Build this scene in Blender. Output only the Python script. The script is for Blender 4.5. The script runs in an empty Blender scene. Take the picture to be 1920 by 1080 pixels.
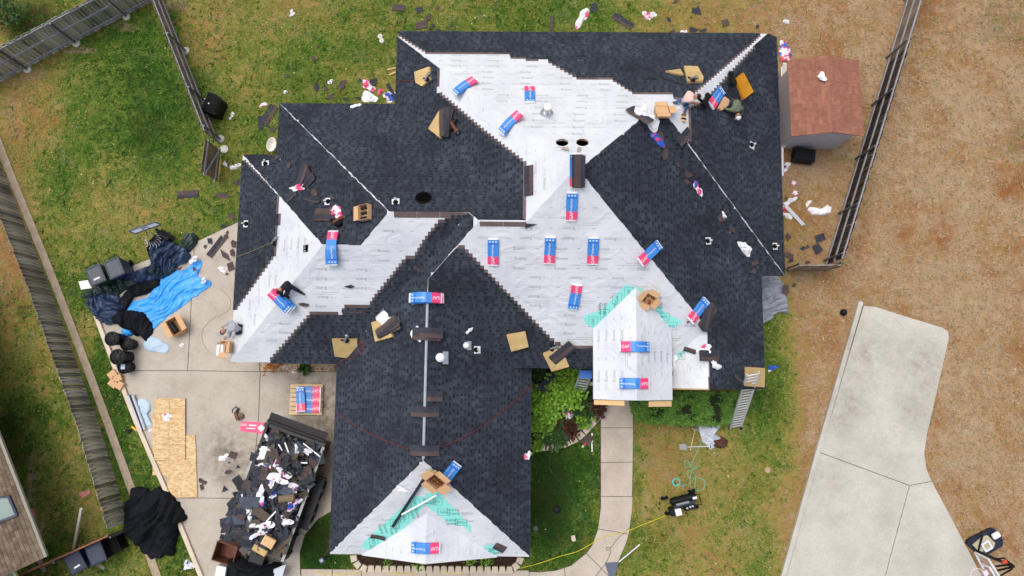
import bpy, bmesh, math, random
import numpy as np
from mathutils import Vector, Matrix, noise as mnoise
from mathutils.geometry import tessellate_polygon

rng = random.Random(7)
SC = bpy.context.scene
COL = SC.collection

# ------------------------------------------------------------------ camera
FPX, CAMH = 1340.0, 28.4
TILT, ROLL, YAW = 0.1237, 0.0105, -0.0113
def _cam_matrix():
    c, s = math.cos(ROLL), math.sin(ROLL)
    roll = Matrix(((c, 0, -s), (0, 1, 0), (s, 0, c)))
    c, s = math.cos(TILT), math.sin(TILT)
    til = Matrix(((1, 0, 0), (0, c, s), (0, -s, c)))
    return (til @ roll).inverted()
CAMR = _cam_matrix()
cam_data = bpy.data.cameras.new('camera')
cam_data.sensor_width = 36.0
cam_data.lens = FPX / 1920.0 * 36.0
cam_data.clip_end = 2000.0
cam = bpy.data.objects.new('camera', cam_data)
COL.objects.link(cam)
cam.matrix_world = Matrix.Translation((0, 0, CAMH)) @ CAMR.to_4x4()
SC.camera = cam

# ------------------------------------------------------------------ light
world = bpy.data.worlds.new('World')
SC.world = world
world.use_nodes = True
wn = world.node_tree.nodes
bg = wn['Background']
sky = wn.new('ShaderNodeTexSky')
sky.sky_type = 'NISHITA'
sky.sun_disc = False
SUN_EL, SUN_AZ = math.radians(70), math.radians(-48)      # azimuth from +Y towards +X: light from the upper left
sky.sun_elevation = SUN_EL
sky.sun_rotation = SUN_AZ
sky.air_density = 1.0
sky.dust_density = 6.0
sky.ozone_density = 1.0
veil = wn.new('ShaderNodeHueSaturation')            # thin overcast: the sky's blue is veiled
veil.inputs['Saturation'].default_value = 0.55
world.node_tree.links.new(sky.outputs[0], veil.inputs['Color'])
world.node_tree.links.new(veil.outputs[0], bg.inputs[0])
bg.inputs[1].default_value = 0.15
sun_data = bpy.data.lights.new('sun', 'SUN')
sun_data.energy = 0.55
sun_data.angle = math.radians(45)
sun_data.color = (1.0, 0.965, 0.92)
sun = bpy.data.objects.new('sun', sun_data)
COL.objects.link(sun)
_sd = Vector((math.sin(SUN_AZ) * math.cos(SUN_EL), math.cos(SUN_AZ) * math.cos(SUN_EL), math.sin(SUN_EL)))
sun.rotation_euler = _sd.to_track_quat('Z', 'Y').to_euler()
sun.location = (0, 0, 40)
SC.view_settings.view_transform = 'Standard'
SC.view_settings.look = 'None'
SC.view_settings.exposure = 0.28
SC.view_settings.gamma = 1.0
SC.view_settings.use_curve_mapping = False
SC.render.engine = 'CYCLES'
SC.cycles.max_bounces = 5
SC.cycles.diffuse_bounces = 3
SC.cycles.use_denoising = True

# ------------------------------------------------------------------ pixel -> place
CAMO = Vector((0, 0, CAMH))
def ray(px, py):
    return (CAMR @ Vector(((px - 960) / FPX, (540 - py) / FPX, -1.0))).normalized()
def G(px, py, z=0.0):
    """The point at height z seen at a pixel of the photograph."""
    d = ray(px, py)
    t = (z - CAMH) / d.z
    return CAMO + d * t
def G2(pts, z=0.0):
    return [G(x, y, z) for x, y in pts]

# ------------------------------------------------------------------ materials
def _nt(name):
    m = bpy.data.materials.new(name)
    m.use_nodes = True
    t = m.node_tree
    return m, t, t.nodes, t.links, t.nodes['Principled BSDF']

def _ramp(nodes, stops):
    r = nodes.new('ShaderNodeValToRGB')
    e = r.color_ramp.elements
    while len(e) < len(stops):
        e.new(0.5)
    for i, (p, c) in enumerate(stops):
        e[i].position = p
        e[i].color = (*c, 1) if len(c) == 3 else c
    return r

def mul(c, k):
    return tuple(min(1, x * k) for x in c)

def mat(name, col, rough=0.8, var=0.15, scale=6.0, bump=0.0, bscale=40.0, metal=0.0, spec=0.5, col2=None, tint=0.0, detail=6.0, stretch=None, obj_rand=0.0, coat=0.0):
    """Base colour between two noise levels, a finer grain on top, optional per-face tint attribute, bump."""
    m, t, n, l, b = _nt(name)
    b.inputs['Roughness'].default_value = rough
    b.inputs['Metallic'].default_value = metal
    b.inputs['Specular IOR Level'].default_value = spec
    b.inputs['Coat Weight'].default_value = coat
    tc = n.new('ShaderNodeTexCoord')
    src = tc.outputs['Object']
    if stretch:
        mp = n.new('ShaderNodeMapping')
        mp.inputs['Scale'].default_value = stretch
        l.new(src, mp.inputs[0])
        src = mp.outputs[0]
    nz = n.new('ShaderNodeTexNoise')
    nz.inputs['Scale'].default_value = scale
    nz.inputs['Detail'].default_value = detail
    nz.inputs['Roughness'].default_value = 0.65
    l.new(src, nz.inputs['Vector'])
    c2 = col2 or col
    r = _ramp(n, [(0.3, mul(col, 1 - var)), (0.7, mul(c2, 1 + var))])
    l.new(nz.outputs[0], r.inputs[0])
    out = r.outputs[0]
    if tint:
        at = n.new('ShaderNodeAttribute')
        at.attribute_name = 'tint'
        mr = n.new('ShaderNodeMapRange')
        mr.inputs[3].default_value = 1 - tint
        mr.inputs[4].default_value = 1 + tint
        l.new(at.outputs['Fac'], mr.inputs[0])
        mx = n.new('ShaderNodeVectorMath')
        mx.operation = 'SCALE'
        l.new(out, mx.inputs[0])
        l.new(mr.outputs[0], mx.inputs['Scale'])
        out = mx.outputs[0]
    if obj_rand:
        oi = n.new('ShaderNodeObjectInfo')
        mr = n.new('ShaderNodeMapRange')
        mr.inputs[3].default_value = 1 - obj_rand
        mr.inputs[4].default_value = 1 + obj_rand
        l.new(oi.outputs['Random'], mr.inputs[0])
        mx = n.new('ShaderNodeVectorMath')
        mx.operation = 'SCALE'
        l.new(out, mx.inputs[0])
        l.new(mr.outputs[0], mx.inputs['Scale'])
        out = mx.outputs[0]
    l.new(out, b.inputs['Base Color'])
    if bump:
        nb = n.new('ShaderNodeTexNoise')
        nb.inputs['Scale'].default_value = bscale
        nb.inputs['Detail'].default_value = 4
        l.new(src, nb.inputs['Vector'])
        bp = n.new('ShaderNodeBump')
        bp.inputs['Strength'].default_value = bump
        bp.inputs['Distance'].default_value = 0.02
        l.new(nb.outputs[0], bp.inputs['Height'])
        l.new(bp.outputs[0], b.inputs['Normal'])
    return m

def srgb(r, g, b):
    f = lambda x: (x / 255 / 12.92) if x / 255 <= 0.04045 else ((x / 255 + 0.055) / 1.055) ** 2.4
    return (f(r), f(g), f(b))

# ------------------------------------------------------------------ mesh builder
class MB:
    """Collects faces (with a material slot and a tint each) and links them as ONE mesh object."""
    def __init__(self):
        self.v, self.f, self.m, self.t = [], [], [], []
        self.smooth = False
    def face(self, pts, m=0, t=0.5):
        i = len(self.v)
        self.v.extend([tuple(p) for p in pts])
        self.f.append(tuple(range(i, i + len(pts))))
        self.m.append(m); self.t.append(t)
    def mesh(self, verts, faces, m=0, t=0.5):
        i = len(self.v)
        self.v.extend([tuple(p) for p in verts])
        for k, fc in enumerate(faces):
            self.f.append(tuple(i + a for a in fc))
            self.m.append(m[k] if isinstance(m, (list, tuple)) else m); self.t.append(t)
    def box(self, c, s, m=0, t=0.5, rot=0.0, mx=None):
        """centre, full sizes; rot about z, or a full matrix"""
        x, y, z = s[0] / 2, s[1] / 2, s[2] / 2
        vs = [Vector((a * x, b * y, d * z)) for d in (-1, 1) for b in (-1, 1) for a in (-1, 1)]
        R = mx if mx is not None else Matrix.Rotation(rot, 4, 'Z')
        vs = [R @ v + Vector(c) for v in vs]
        self.mesh(vs, [(0, 2, 3, 1), (4, 5, 7, 6), (0, 1, 5, 4), (2, 6, 7, 3), (0, 4, 6, 2), (1, 3, 7, 5)], m, t)
    def bar(self, a, b, w, h, m=0, t=0.5, up=(0, 0, 1)):
        """a box from a to b with section w (sideways) x h (up)"""
        a, b = Vector(a), Vector(b)
        d = b - a
        L = d.length
        if L < 1e-6:
            return
        x = d / L
        u = Vector(up)
        y = u.cross(x)
        if y.length < 1e-4:
            y = Vector((1, 0, 0)).cross(x)
        y.normalize()
        z = x.cross(y)
        R = Matrix((x, y, z)).transposed().to_4x4()
        self.box((a + b) / 2, (L, w, h), m, t, mx=R)
    def prism(self, poly, z0, z1, m=0, t=0.5, mside=None):
        """vertical prism over a plan polygon [(x,y)..]"""
        P = [(p[0], p[1]) for p in poly]
        A = sum(P[i][0] * P[(i + 1) % len(P)][1] - P[(i + 1) % len(P)][0] * P[i][1] for i in range(len(P)))
        if A < 0:
            P = P[::-1]
        n = len(P)
        self.face([(x, y, z1) for x, y in P], m, t)
        self.face([(x, y, z0) for x, y in P[::-1]], m, t)
        for i in range(n):
            a, b = P[i], P[(i + 1) % n]
            self.face([(a[0], a[1], z0), (b[0], b[1], z0), (b[0], b[1], z1), (a[0], a[1], z1)], m if mside is None else mside, t)
    def tube(self, pts, r, n=6, m=0, t=0.5, cap=True, closed=False):
        pts = [Vector(p) for p in pts]
        N = len(pts)
        rs = r if isinstance(r, (list, tuple)) else [r] * N
        rings = []
        prev = None
        for i, p in enumerate(pts):
            d = (pts[(i + 1) % N] - pts[i - 1]) if closed else (pts[min(i + 1, N - 1)] - pts[max(i - 1, 0)])
            if d.length < 1e-9:
                d = Vector((0, 0, 1))
            d.normalize()
            if prev is None:
                a = d.orthogonal().normalized()
            else:
                a = prev - d * prev.dot(d)
                a = a.normalized() if a.length > 1e-6 else d.orthogonal().normalized()
            prev = a
            b = d.cross(a)
            rings.append([p + (a * math.cos(k * 2 * math.pi / n) + b * math.sin(k * 2 * math.pi / n)) * rs[i] for k in range(n)])
        vs = [q for ring in rings for q in ring]
        fs = []
        for i in range(N if closed else N - 1):
            j = (i + 1) % N
            for k in range(n):
                fs.append((i * n + k, i * n + (k + 1) % n, j * n + (k + 1) % n, j * n + k))
        if cap and not closed:
            fs.append(tuple(range(n))[::-1]); fs.append(tuple((N - 1) * n + k for k in range(n)))
        self.mesh(vs, fs, m, t)
    def lathe(self, c, prof, n=16, m=0, t=0.5, mx=None):
        """profile [(r,z)...] about z through c"""
        vs, fs = [], []
        for r, z in prof:
            for k in range(n):
                a = 2 * math.pi * k / n
                p = Vector((r * math.cos(a), r * math.sin(a), z))
                if mx is not None:
                    p = mx @ p
                vs.append(p + Vector(c))
        for i in range(len(prof) - 1):
            for k in range(n):
                fs.append((i * n + k, i * n + (k + 1) % n, (i + 1) * n + (k + 1) % n, (i + 1) * n + k))
        fs.append(tuple(range(n))[::-1]); fs.append(tuple((len(prof) - 1) * n + k for k in range(n)))
        self.mesh(vs, fs, m, t)
    def data(self, name):
        me = bpy.data.meshes.new(name)
        me.from_pydata(self.v, [], self.f)
        me.polygons.foreach_set('material_index', self.m)
        if self.smooth:
            me.polygons.foreach_set('use_smooth', [True] * len(self.f))
        a = me.attributes.new('tint', 'FLOAT', 'FACE')
        a.data.foreach_set('value', self.t)
        me.update()
        return me
    def build(self, name, mats, parent=None, loc=None):
        me = self.data(name)
        for m in (mats if isinstance(mats, (list, tuple)) else [mats]):
            me.materials.append(m)
        return link(name, me, parent, loc)

def link(name, me, parent=None, loc=None):
    o = bpy.data.objects.new(name, me)
    COL.objects.link(o)
    if parent is not None:
        o.parent = parent
    if loc is not None:
        o.location = loc
    return o

def zone(x, y, h, L):
    """words for a place inside a long box"""
    return ('front', 'fore middle', 'centre', 'aft middle', 'tail')[min(4, int(-y / L * 5))] + ' ' + ('kerb side', 'midline', 'garage side')[min(2, max(0, int((x / h + 1) * 1.5)))]
def tag(o, label=None, cat=None, group=None, kind=None):
    for k, v in (('label', label), ('category', cat), ('group', group), ('kind', kind)):
        if v:
            o[k] = v
    return o

def thing(name, label, cat, mx=None, group=None):
    """An Empty at a thing's base; mx is a point or a full matrix."""
    o = bpy.data.objects.new(name, None)
    o.empty_display_size = 0.2
    COL.objects.link(o)
    if mx is not None:
        o.matrix_world = mx if isinstance(mx, Matrix) else Matrix.Translation(mx)
    return tag(o, label, cat, group)

def dup(root, mx, label=None, group=None):
    c = root.copy(); COL.objects.link(c)
    c.matrix_world = mx
    if label: c['label'] = label
    if group: c['group'] = group
    for ch in list(root.children):
        d = ch.copy(); COL.objects.link(d); d.parent = c
        for g in list(ch.children):
            e = g.copy(); COL.objects.link(e); e.parent = d
    return c

def bevel(o, w=0.01, seg=1):
    b = o.modifiers.new('bevel', 'BEVEL')
    b.width = w; b.segments = seg; b.limit_method = 'ANGLE'
    return o

_TXT = {}
def text_verts(s):
    """Outline-filled lettering of height about 1, centred; verts and faces in the xy plane."""
    if s in _TXT:
        return _TXT[s]
    cu = bpy.data.curves.new('t', 'FONT')
    cu.body = s
    cu.align_x = 'CENTER'; cu.align_y = 'CENTER'
    cu.resolution_u = 2
    o = bpy.data.objects.new('t', cu)
    COL.objects.link(o)
    dg = bpy.context.evaluated_depsgraph_get()
    dg.update()
    me = o.evaluated_get(dg).to_mesh()
    vs = [Vector(v.co) for v in me.vertices]
    fs = [tuple(p.vertices) for p in me.polygons]
    o.evaluated_get(dg).to_mesh_clear()
    bpy.data.objects.remove(o); bpy.data.curves.remove(cu)
    _TXT[s] = (vs, fs)
    return _TXT[s]
def add_text(mb, s, size, mx, m=0):
    vs, fs = text_verts(s)
    mb.mesh([mx @ (v * size) for v in vs], fs, m)

def frame(o, x, n):
    """matrix with origin o, x axis along x (made square to n), z axis n"""
    n = Vector(n).normalized()
    x = Vector(x)
    x = (x - n * x.dot(n)).normalized()
    y = n.cross(x)
    m = Matrix((x, y, n)).transposed().to_4x4()
    m.translation = Vector(o)
    return m

def N3(p, s=1.0, seed=0.0):
    return mnoise.noise(Vector(p) * s + Vector((seed * 17.3, seed * 5.1, seed * 9.7)))
# ================================================================== GROUND
# dryness painted as a property of the turf (0 watered green .. 1 dormant straw), bare = soil shows, all in photo places
_dry_blobs = [  # px, py, rx, ry, dryness, weight
    (1800, 300, 330, 420, 1.0, 3.0), (1850, 800, 200, 380, 1.0, 3.0), (1560, 60, 130, 120, .95, 3.0), (1650, 450, 120, 200, 1.0, 3.0),
    (1540, 560, 70, 90, .85, 2.0), (1530, 760, 45, 170, .9, 2.5), (1540, 420, 50, 90, .85, 1.5), (1480, 1000, 28, 150, .85, 1.6),
    (1380, 15, 60, 45, .6, 1.5), (1450, 40, 60, 60, .75, 1.5),
    (1300, 1000, 150, 110, .55, 2.0), (1478, 740, 22, 100, .3, 2.0), (1220, 1030, 40, 50, .25, 1.5), (1250, 870, 60, 60, .66, 1.2), (1400, 900, 90, 90, .52, 1.6), (1380, 830, 60, 40, .5, 1.2),
    (1452, 690, 38, 150, .16, 4.0), (1435, 600, 34, 60, .14, 3.0), (1440, 840, 40, 90, .3, 2.0), (1415, 770, 36, 50, .22, 2.5), (1420, 1050, 60, 40, .3, 1.5), (1195, 960, 14, 130, .3, 1.6),
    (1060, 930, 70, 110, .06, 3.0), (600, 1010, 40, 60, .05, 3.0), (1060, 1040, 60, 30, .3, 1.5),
    (100, 160, 60, 110, .5, 1.3), (60, 260, 45, 60, .6, 1.6), (55, 190, 50, 60, .78, 1.3), (180, 190, 40, 40, .5, 1), (230, 170, 90, 90, .1, 1.8), (300, 230, 70, 60, .12, 1.5),
    (280, 390, 70, 50, .62, 1.3), (150, 420, 70, 50, .58, 1.2), (230, 330, 60, 40, .3, 1), (120, 330, 40, 60, .3, 1.2), (360, 420, 60, 50, .3, 1.1), (200, 460, 70, 60, .42, 1.2),
    (395, 260, 30, 40, .4, 1.2), (330, 330, 50, 40, .28, 1.2), (100, 380, 26, 80, .2, 1.2), (60, 340, 30, 40, .55, 1.0), (170, 510, 40, 60, .22, 1.4),
    (190, 690, 18, 100, .18, 2.0), (215, 800, 18, 60, .12, 2.0), (165, 620, 20, 35, .55, 1.4), (250, 900, 30, 60, .1, 1.8), (262, 850, 10, 50, .55, 1.0),
    (450, 60, 90, 60, .5, 1.2), (560, 30, 90, 40, .58, 1.2), (640, 110, 70, 60, .28, 1.4), (700, 50, 60, 50, .3, 1.2), (560, 110, 60, 40, .2, 1.2), (480, 130, 60, 60, .36, 1.0), (690, 150, 50, 40, .5, 1.2),
    (660, 160, 60, 20, .45, 1.2), (440, 200, 40, 60, .5, 1.2), (470, 240, 30, 60, .3, 1.2), (380, 80, 40, 60, .5, 1), (1000, 20, 60, 30, .2, 1.2), (860, 20, 50, 30, .42, 1.2), (1150, 30, 90, 30, .36, 1.3), (1290, 40, 60, 30, .5, 1.2),
    (30, 620, 60, 120, .55, 1.3), (25, 730, 30, 40, .3, 1.0), (15, 480, 40, 80, .85, 1.6), (100, 780, 60, 60, .4, 1.3), (60, 850, 60, 70, .3, 1.3), (40, 900, 40, 60, .2, 1.2), (140, 880, 50, 60, .55, 1.2), (150, 980, 50, 50, .48, 1.2), (100, 1010, 40, 40, .25, 1.0), (185, 950, 30, 40, .6, 1),
    (230, 1060, 60, 40, .34, 1.6), (340, 1040, 20, 50, .25, 1.8), (60, 60, 60, 30, .55, 1.5), (140, 15, 50, 20, .35, 1.5), (1500, 380, 30, 50, .75, 1.4), (1520, 450, 40, 40, .7, 1.3),
]
_bare_blobs = [
    (60, 140, 60, 14, .8), (150, 95, 60, 12, .8), (230, 50, 50, 12, .8), (330, 10, 40, 14, .9), (15, 200, 20, 40, .7), (25, 250, 30, 25, .55), (1520, 310, 60, 35, .9), (1500, 340, 40, 40, .7),
    (1560, 330, 25, 60, .5), (1500, 520, 40, 12, .8), (1575, 680, 16, 130, .55), (1525, 850, 14, 140, .5), (1480, 960, 20, 80, .5),
    (1235, 830, 24, 16, .65), (1215, 870, 24, 26, .7), (1230, 915, 30, 14, .35), (1440, 880, 9, 9, .8), (232, 965, 30, 14, .7), (60, 900, 14, 90, .9), (75, 1000, 14, 60, .9), (20, 880, 20, 60, .8), (1215, 785, 30, 8, .6), (1300, 800, 40, 6, .5),
    (640, 1030, 14, 20, .4), (1580, 400, 10, 80, .5), (1620, 280, 9, 90, .5), (1675, 60, 9, 80, .4),
]
_dark_blobs = [(60, 40, 90, 50, .9), (25, 560, 26, 30, .6), (45, 580, 24, 26, .7), (20, 800, 40, 60, .8), (75, 770, 26, 26, .7), (25, 850, 60, 50, .7), (110, 1000, 30, 30, .5), (330, 25, 25, 30, .7), (410, 95, 20, 30, .4), (200, 1000, 25, 15, .5), (155, 890, 20, 22, .5), (60, 690, 20, 22, .5), (90, 720, 18, 16, .3), (1885, 50, 110, 90, .5), (1905, 250, 50, 130, .45), (1910, 620, 30, 120, .3), (1800, 20, 60, 30, .35), (1035, 930, 60, 120, .8), (600, 1010, 40, 60, .8), (1090, 980, 30, 60, .4)]  # dark tussocks; the entries beside the garage paint its shade

def ground_sheet():
    xs = list(np.arange(-26, 26.01, 0.3)); ys = list(np.arange(-14, 22.01, 0.3))
    xs = [-900, -300, -120, -60, -36] + xs + [36, 60, 120, 300, 900]
    ys = [-900, -300, -120, -60, -24] + ys + [32, 60, 120, 300, 900]
    X, Y = np.meshgrid(np.array(xs, float), np.array(ys, float))
    # photo position of each vertex
    inv = np.array(CAMR.inverted())
    P = np.stack([X, Y, np.full_like(X, -CAMH)], -1) @ inv.T
    with np.errstate(all='ignore'):
        px = 960 + FPX * P[..., 0] / (-P[..., 2]); py = 540 - FPX * P[..., 1] / (-P[..., 2])
    num = np.full(X.shape, 0.42 * 0.15); den = np.full(X.shape, 0.15)
    num = np.where(X > 14, .95 * .15, num)
    for bx, by, rx, ry, v, w in _dry_blobs:
        g = w * np.exp(-(((px - bx) / rx) ** 2 + ((py - by) / ry) ** 2))
        num += g * v; den += g
    dry = num / den
    bare = np.zeros_like(X); dark = np.zeros_like(X)
    for bx, by, rx, ry, v in _bare_blobs:
        bare = np.maximum(bare, v * np.exp(-(((px - bx) / rx) ** 2 + ((py - by) / ry) ** 2)))
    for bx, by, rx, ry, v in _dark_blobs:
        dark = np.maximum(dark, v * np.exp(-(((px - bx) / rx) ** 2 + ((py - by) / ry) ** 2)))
    ground_sheet.fields = (xs, ys, dry, bare, dark)
    ny, nx = X.shape
    verts = np.stack([X, Y, np.zeros_like(X)], -1).reshape(-1, 3)
    idx = np.arange(ny * nx).reshape(ny, nx)
    faces = np.stack([idx[:-1, :-1], idx[:-1, 1:], idx[1:, 1:], idx[1:, :-1]], -1).reshape(-1, 4)
    me = bpy.data.meshes.new('ground')
    me.from_pydata(verts.tolist(), [], faces.tolist())
    for nm, arr in (('dry', dry), ('bare', bare), ('lush_shade', dark)):
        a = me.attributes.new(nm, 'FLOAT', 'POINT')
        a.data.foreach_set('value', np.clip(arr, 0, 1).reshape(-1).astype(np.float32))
    return me

def ground_material():
    m, t, n, l, b = _nt('turf')
    b.inputs['Roughness'].default_value = 0.95
    b.inputs['Specular IOR Level'].default_value = 0.15
    tc = n.new('ShaderNodeTexCoord')
    def noise(scale, det=5, rough=.6, sx=None):
        x = n.new('ShaderNodeTexNoise')
        x.inputs['Scale'].default_value = scale; x.inputs['Detail'].default_value = det; x.inputs['Roughness'].default_value = rough
        l.new(tc.outputs['Object'], x.inputs['Vector'])
        return x.outputs[0]
    def attr(nm):
        a = n.new('ShaderNodeAttribute'); a.attribute_name = nm
        return a.outputs['Fac']
    def math_(op, a, c):
        x = n.new('ShaderNodeMath'); x.operation = op
        for i, q in enumerate((a, c)):
            if isinstance(q, (int, float)): x.inputs[i].default_value = q
            else: l.new(q, x.inputs[i])
        return x.outputs[0]
    def mix(fac, a, c):
        x = n.new('ShaderNodeMix'); x.data_type = 'RGBA'
        l.new(fac, x.inputs[0])
        for k, q in ((6, a), (7, c)):
            if isinstance(q, tuple): x.inputs[k].default_value = (*q, 1)
            else: l.new(q, x.inputs[k])
        return x.outputs[2]
    big, mid, fine, blade = noise(.5, 4), noise(1.9, 6, .7), noise(10, 6, .75), noise(30, 4, .8)
    d = math_('ADD', attr('dry'), math_('MULTIPLY', math_('SUBTRACT', mid, .5), .8))
    d = math_('ADD', d, math_('MULTIPLY', math_('SUBTRACT', big, .5), .95))
    d = math_('ADD', d, math_('MULTIPLY', math_('SUBTRACT', fine, .5), 1.0))
    d = math_('ADD', d, math_('MULTIPLY', math_('SUBTRACT', blade, .5), .9))
    r = _ramp(n, [(0.0, srgb(34, 64, 18)), (0.22, srgb(64, 96, 30)), (0.42, srgb(106, 118, 48)), (0.62, srgb(152, 134, 74)), (0.84, srgb(152, 116, 78)), (1.0, srgb(168, 142, 110))])
    l.new(d, r.inputs[0])
    col = r.outputs[0]
    # straw: greyer thatch patches
    th = _ramp(n, [(.52, (0, 0, 0)), (.72, (1, 1, 1))])
    l.new(noise(1.3, 7, .75), th.inputs[0])
    thm = math_('MULTIPLY', th.outputs[0], math_('MULTIPLY', attr('dry'), 1.0))
    col = mix(thm, col, srgb(168, 154, 128))
    th2 = _ramp(n, [(.5, (0, 0, 0)), (.68, (1, 1, 1))])
    l.new(noise(.42, 6, .7), th2.inputs[0])
    col = mix(math_('MULTIPLY', th2.outputs[0], math_('MULTIPLY', attr('dry'), .95)), col, srgb(142, 92, 52))
    vv = n.new('ShaderNodeVectorMath'); vv.operation = 'SCALE'
    m9 = n.new('ShaderNodeMapRange'); m9.inputs[1].default_value = .32; m9.inputs[2].default_value = .68; m9.inputs[3].default_value = .78; m9.inputs[4].default_value = 1.2
    l.new(noise(3.2, 7, .75), m9.inputs[0]); l.new(col, vv.inputs[0]); l.new(m9.outputs[0], vv.inputs['Scale']); col = vv.outputs[0]
    # scattered dark weeds in the straw and yellowed leaves
    wd = _ramp(n, [(.57, (0, 0, 0)), (.63, (1, 1, 1))])
    l.new(noise(8, 4, .7), wd.inputs[0])
    col = mix(math_('MULTIPLY', wd.outputs[0], math_('MULTIPLY', attr('dry'), .75)), col, srgb(96, 84, 54))
    # bare soil
    soil = _ramp(n, [(.3, srgb(126, 104, 80)), (.7, srgb(176, 152, 126))])
    l.new(fine, soil.inputs[0])
    bm = math_('ADD', attr('bare'), math_('MULTIPLY', math_('SUBTRACT', mid, .5), .9))
    br = _ramp(n, [(.42, (0, 0, 0)), (.75, (1, 1, 1))])
    l.new(math_('ADD', bm, math_('MULTIPLY', math_('SUBTRACT', fine, .5), .5)), br.inputs[0])
    col = mix(math_('MULTIPLY', br.outputs[0], .85), col, soil.outputs[0])
    # thick dark tussocks, plus the garage's shade painted into the turf
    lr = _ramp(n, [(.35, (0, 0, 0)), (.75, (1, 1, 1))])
    l.new(math_('ADD', attr('lush_shade'), math_('MULTIPLY', math_('SUBTRACT', mid, .5), .8)), lr.inputs[0])
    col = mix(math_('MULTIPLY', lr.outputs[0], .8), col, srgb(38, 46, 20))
    # blade-level light and dark
    v = n.new('ShaderNodeVectorMath'); v.operation = 'SCALE'
    mr = n.new('ShaderNodeMapRange'); mr.inputs[1].default_value = .3; mr.inputs[2].default_value = .7; mr.inputs[3].default_value = .5; mr.inputs[4].default_value = 1.5
    l.new(blade, mr.inputs[0]); l.new(col, v.inputs[0]); l.new(mr.outputs[0], v.inputs['Scale'])
    l.new(v.outputs[0], b.inputs['Base Color'])
    bp = n.new('ShaderNodeBump'); bp.inputs['Strength'].default_value = .7; bp.inputs['Distance'].default_value = .05
    l.new(math_('ADD', blade, fine), bp.inputs['Height'])
    l.new(bp.outputs[0], b.inputs['Normal'])
    return m

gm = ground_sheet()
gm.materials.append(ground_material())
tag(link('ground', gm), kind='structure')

# ------------------------------------------------------------------ concrete
def concrete(name, a, c, stain, scale=1.2, dirt=()):
    m, t, n, l, b = _nt(name)
    b.inputs['Roughness'].default_value = .9
    b.inputs['Specular IOR Level'].default_value = .25
    tc = n.new('ShaderNodeTexCoord')
    def nz(s, d=6, r=.65):
        x = n.new('ShaderNodeTexNoise'); x.inputs['Scale'].default_value = s; x.inputs['Detail'].default_value = d; x.inputs['Roughness'].default_value = r
        l.new(tc.outputs['Object'], x.inputs['Vector']); return x.outputs[0]
    r = _ramp(n, [(.3, a), (.7, c)])
    l.new(nz(scale), r.inputs[0])
    st = _ramp(n, [(.55, (0, 0, 0)), (.8, (1, 1, 1))])
    l.new(nz(.7, 8, .75), st.inputs[0])
    mx = n.new('ShaderNodeMix'); mx.data_type = 'RGBA'
    ml = n.new('ShaderNodeMath'); ml.operation = 'MULTIPLY'; ml.inputs[1].default_value = .55
    l.new(st.outputs[0], ml.inputs[0]); l.new(ml.outputs[0], mx.inputs[0])
    l.new(r.outputs[0], mx.inputs[6]); mx.inputs[7].default_value = (*stain, 1)
    for P_, rad, k in dirt:                       # oil and tar stains with places of their own
        vd = n.new('ShaderNodeVectorMath'); vd.operation = 'DISTANCE'; vd.inputs[1].default_value = P_
        l.new(tc.outputs['Object'], vd.inputs[0])
        mr = n.new('ShaderNodeMapRange'); mr.inputs[1].default_value = 0; mr.inputs[2].default_value = rad; mr.inputs[3].default_value = k; mr.inputs[4].default_value = 0
        l.new(vd.outputs['Value'], mr.inputs[0])
        rr = _ramp(n, [(.35, (0, 0, 0)), (.62, (1, 1, 1))]); l.new(nz(2.6, 8, .8), rr.inputs[0])
        mm = n.new('ShaderNodeMath'); mm.operation = 'MULTIPLY'; l.new(mr.outputs[0], mm.inputs[0]); l.new(rr.outputs[0], mm.inputs[1])
        m3 = n.new('ShaderNodeMix'); m3.data_type = 'RGBA'; l.new(mm.outputs[0], m3.inputs[0]); l.new(mx.outputs[2], m3.inputs[6]); m3.inputs[7].default_value = (*srgb(92, 80, 68), 1)
        mx = m3
    sp = _ramp(n, [(.35, (.86, .86, .86)), (.65, (1.08, 1.08, 1.08))])
    l.new(nz(30, 3), sp.inputs[0])
    m2 = n.new('ShaderNodeMix'); m2.data_type = 'RGBA'; m2.blend_type = 'MULTIPLY'; m2.inputs[0].default_value = 1
    l.new(mx.outputs[2], m2.inputs[6]); l.new(sp.outputs[0], m2.inputs[7])
    l.new(m2.outputs[2], b.inputs['Base Color'])
    bp = n.new('ShaderNodeBump'); bp.inputs['Strength'].default_value = .15; bp.inputs['Distance'].default_value = .01
    l.new(nz(60, 3), bp.inputs['Height']); l.new(bp.outputs[0], b.inputs['Normal'])
    return m
M_CONC = concrete('driveway_concrete', srgb(170, 161, 149), srgb(190, 182, 170), srgb(142, 131, 116), dirt=((G(425, 848), 1.5, .9), (G(610, 760), 1.9, 1.0), (G(590, 830), 1.6, .9), (G(600, 905), 1.4, .7), (G(560, 710), 1.2, .6), (G(440, 885), 1.0, .7)))
M_CONC2 = concrete('neighbour_concrete', srgb(176, 173, 163), srgb(196, 193, 183), srgb(150, 145, 140), .6, dirt=((G(1615, 660), 1.7, .5), (G(1585, 760), 1.6, .45), (G(1730, 690), 1.7, .5), (G(1715, 775), 1.4, .4), (G(1690, 1010), 1.6, .3), (G(1560, 900), 1.5, .3), (G(1660, 850), 1.2, .25)))
M_CONC3 = concrete('walk_concrete', srgb(176, 165, 152), srgb(196, 185, 172), srgb(150, 136, 122))
M_JOINT = mat('joint_dirt', srgb(92, 84, 72), .95, .2, 8)
M_KERB = mat('kerb_concrete', srgb(206, 192, 172), .9, .12, 3, .1, 40)

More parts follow.
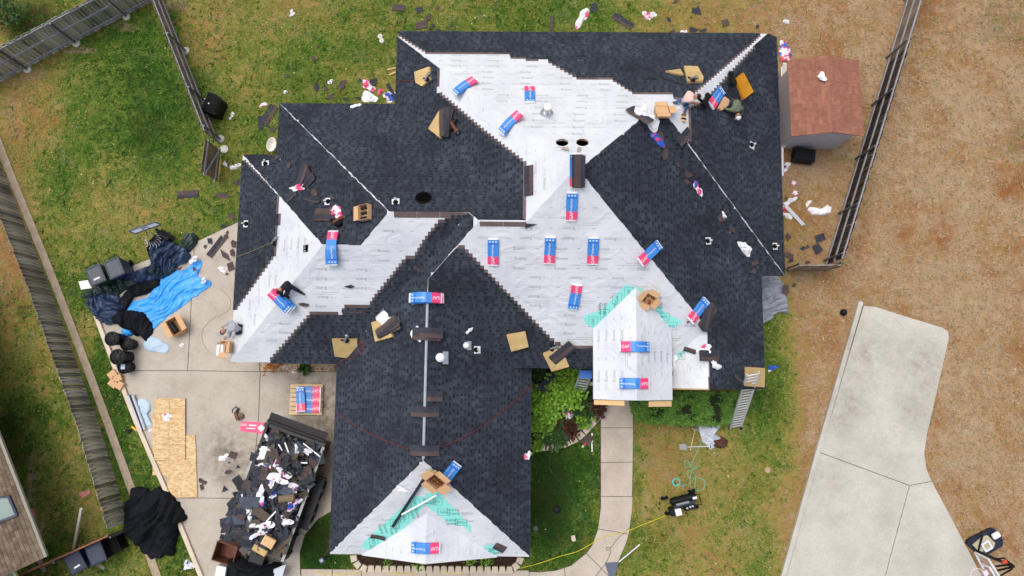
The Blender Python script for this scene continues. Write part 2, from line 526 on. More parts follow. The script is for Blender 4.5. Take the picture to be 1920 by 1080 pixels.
def area(P):
    return sum(P[i][0] * P[(i + 1) % len(P)][1] - P[(i + 1) % len(P)][0] * P[i][1] for i in range(len(P))) / 2
def inset_poly(P, d):
    """offset every edge inwards by d (or by d[i])"""
    P = [Vector((p[0], p[1])) for p in P]
    if area(P) < 0:
        P = P[::-1]
        if not isinstance(d, (int, float)):
            d = list(d)[::-1]; d = d[1:] + d[:1]
    n = len(P)
    D = [d] * n if isinstance(d, (int, float)) else d
    L = []
    for i in range(n):
        a, c = P[i], P[(i + 1) % n]
        e = (c - a).normalized(); nn = Vector((-e.y, e.x))
        L.append((a + nn * D[i], e))
    out = []
    for i in range(n):
        (p, r), (q, s) = L[i - 1], L[i]
        cr = r.x * s.y - r.y * s.x
        if abs(cr) < 1e-6:
            out.append(q.copy()); continue
        tt = ((q - p).x * s.y - (q - p).y * s.x) / cr
        out.append(p + r * tt)
    return out

def slab_set(name, base_px, slabs_px, mtl, top=.055, gap=.012):
    base = MB(); base.prism([p[:2] for p in G2(base_px)], -.1, top - .03)
    o = base.build(name, M_JOINT); tag(o, kind='structure')
    for s in slabs_px:
        P = inset_poly([p.to_2d() for p in G2(s)], gap)
        mb = MB(); mb.prism(P, -.05, top)
        bevel(mb.build('concrete_slab', mtl, o), .008)
    return o
DRV = slab_set('driveway', [(186, 590), (247, 499), (372, 452), (470, 404), (640, 640), (640, 950), (598, 972), (572, 1003), (563, 1036), (566, 1120), (396, 1120), (384, 1080), (330, 950), (262, 790)],
    [[(186, 592), (247, 499), (366, 454), (353, 695), (226, 695)],
     [(366, 454), (372, 452), (470, 406), (640, 640), (640, 697), (489, 697), (353, 695)],
     [(226, 695), (353, 695), (489, 697), (485, 800), (470, 934), (324, 933), (262, 790)],
     [(489, 697), (640, 697), (640, 948), (598, 972), (572, 1003), (470, 934), (485, 800)],
     [(324, 933), (470, 934), (572, 1003), (563, 1036), (566, 1118), (400, 1118), (384, 1080)]], M_CONC)
WALK = slab_set('walkway', [(1125, 740), (1187, 740), (1187, 900), (1185, 957), (1180, 997), (1173, 1020), (1160, 1050), (1142, 1080), (1122, 1110), (560, 1110), (562, 1066), (964, 1069), (1010, 1072), (1042, 1069), (1070, 1060), (1099, 1037), (1110, 1022), (1121, 992), (1126, 950)],
    [[(1126, 742), (1186, 742), (1187, 802), (1126, 802)], [(1126, 802), (1187, 802), (1186.5, 866), (1126, 867)], [(1126, 867), (1186.5, 866), (1185, 931), (1126, 930)],
     [(1126, 930), (1186, 931), (1185, 957), (1179, 1001), (1121, 991), (1126, 950)], [(1121, 991), (1179, 1001), (1173, 1020), (1160, 1050), (1142, 1080), (1099, 1037), (1110, 1022)],
     [(1099, 1037), (1142, 1080), (1122, 1108), (1062, 1108), (1058, 1064), (1070, 1060)], [(1058, 1064), (1062, 1108), (992, 1108), (992, 1071), (1010, 1072), (1042, 1069)],
     [(992, 1068.5), (992, 1108), (880, 1108), (880, 1068.5)], [(880, 1068.5), (880, 1108), (800, 1108), (800, 1068)], [(800, 1068), (800, 1108), (678, 1108), (678, 1067)], [(678, 1067), (678, 1108), (624, 1108), (624, 1066.5)], [(624, 1066.5), (624, 1108), (566, 1108), (565, 1066)]], M_CONC3)
NDRV = slab_set('neighbour_driveway', [(1618, 573), (1640, 575), (1700, 594), (1766, 614), (1777, 622), (1778, 635), (1760, 715), (1737, 815), (1732, 850), (1736, 878), (1746, 902), (1790, 985), (1860, 1120), (1462, 1120), (1474, 1075), (1538, 848)],
    [[(1618, 573), (1640, 575), (1700, 594), (1766, 614), (1777, 622), (1778, 635), (1760, 715), (1737, 815), (1732, 850), (1736, 878), (1746, 902), (1704, 910), (1536, 848)],
     [(1536, 848), (1704, 910), (1648, 1118), (1463, 1118), (1474, 1075)], [(1704, 910), (1746, 902), (1790, 985), (1860, 1118), (1648, 1118)]], M_CONC2)
def kerb(name, pts, w, h, mtl, px=True, parent=None):
    P = G2(pts) if px else pts
    mb = MB()
    L, Rr = [], []
    for i, p in enumerate(P):
        d = (P[min(i + 1, len(P) - 1)] - P[max(i - 1, 0)]).to_2d().normalized()
        nn = Vector((-d.y, d.x)) * w / 2
        L.append(p.to_2d() + nn); Rr.append(p.to_2d() - nn)
    mb.prism(L + Rr[::-1], -.1, h)
    o = mb.build(name, mtl, parent)
    bevel(o, .015, 2)
    return o
tag(kerb('kerb', [(183, 592), (222, 697), (259, 792), (321, 935), (380, 1080), (397, 1122)], .16, .16, M_KERB), kind='structure')
tag(kerb('kerb', [(1612, 566), (1531, 848), (1467, 1078), (1455, 1122)], .17, .14, M_CONC2), kind='structure')
M_MOW = concrete('mow_strip_concrete', srgb(150, 134, 114), srgb(178, 162, 142), srgb(112, 98, 82), 3)
tag(kerb('mowing_strip', [(-14, 235), (22, 330), (62, 428), (104, 532), (152, 656), (202, 790), (240, 896), (262, 955)], .3, .05, M_MOW), kind='structure')
tag(kerb('mowing_strip', [(262, 955), (278, 1030), (296, 1082), (310, 1125)], .30, .05, M_MOW), kind='structure')
tag(kerb('mowing_strip', [(-10, 845), (14, 905), (42, 985), (75, 1050), (85, 1072)], .16, .05, M_MOW), kind='structure')

# ------------------------------------------------------------------ grass tufts over the turf
def npip(px, py, poly):
    ins = np.zeros(px.shape, bool)
    n = len(poly)
    for i in range(n):
        x1, y1 = poly[i][:2]; x2, y2 = poly[(i + 1) % n][:2]
        if y1 == y2: continue
        c = ((y1 > py) != (y2 > py)) & (px < (x2 - x1) * (py - y1) / (y2 - y1) + x1)
        ins ^= c
    return ins
def grass_tufts(n=62000, seed=4):
    g = np.random.default_rng(seed)
    x = g.uniform(-21.5, 21.5, n); y = g.uniform(-9.5, 17.5, n)
    keep = np.ones(n, bool)
    for poly in ([(186, 590), (247, 499), (372, 452), (470, 404), (640, 640), (640, 950), (598, 972), (572, 1003), (563, 1036), (566, 1120), (396, 1120), (384, 1080), (330, 950), (262, 790)],
                 [(1126, 740), (1187, 740), (1187, 900), (1185, 957), (1180, 997), (1160, 1050), (1122, 1110), (560, 1110), (562, 1066), (964, 1069), (1042, 1069), (1099, 1037), (1121, 992), (1126, 930)],
                 [(1614, 570), (1700, 594), (1778, 628), (1737, 815), (1732, 860), (1746, 902), (1860, 1120), (1455, 1120), (1536, 848)],
                 [(470, 330), (560, 250), (760, 120), (1440, 120), (1440, 500), (1400, 690), (1120, 700), (985, 700), (985, 1030), (640, 1030), (640, 690), (470, 650)], [(985, 670), (1128, 670), (1128, 775), (1100, 810), (1040, 834), (985, 837)], [(668, 1028), (662, 1050), (960, 1063), (976, 1030)]):
        keep &= ~npip(x, y, [tuple(p) for p in G2(poly)])
    x, y = x[keep], y[keep]
    xs, ys, dry, bare, dark = ground_sheet.fields
    ix = np.clip(np.searchsorted(xs, x), 0, len(xs) - 1); iy = np.clip(np.searchsorted(ys, y), 0, len(ys) - 1)
    d0, b0, k0 = dry[iy, ix], bare[iy, ix], dark[iy, ix]
    k = (g.random(len(x)) > b0 * .8) & (g.random(len(x)) > np.clip((d0 - .6) * 1.6, 0, .55))
    x, y, d0, k0 = x[k], y[k], d0[k], k0[k]
    m = len(x); B = 4
    X = np.repeat(x, B) + g.normal(0, .03, m * B); Y = np.repeat(y, B) + g.normal(0, .03, m * B)
    a = g.uniform(0, 2 * np.pi, m * B); L = g.uniform(.06, .15, m * B); W = g.uniform(.012, .026, m * B)
    ca, sa = np.cos(a), np.sin(a)
    z1 = g.uniform(.03, .085, m * B)
    V = np.zeros((m * B, 3, 3))
    V[:, 0] = np.stack([X - sa * W, Y + ca * W, np.full_like(X, .004)], -1)
    V[:, 1] = np.stack([X + sa * W, Y - ca * W, np.full_like(X, .004)], -1)
    V[:, 2] = np.stack([X + ca * L, Y + sa * L, z1], -1)
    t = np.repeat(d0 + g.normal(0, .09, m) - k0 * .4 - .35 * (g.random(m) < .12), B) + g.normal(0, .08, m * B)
    me = bpy.data.meshes.new('grass_tufts')
    N_ = m * B
    me.vertices.add(N_ * 3); me.vertices.foreach_set('co', V.reshape(-1).astype(np.float32))
    me.loops.add(N_ * 3); me.loops.foreach_set('vertex_index', np.arange(N_ * 3, dtype=np.int32))
    me.polygons.add(N_); me.polygons.foreach_set('loop_start', np.arange(0, N_ * 3, 3, dtype=np.int32))
    me.update(calc_edges=True)
    at = me.attributes.new('tint', 'FLOAT', 'FACE'); at.data.foreach_set('value', np.clip(t, 0, 1).astype(np.float32))
    mt, tt, nn, ll, bs = _nt('grass_blade')
    bs.inputs['Roughness'].default_value = .8; bs.inputs['Specular IOR Level'].default_value = .15
    ac = nn.new('ShaderNodeAttribute'); ac.attribute_name = 'tint'
    rr = _ramp(nn, [(0.0, srgb(36, 68, 20)), (0.22, srgb(72, 106, 34)), (0.42, srgb(118, 134, 56)), (0.62, srgb(158, 142, 86)), (0.84, srgb(154, 120, 84)), (1.0, srgb(174, 152, 124))])
    ll.new(ac.outputs['Fac'], rr.inputs[0]); ll.new(rr.outputs[0], bs.inputs['Base Color'])
    me.materials.append(mt)
    tag(link('grass_tufts', me), 'short tufts of green and straw coloured grass over the lawns', 'grass', kind='stuff')
grass_tufts()
# ================================================================== HOUSE
PITCH, Z0 = 0.6547, 2.7
LN = dict(N=12.9609, W1=-5.0, E1=8.3584, S1=-0.2797, Wg=-6.525, Eg=0.3962, S3=0.4118, Lw=-10.3862, Ln=8.0763, Mw=-9.0968, Mn=10.0761, E2=9.2239, S2=4.2246, Gs=-6.1768)
DIR = dict(N=(0, 1), S1=(0, -1), S3=(0, -1), S2=(0, -1), Gs=(0, -1), Ln=(0, 1), Mn=(0, 1), W1=(-1, 0), Wg=(-1, 0), Lw=(-1, 0), Mw=(-1, 0), E1=(1, 0), E2=(1, 0), Eg=(1, 0))
CY, SY = math.cos(YAW), math.sin(YAW)
def W3(u, v, z):
    return Vector((CY * u - SY * v, SY * u + CY * v, z))
def UV(p):
    return (CY * p[0] + SY * p[1], -SY * p[0] + CY * p[1])
def run(k, u, v):
    d = DIR[k]
    return (LN[k] - v) * d[1] if d[1] else (LN[k] - u) * d[0]
PZ = {}
def plane_z(k, u, v):
    if k in DIR:
        return Z0 + PITCH * run(k, u, v)
    return PZ[k](u, v)
def X2(a, b, z=Z0):
    r = (z - Z0) / PITCH
    q = [None, None]
    for k in (a, b):
        i = 0 if DIR[k][0] else 1
        q[i] = LN[k] - DIR[k][i] * r
    return tuple(q)
def X3(a, b, c):
    for i, j, k in ((a, b, c), (a, c, b), (b, c, a)):
        if DIR[i][0] == -DIR[j][0] and DIR[i][1] == -DIR[j][1]:
            return X2(i, k, Z0 + PITCH * abs(LN[i] - LN[j]) / 2)
def on_plane(k, px, py):
    """where a photo pixel meets an (endless) roof plane"""
    d = ray(px, py)
    lo, hi = 0.0, 60.0
    f = lambda t: (CAMO + d * t).z - plane_z(k, *UV(CAMO + d * t))
    for _ in range(60):
        m = (lo + hi) / 2
        if f(m) > 0: lo = m
        else: hi = m
    p = CAMO + d * lo
    return UV(p)

ZE = 2.42
rE = (Z0 - ZE) / PITCH
uc = on_plane('W1', 744, 140)[0]
dW = uc - LN['W1']
E1e, E2e, S2e = LN['E1'] + rE, LN['E2'] + rE, LN['S2'] - rE
S1cut = on_plane('S1', 1050, 689)[1]
Fv = on_plane('E1', 1400, 729)[1]
uF = on_plane('E1', 1327, 680)[0]
vF = LN['S1'] + (LN['E1'] - uF)
zF = plane_z('E1', uF, 0)
PZ['Fw'] = lambda u, v: zF - PITCH * (uF - u)
# porch gable
pl = on_plane('S1', 1112, 616); pr = on_plane('S1', 1259, 617)
zP = (plane_z('S1', *pl) + plane_z('S1', *pr)) / 2
uPl, uPr = pl[0], pr[0]; uPm = (uPl + uPr) / 2
vPe = (pl[1] + pr[1]) / 2
PP = PITCH
PZ['Pl'] = lambda u, v: zP + PP * (u - uPl)
PZ['Pr'] = lambda u, v: zP + PP * (uPr - u)
zPm = zP + PP * (uPm - uPl)
vPa = vPe + (uPm - uPl)
vPb = UV(G(1190, 751, zPm))[1]
# garage gablet
uGm = X3('Wg', 'Eg', 'Gs')[0]
_q = [(G(797, 1057, z), z) for z in np.arange(2.9, 5, .01)]
zGm = min(_q, key=lambda a: abs(UV(a[0])[1] - (LN['Gs'] - .02)))[1]
wG = 2.35
PG = (zGm - Z0) / wG
vGa = LN['Gs'] + (zGm - Z0) / PITCH
PZ['Gl'] = lambda u, v: zGm - PG * (uGm - u)
PZ['Gr'] = lambda u, v: zGm - PG * (u - uGm)
vGe = LN['Gs'] - .03

R0, R1 = X3('N', 'S2', 'E1'), X3('N', 'S2', 'E2')
aE, aW = X3('N', 'S1', 'E1'), X3('N', 'S1', 'W1')
T1, T2 = X3('Mn', 'S1', 'W1'), X3('Mn', 'S1', 'Wg')
T3, T4, T5, T6 = X3('Mn', 'S3', 'Wg'), X3('Mn', 'S3', 'Mw'), X3('Ln', 'S3', 'Mw'), X3('Ln', 'S3', 'Lw')
T7, T8 = X3('Wg', 'S1', 'Eg'), X3('Wg', 'Eg', 'Gs')
vcut = (LN['Eg'] - (S1cut - LN['S1']), S1cut)
uFl = uPr - .35
POLY = {  # plan polygon and what each edge (from that vertex to the next) is: e eave, h hip or ridge, v valley, r rake, x hidden
    'N': ([(uc, LN['N']), (LN['E2'], LN['N']), R1, R0, aE, aW, (uc, LN['N'] - dW)], 'ehhhhhe'),
    'E2': ([(LN['E2'], LN['N']), (E2e, LN['N']), (E2e, S2e), R1], 'rehh'),
    'S2': ([R0, R1, (E2e, S2e), (E1e, S2e)], 'hhev'),
    'E1': ([aE, R0, (E1e, S2e), (E1e, Fv), (uF, Fv), (uF, vF)], 'hverhh'),
    'Fw': ([(uF, vF), (uF, Fv), (uFl, Fv), (uFl, vF - (uF - uFl))], 'hrxv'),
    'S1': ([aW, aE, (uF, vF), (uFl, vF - (uF - uFl)), (uFl, S1cut), vcut, T7, T2, T1], 'hhvxevhhh'),
    'W1': ([(uc, LN['N'] - dW), aW, T1, (uc, LN['Mn'] - dW)], 'hhve'),
    'Mn': ([(LN['Mw'], LN['Mn']), (uc, LN['Mn']), (uc, LN['Mn'] - dW), T1, T2, T3, T4], 'exvvhvh'),
    'Mw': ([(LN['Mw'], LN['Mn']), T4, T5, (LN['Mw'], LN['Ln'])], 'hhve'),
    'Ln': ([(LN['Lw'], LN['Ln']), (LN['Mw'], LN['Ln']), T5, T6], 'evhh'),
    'Lw': ([(LN['Lw'], LN['Ln']), T6, (LN['Lw'], LN['S3'])], 'hhe'),
    'S3': ([(LN['Lw'], LN['S3']), T6, T5, T4, T3, (LN['Wg'], LN['S3'])], 'hhhhve'),
    'Wg': ([(LN['Wg'], LN['S3']), T3, T2, T7, T8, (LN['Wg'], LN['Gs'])], 'vhhhhe'),
    'Eg': ([T7, vcut, (LN['Eg'], S1cut), (LN['Eg'], LN['Gs']), T8], 'vxehh'),
    'Gs': ([T8, (LN['Eg'], LN['Gs']), (uGm + wG, LN['Gs']), (uGm, vGa), (uGm - wG, LN['Gs']), (LN['Wg'], LN['Gs'])], 'hevveh'),
    'Gl': ([(uGm, vGa), (uGm, vGe), (uGm - wG, vGe), (uGm - wG, LN['Gs'])], 'hrxv'),
    'Gr': ([(uGm, vGa), (uGm + wG, LN['Gs']), (uGm + wG, vGe), (uGm, vGe)], 'vxrh'),
    'Pl': ([(uPm, vPa), (uPm, vPb), (uPl, vPb), (uPl, vPe)], 'hrev'),
    'Pr': ([(uPm, vPa), (uPr, vPe), (uPr, vPb), (uPm, vPb)], 'verh'),
}
OUTW = dict(DIR); OUTW.update(Fw=(-1, 0), Pl=(-1, 0), Pr=(1, 0), Gl=(-1, 0), Gr=(1, 0))
PITCHES = {k: PITCH for k in POLY}; PITCHES.update(Gl=PG, Gr=PG, Pl=PP, Pr=PP)

class Plane:
    """roof plane with its own axes: a along the eave, s up the slope, n the normal"""
    def __init__(s, k):
        s.k = k
        d = OUTW[k]; p = PITCHES[k]
        c = math.sqrt(1 + p * p)
        s.c = c
        up = Vector((-d[0], -d[1], p)) / c
        al = Vector((-d[1], d[0], 0))      # looking from outside towards the slope, a runs to the right
        s.upv = W3(up.x, up.y, 0) + Vector((0, 0, up.z)); s.alv = W3(al.x, al.y, 0)
        s.n = s.alv.cross(s.upv).normalized()
        poly = POLY[k][0]
        outs = [u * d[0] + v * d[1] for u, v in poly]
        s.e = max(outs)
        s.d = d
    def as_(s, u, v):
        return (-s.d[1] * u + s.d[0] * v, (s.e - (u * s.d[0] + v * s.d[1])) * s.c)
    def uv(s, a, t):
        o = s.e - t / s.c
        return (o * s.d[0] - s.d[1] * a, o * s.d[1] + s.d[0] * a)
    def P(s, a, t, h=0.0):
        u, v = s.uv(a, t)
        return W3(u, v, plane_z(s.k, u, v)) + s.n * h
PL = {k: Plane(k) for k in POLY}

def pip(poly, x, y):
    r = False
    n = len(poly)
    for i in range(n):
        x1, y1 = poly[i]; x2, y2 = poly[(i + 1) % n]
        if (y1 > y) != (y2 > y) and x < (x2 - x1) * (y - y1) / (y2 - y1) + x1:
            r = not r
    return r

def roof_hit(px, py):
    """(point, plane key) where a photo pixel meets the roof, the highest surface winning"""
    best = None
    for k in POLY:
        u, v = on_plane(k, px, py)
        if pip(POLY[k][0], u, v):
            z = plane_z(k, u, v)
            if best is None or z > best[0].z:
                best = (W3(u, v, z), k)
    return best
def roof_near(px, py):
    h = roof_hit(px, py)
    if h: return h
    best = None
    for r in range(2, 60, 2):
        for a in range(0, 360, 30):
            q = roof_hit(px + r * math.cos(math.radians(a)), py + r * math.sin(math.radians(a)))
            if q:
                u, v = on_plane(q[1], px, py)
                return (W3(u, v, plane_z(q[1], u, v)), q[1])

def underlay_material():
    m, t, n, l, b = _nt('roof_underlayment')
    b.inputs['Roughness'].default_value = .62
    b.inputs['Specular IOR Level'].default_value = .3
    tc = n.new('ShaderNodeTexCoord')
    nz = n.new('ShaderNodeTexNoise'); nz.inputs['Scale'].default_value = .9; nz.inputs['Detail'].default_value = 7
    l.new(tc.outputs['Object'], nz.inputs['Vector'])
    r = _ramp(n, [(.3, srgb(200, 204, 211)), (.7, srgb(218, 221, 226))])
    l.new(nz.outputs[0], r.inputs[0])
    # woven scrim, a fine grid
    br = n.new('ShaderNodeTexBrick'); br.offset = 0
    br.inputs['Scale'].default_value = 1; br.inputs['Brick Width'].default_value = .05; br.inputs['Row Height'].default_value = .05; br.inputs['Mortar Size'].default_value = .004
    br.inputs[1].default_value = (1, 1, 1, 1); br.inputs[2].default_value = (1, 1, 1, 1); br.inputs[3].default_value = (.86, .87, .88, 1)
    l.new(tc.outputs['Object'], br.inputs['Vector'])
    mx = n.new('ShaderNodeMix'); mx.data_type = 'RGBA'; mx.blend_type = 'MULTIPLY'; mx.inputs[0].default_value = 1
    l.new(r.outputs[0], mx.inputs[6]); l.new(br.outputs[0], mx.inputs[7])
    l.new(mx.outputs[2], b.inputs['Base Color'])
    w = n.new('ShaderNodeTexNoise'); w.inputs['Scale'].default_value = 1.6; w.inputs['Detail'].default_value = 5; w.inputs['Distortion'].default_value = 1.6
    mp = n.new('ShaderNodeMapping'); mp.inputs['Scale'].default_value = (1, 1, 1)
    l.new(tc.outputs['Object'], mp.inputs[0]); l.new(mp.outputs[0], w.inputs['Vector'])
    bp = n.new('ShaderNodeBump'); bp.inputs['Strength'].default_value = .8; bp.inputs['Distance'].default_value = .07
    l.new(w.outputs[0], bp.inputs['Height']); l.new(bp.outputs[0], b.inputs['Normal'])
    return m
M_UNDER = underlay_material()
M_WOOD = mat('bare_pine', srgb(214, 178, 128), .8, .15, 3, .1, 30, stretch=(1, 8, 8))
M_DECK = mat('deck_board', srgb(150, 112, 74), .9, .2, 4)
M_TRIM = mat('cream_trim', srgb(206, 200, 188), .6, .05, 3)
M_BRICKW = mat('wall_brick', srgb(150, 120, 100), .9, .2, 3, .2, 20)
SH = srgb(56, 60, 69)
M_SH = mat('charcoal_shingle', SH, .93, .36, .7, .6, 120, spec=.12, tint=.52, col2=srgb(54, 60, 70))
M_SHB = mat('shingle_headlap', srgb(104, 90, 90), .95, .2, 3, .4, 90, spec=.12, tint=.25)
M_SHD = mat('shingle_shadow_band', srgb(39, 43, 51), .95, .2, 2, .4, 90, spec=.1, tint=.2)
M_INK = mat('grey_ink', srgb(150, 153, 158), .8, .1, 3)
M_INK2 = mat('pale_ink', srgb(190, 193, 198), .8, .1, 3)
M_TEAL = mat('teal_membrane', srgb(140, 222, 212), .55, .06, 1.5, .3, 6, spec=.3)
M_TEALINK = mat('dark_teal_ink', srgb(38, 118, 116), .8, .1, 3)
M_BLACK = mat('hole_dark', (.004, .004, .004), 1.0, .1, 3, spec=0)

HOUSE = thing('house', 'large hip roofed house with its roof half covered in new charcoal shingles', 'house', (0, 0, 0))

HOLES = {'N': [('c', 1054, 267, .2), ('c', 1092, 267, .2)], 'Lw': [('q', 573, 466, .17)]}
def hole_loop(k, h):
    pl = PL[k]
    u, v = on_plane(k, h[1], h[2]); a, s = pl.as_(u, v)
    if h[0] == 'c':
        return [(a + h[3] * math.cos(i * math.pi / 10), s + h[3] * .95 * math.sin(i * math.pi / 10)) for i in range(20)]
    r = h[3] * .75
    return [(a - r, s - r), (a + r, s - r), (a + r, s + r), (a - r, s + r)]

def build_slope(k):
    pl = PL[k]
    poly = [pl.as_(u, v) for u, v in POLY[k][0]]
    if area(poly) < 0: poly = poly[::-1]
    loops = [poly] + [hole_loop(k, h)[::-1] for h in HOLES.get(k, [])]
    flat = [q for L in loops for q in L]
    tris = tessellate_polygon([[Vector((a, s, 0)) for a, s in L] for L in loops])
    mb = MB()
    th = .07
    top = [pl.P(a, s) for a, s in flat]; bot = [pl.P(a, s, -th) for a, s in flat]
    for t3 in tris:
        i, j, kk = t3
        A = (flat[j][0] - flat[i][0]) * (flat[kk][1] - flat[i][1]) - (flat[kk][0] - flat[i][0]) * (flat[j][1] - flat[i][1])
        if A < 0: j, kk = kk, j
        mb.face([top[i], top[j], top[kk]], 0)
        mb.face([bot[i], bot[kk], bot[j]], 1)
    o = 0
    for L in loops:
        n = len(L)
        for i in range(n):
            a, c = o + i, o + (i + 1) % n
            mb.face([bot[a], bot[c], top[c], top[a]], 1)
        o += n
    return mb.build('roof_slope', [M_UNDER, M_DECK], HOUSE)
SLOPE = {k: build_slope(k) for k in POLY}

# ---- shingles: real courses, each shingle a lapped strip with raised laminate tabs
COVER = {  # where the new shingles already lie (traced in the photograph); None = whole slope
    'N': [(725, 50), (1440, 50), (1404, 84), (1303, 171), (1300, 181), (1262, 181), (1262, 173), (1185, 171), (1147, 147), (1085, 146), (1025, 112), (958, 107), (955, 100), (798, 96)],
    'E2': [(1412, 50), (1480, 60), (1480, 530), (1286, 268), (1297, 263), (1297, 203), (1324, 190), (1414, 92)],
    'S2': None, 'E1': None, 'Mn': None, 'Mw': None, 'Ln': None, 'Wg': None, 'Eg': None,
    'S1': [(852, 460), (868, 466), (1034, 640), (1060, 655), (1130, 655), (1130, 705), (930, 705), (780, 540)],
    'W1': [(725, 40), (800, 95), (821, 118), (821, 174), (905, 246), (979, 304), (981, 430), (700, 200)],
    'Lw': [(425, 270), (521, 366), (520, 423), (515, 425), (515, 476), (436, 586), (420, 586)],
    'S3': [(850, 400), (843, 409), (822, 421), (808, 437), (790, 462), (778, 482), (758, 490), (734, 522), (703, 559), (692, 577), (647, 579), (640, 590), (583, 591), (507, 678), (500, 700), (650, 700), (900, 400)],
}
INS = {'e': -.03, 'h': .026, 'v': .0, 'r': -.02, 'x': 0.0}
TIGHT = {'Wg': [(1, .0)], }
def clip_rect(poly, a0, a1, s0, s1):
    def cut(P, ax, lim, keep):
        out = []
        for i in range(len(P)):
            p, q = P[i], P[(i + 1) % len(P)]
            ip = keep * (p[ax] - lim) >= -1e-9; iq = keep * (q[ax] - lim) >= -1e-9
            if ip: out.append(p)
            if ip != iq:
                t = (lim - p[ax]) / (q[ax] - p[ax])
                out.append((p[0] + (q[0] - p[0]) * t, p[1] + (q[1] - p[1]) * t))
        return out
    P = poly
    for ax, lim, keep in ((0, a0, 1), (0, a1, -1), (1, s0, 1), (1, s1, -1)):
        P = cut(P, ax, lim, keep)
        if len(P) < 3: return []
    return P
def scan(poly, s):
    xs = []
    n = len(poly)
    for i in range(n):
        (x1, y1), (x2, y2) = poly[i], poly[(i + 1) % n]
        if (y1 > s) != (y2 > s):
            xs.append(x1 + (x2 - x1) * (s - y1) / (y2 - y1))
    xs.sort()
    return [(xs[i], xs[i + 1]) for i in range(0, len(xs) - 1, 2)]
EXPO, HEAD = .143, .12
SHING = []      # (score, MB)
SKIP_HOLES = [('Mn', 794, 372, .25)]
def lay(k):
    pl = PL[k]
    r = random.Random(sum(map(ord, k)) * 31)
    P0 = [pl.as_(u, v) for u, v in POLY[k][0]]
    fl = POLY[k][1]
    ins = [INS[c] for c in fl]
    poly = [(p.x, p.y) for p in inset_poly(P0, ins)]
    poly2 = [(p.x, p.y) for p in inset_poly(P0, [.006 if c == 'h' else q for c, q in zip(fl, ins)])]
    polyw = [poly]
    cov = None
    if COVER[k]:
        cov = [pl.as_(*on_plane(k, x, y)) for x, y in COVER[k]]
    skips = [(pl.as_(*on_plane(k, x, y)), rr) for kk, x, y, rr in SKIP_HOLES if kk == k]
    smin = min(p[1] for p in poly); smax = max(p[1] for p in poly)
    nrow = int((smax - smin) / EXPO) + 1
    def inside(a0, a1, s0, s1):
        return all(pip(poly, x, y) for x, y in ((a0, s0), (a1, s0), (a0, s1), (a1, s1), ((a0 + a1) / 2, s0), ((a0 + a1) / 2, s1)))
    def put(mb, a0, a1, s0, s1, h0, h1, m, t, walls=True):
        """lapped strip: lower edge h0 above the deck, upper edge h1"""
        if a1 - a0 < .01: return
        hh = lambda s: h0 + (h1 - h0) * (s - s0) / (s1 - s0)
        if inside(a0, a1, s0, s1):
            Q = [(a0, s0), (a1, s0), (a1, s1), (a0, s1)]
        else:
            Q = clip_rect(polyw[0], a0, a1, s0, s1)
            if len(Q) < 3: return
            if area(Q) < 0: Q = Q[::-1]
            if area(Q) < .0006: return
        mb.face([pl.P(a, s, hh(s)) for a, s in Q], m, t)
        if walls:
            n = len(Q)
            for i in range(n):
                (x0, y0), (x1, y1) = Q[i], Q[(i + 1) % n]
                if y0 > s1 - 1e-5 and y1 > s1 - 1e-5: continue
                mb.face([pl.P(x0, y0, hh(y0) - .009), pl.P(x1, y1, hh(y1) - .009), pl.P(x1, y1, hh(y1)), pl.P(x0, y0, hh(y0))], m, t * .6)
    rows = []
    for i in range(nrow):
        s0 = smin + i * EXPO
        segs = scan(cov, s0 + EXPO * .5) if cov else [(min(p[0] for p in poly), max(p[0] for p in poly))]
        rows.append(segs)
    for i in range(nrow):
        s0 = smin + i * EXPO
        up = rows[i + 1] if i + 1 < nrow else []
        polyw[0] = poly if r.random() < .4 else poly2
        for a0, a1 in rows[i]:
            x = a0 - (0 if cov else r.random() * .9)
            while x < a1 - .02:
                L = min(1.0, a1 - x)
                if a1 - x - L < .15: L = a1 - x
                w0, w1 = x, x + L
                x += L
                mid = (w0 + w1) / 2
                probe = [pip(poly, q, s0 + EXPO * .5) for q in (w0 + .02, mid, w1 - .02)]
                if not any(probe): continue
                if any(abs(mid - c[0]) < L / 2 + rr and abs(s0 + .07 - c[1]) < rr for c, rr in skips):
                    pieces = []
                    for c, rr in skips:
                        dy = abs(s0 + .07 - c[1]); hw = math.sqrt(max(rr * rr - dy * dy, 0))
                        pieces = [(w0, c[0] - hw), (c[0] + hw, w1)]
                    pieces = [q for q in pieces if q[1] - q[0] > .03]
                else:
                    pieces = [(w0, w1)]
                top_open = not any(b0 <= mid <= b1 for b0, b1 in up)
                edge = min(abs(w0 - a0), abs(w1 - a1)) < .02 if cov else False
                mb = MB()
                tt = r.random()
                for q0, q1 in pieces:
                    put(mb, q0, q1, s0, s0 + EXPO + .004, .014, .010, 0, .3 + .2 * tt)           # exposed face
                    if top_open or edge:
                        put(mb, q0, q1, s0 + EXPO + .004, s0 + EXPO + HEAD, .010, .004, 1, tt)
                    y = q0 - r.random() * .12
                    while y < q1:
                        tw = r.choice((.1, .13, .16, .2, .24)); g = r.choice((.07, .1, .12, .15))
                        b0, b1 = max(y, q0), min(y + tw, q1)
                        if b1 - b0 > .02:
                            put(mb, b0, b1, s0 + .002, s0 + EXPO, .0215, .0175, 0, min(1, max(0, r.gauss(.55, .15))))
                            put(mb, b1, min(b1 + g, q1), s0 + EXPO * .55, s0 + EXPO, .0165, .0150, 2, r.random(), False)   # dark dash between the tabs
                        y += tw + g
                if mb.f:
                    score = (2 if (top_open and cov) else 0) + (1 if edge else 0) + r.random() * .5
                    if top_open and not cov: score += .3
                    SHING.append((score, mb))
for k in COVER:
    lay(k)
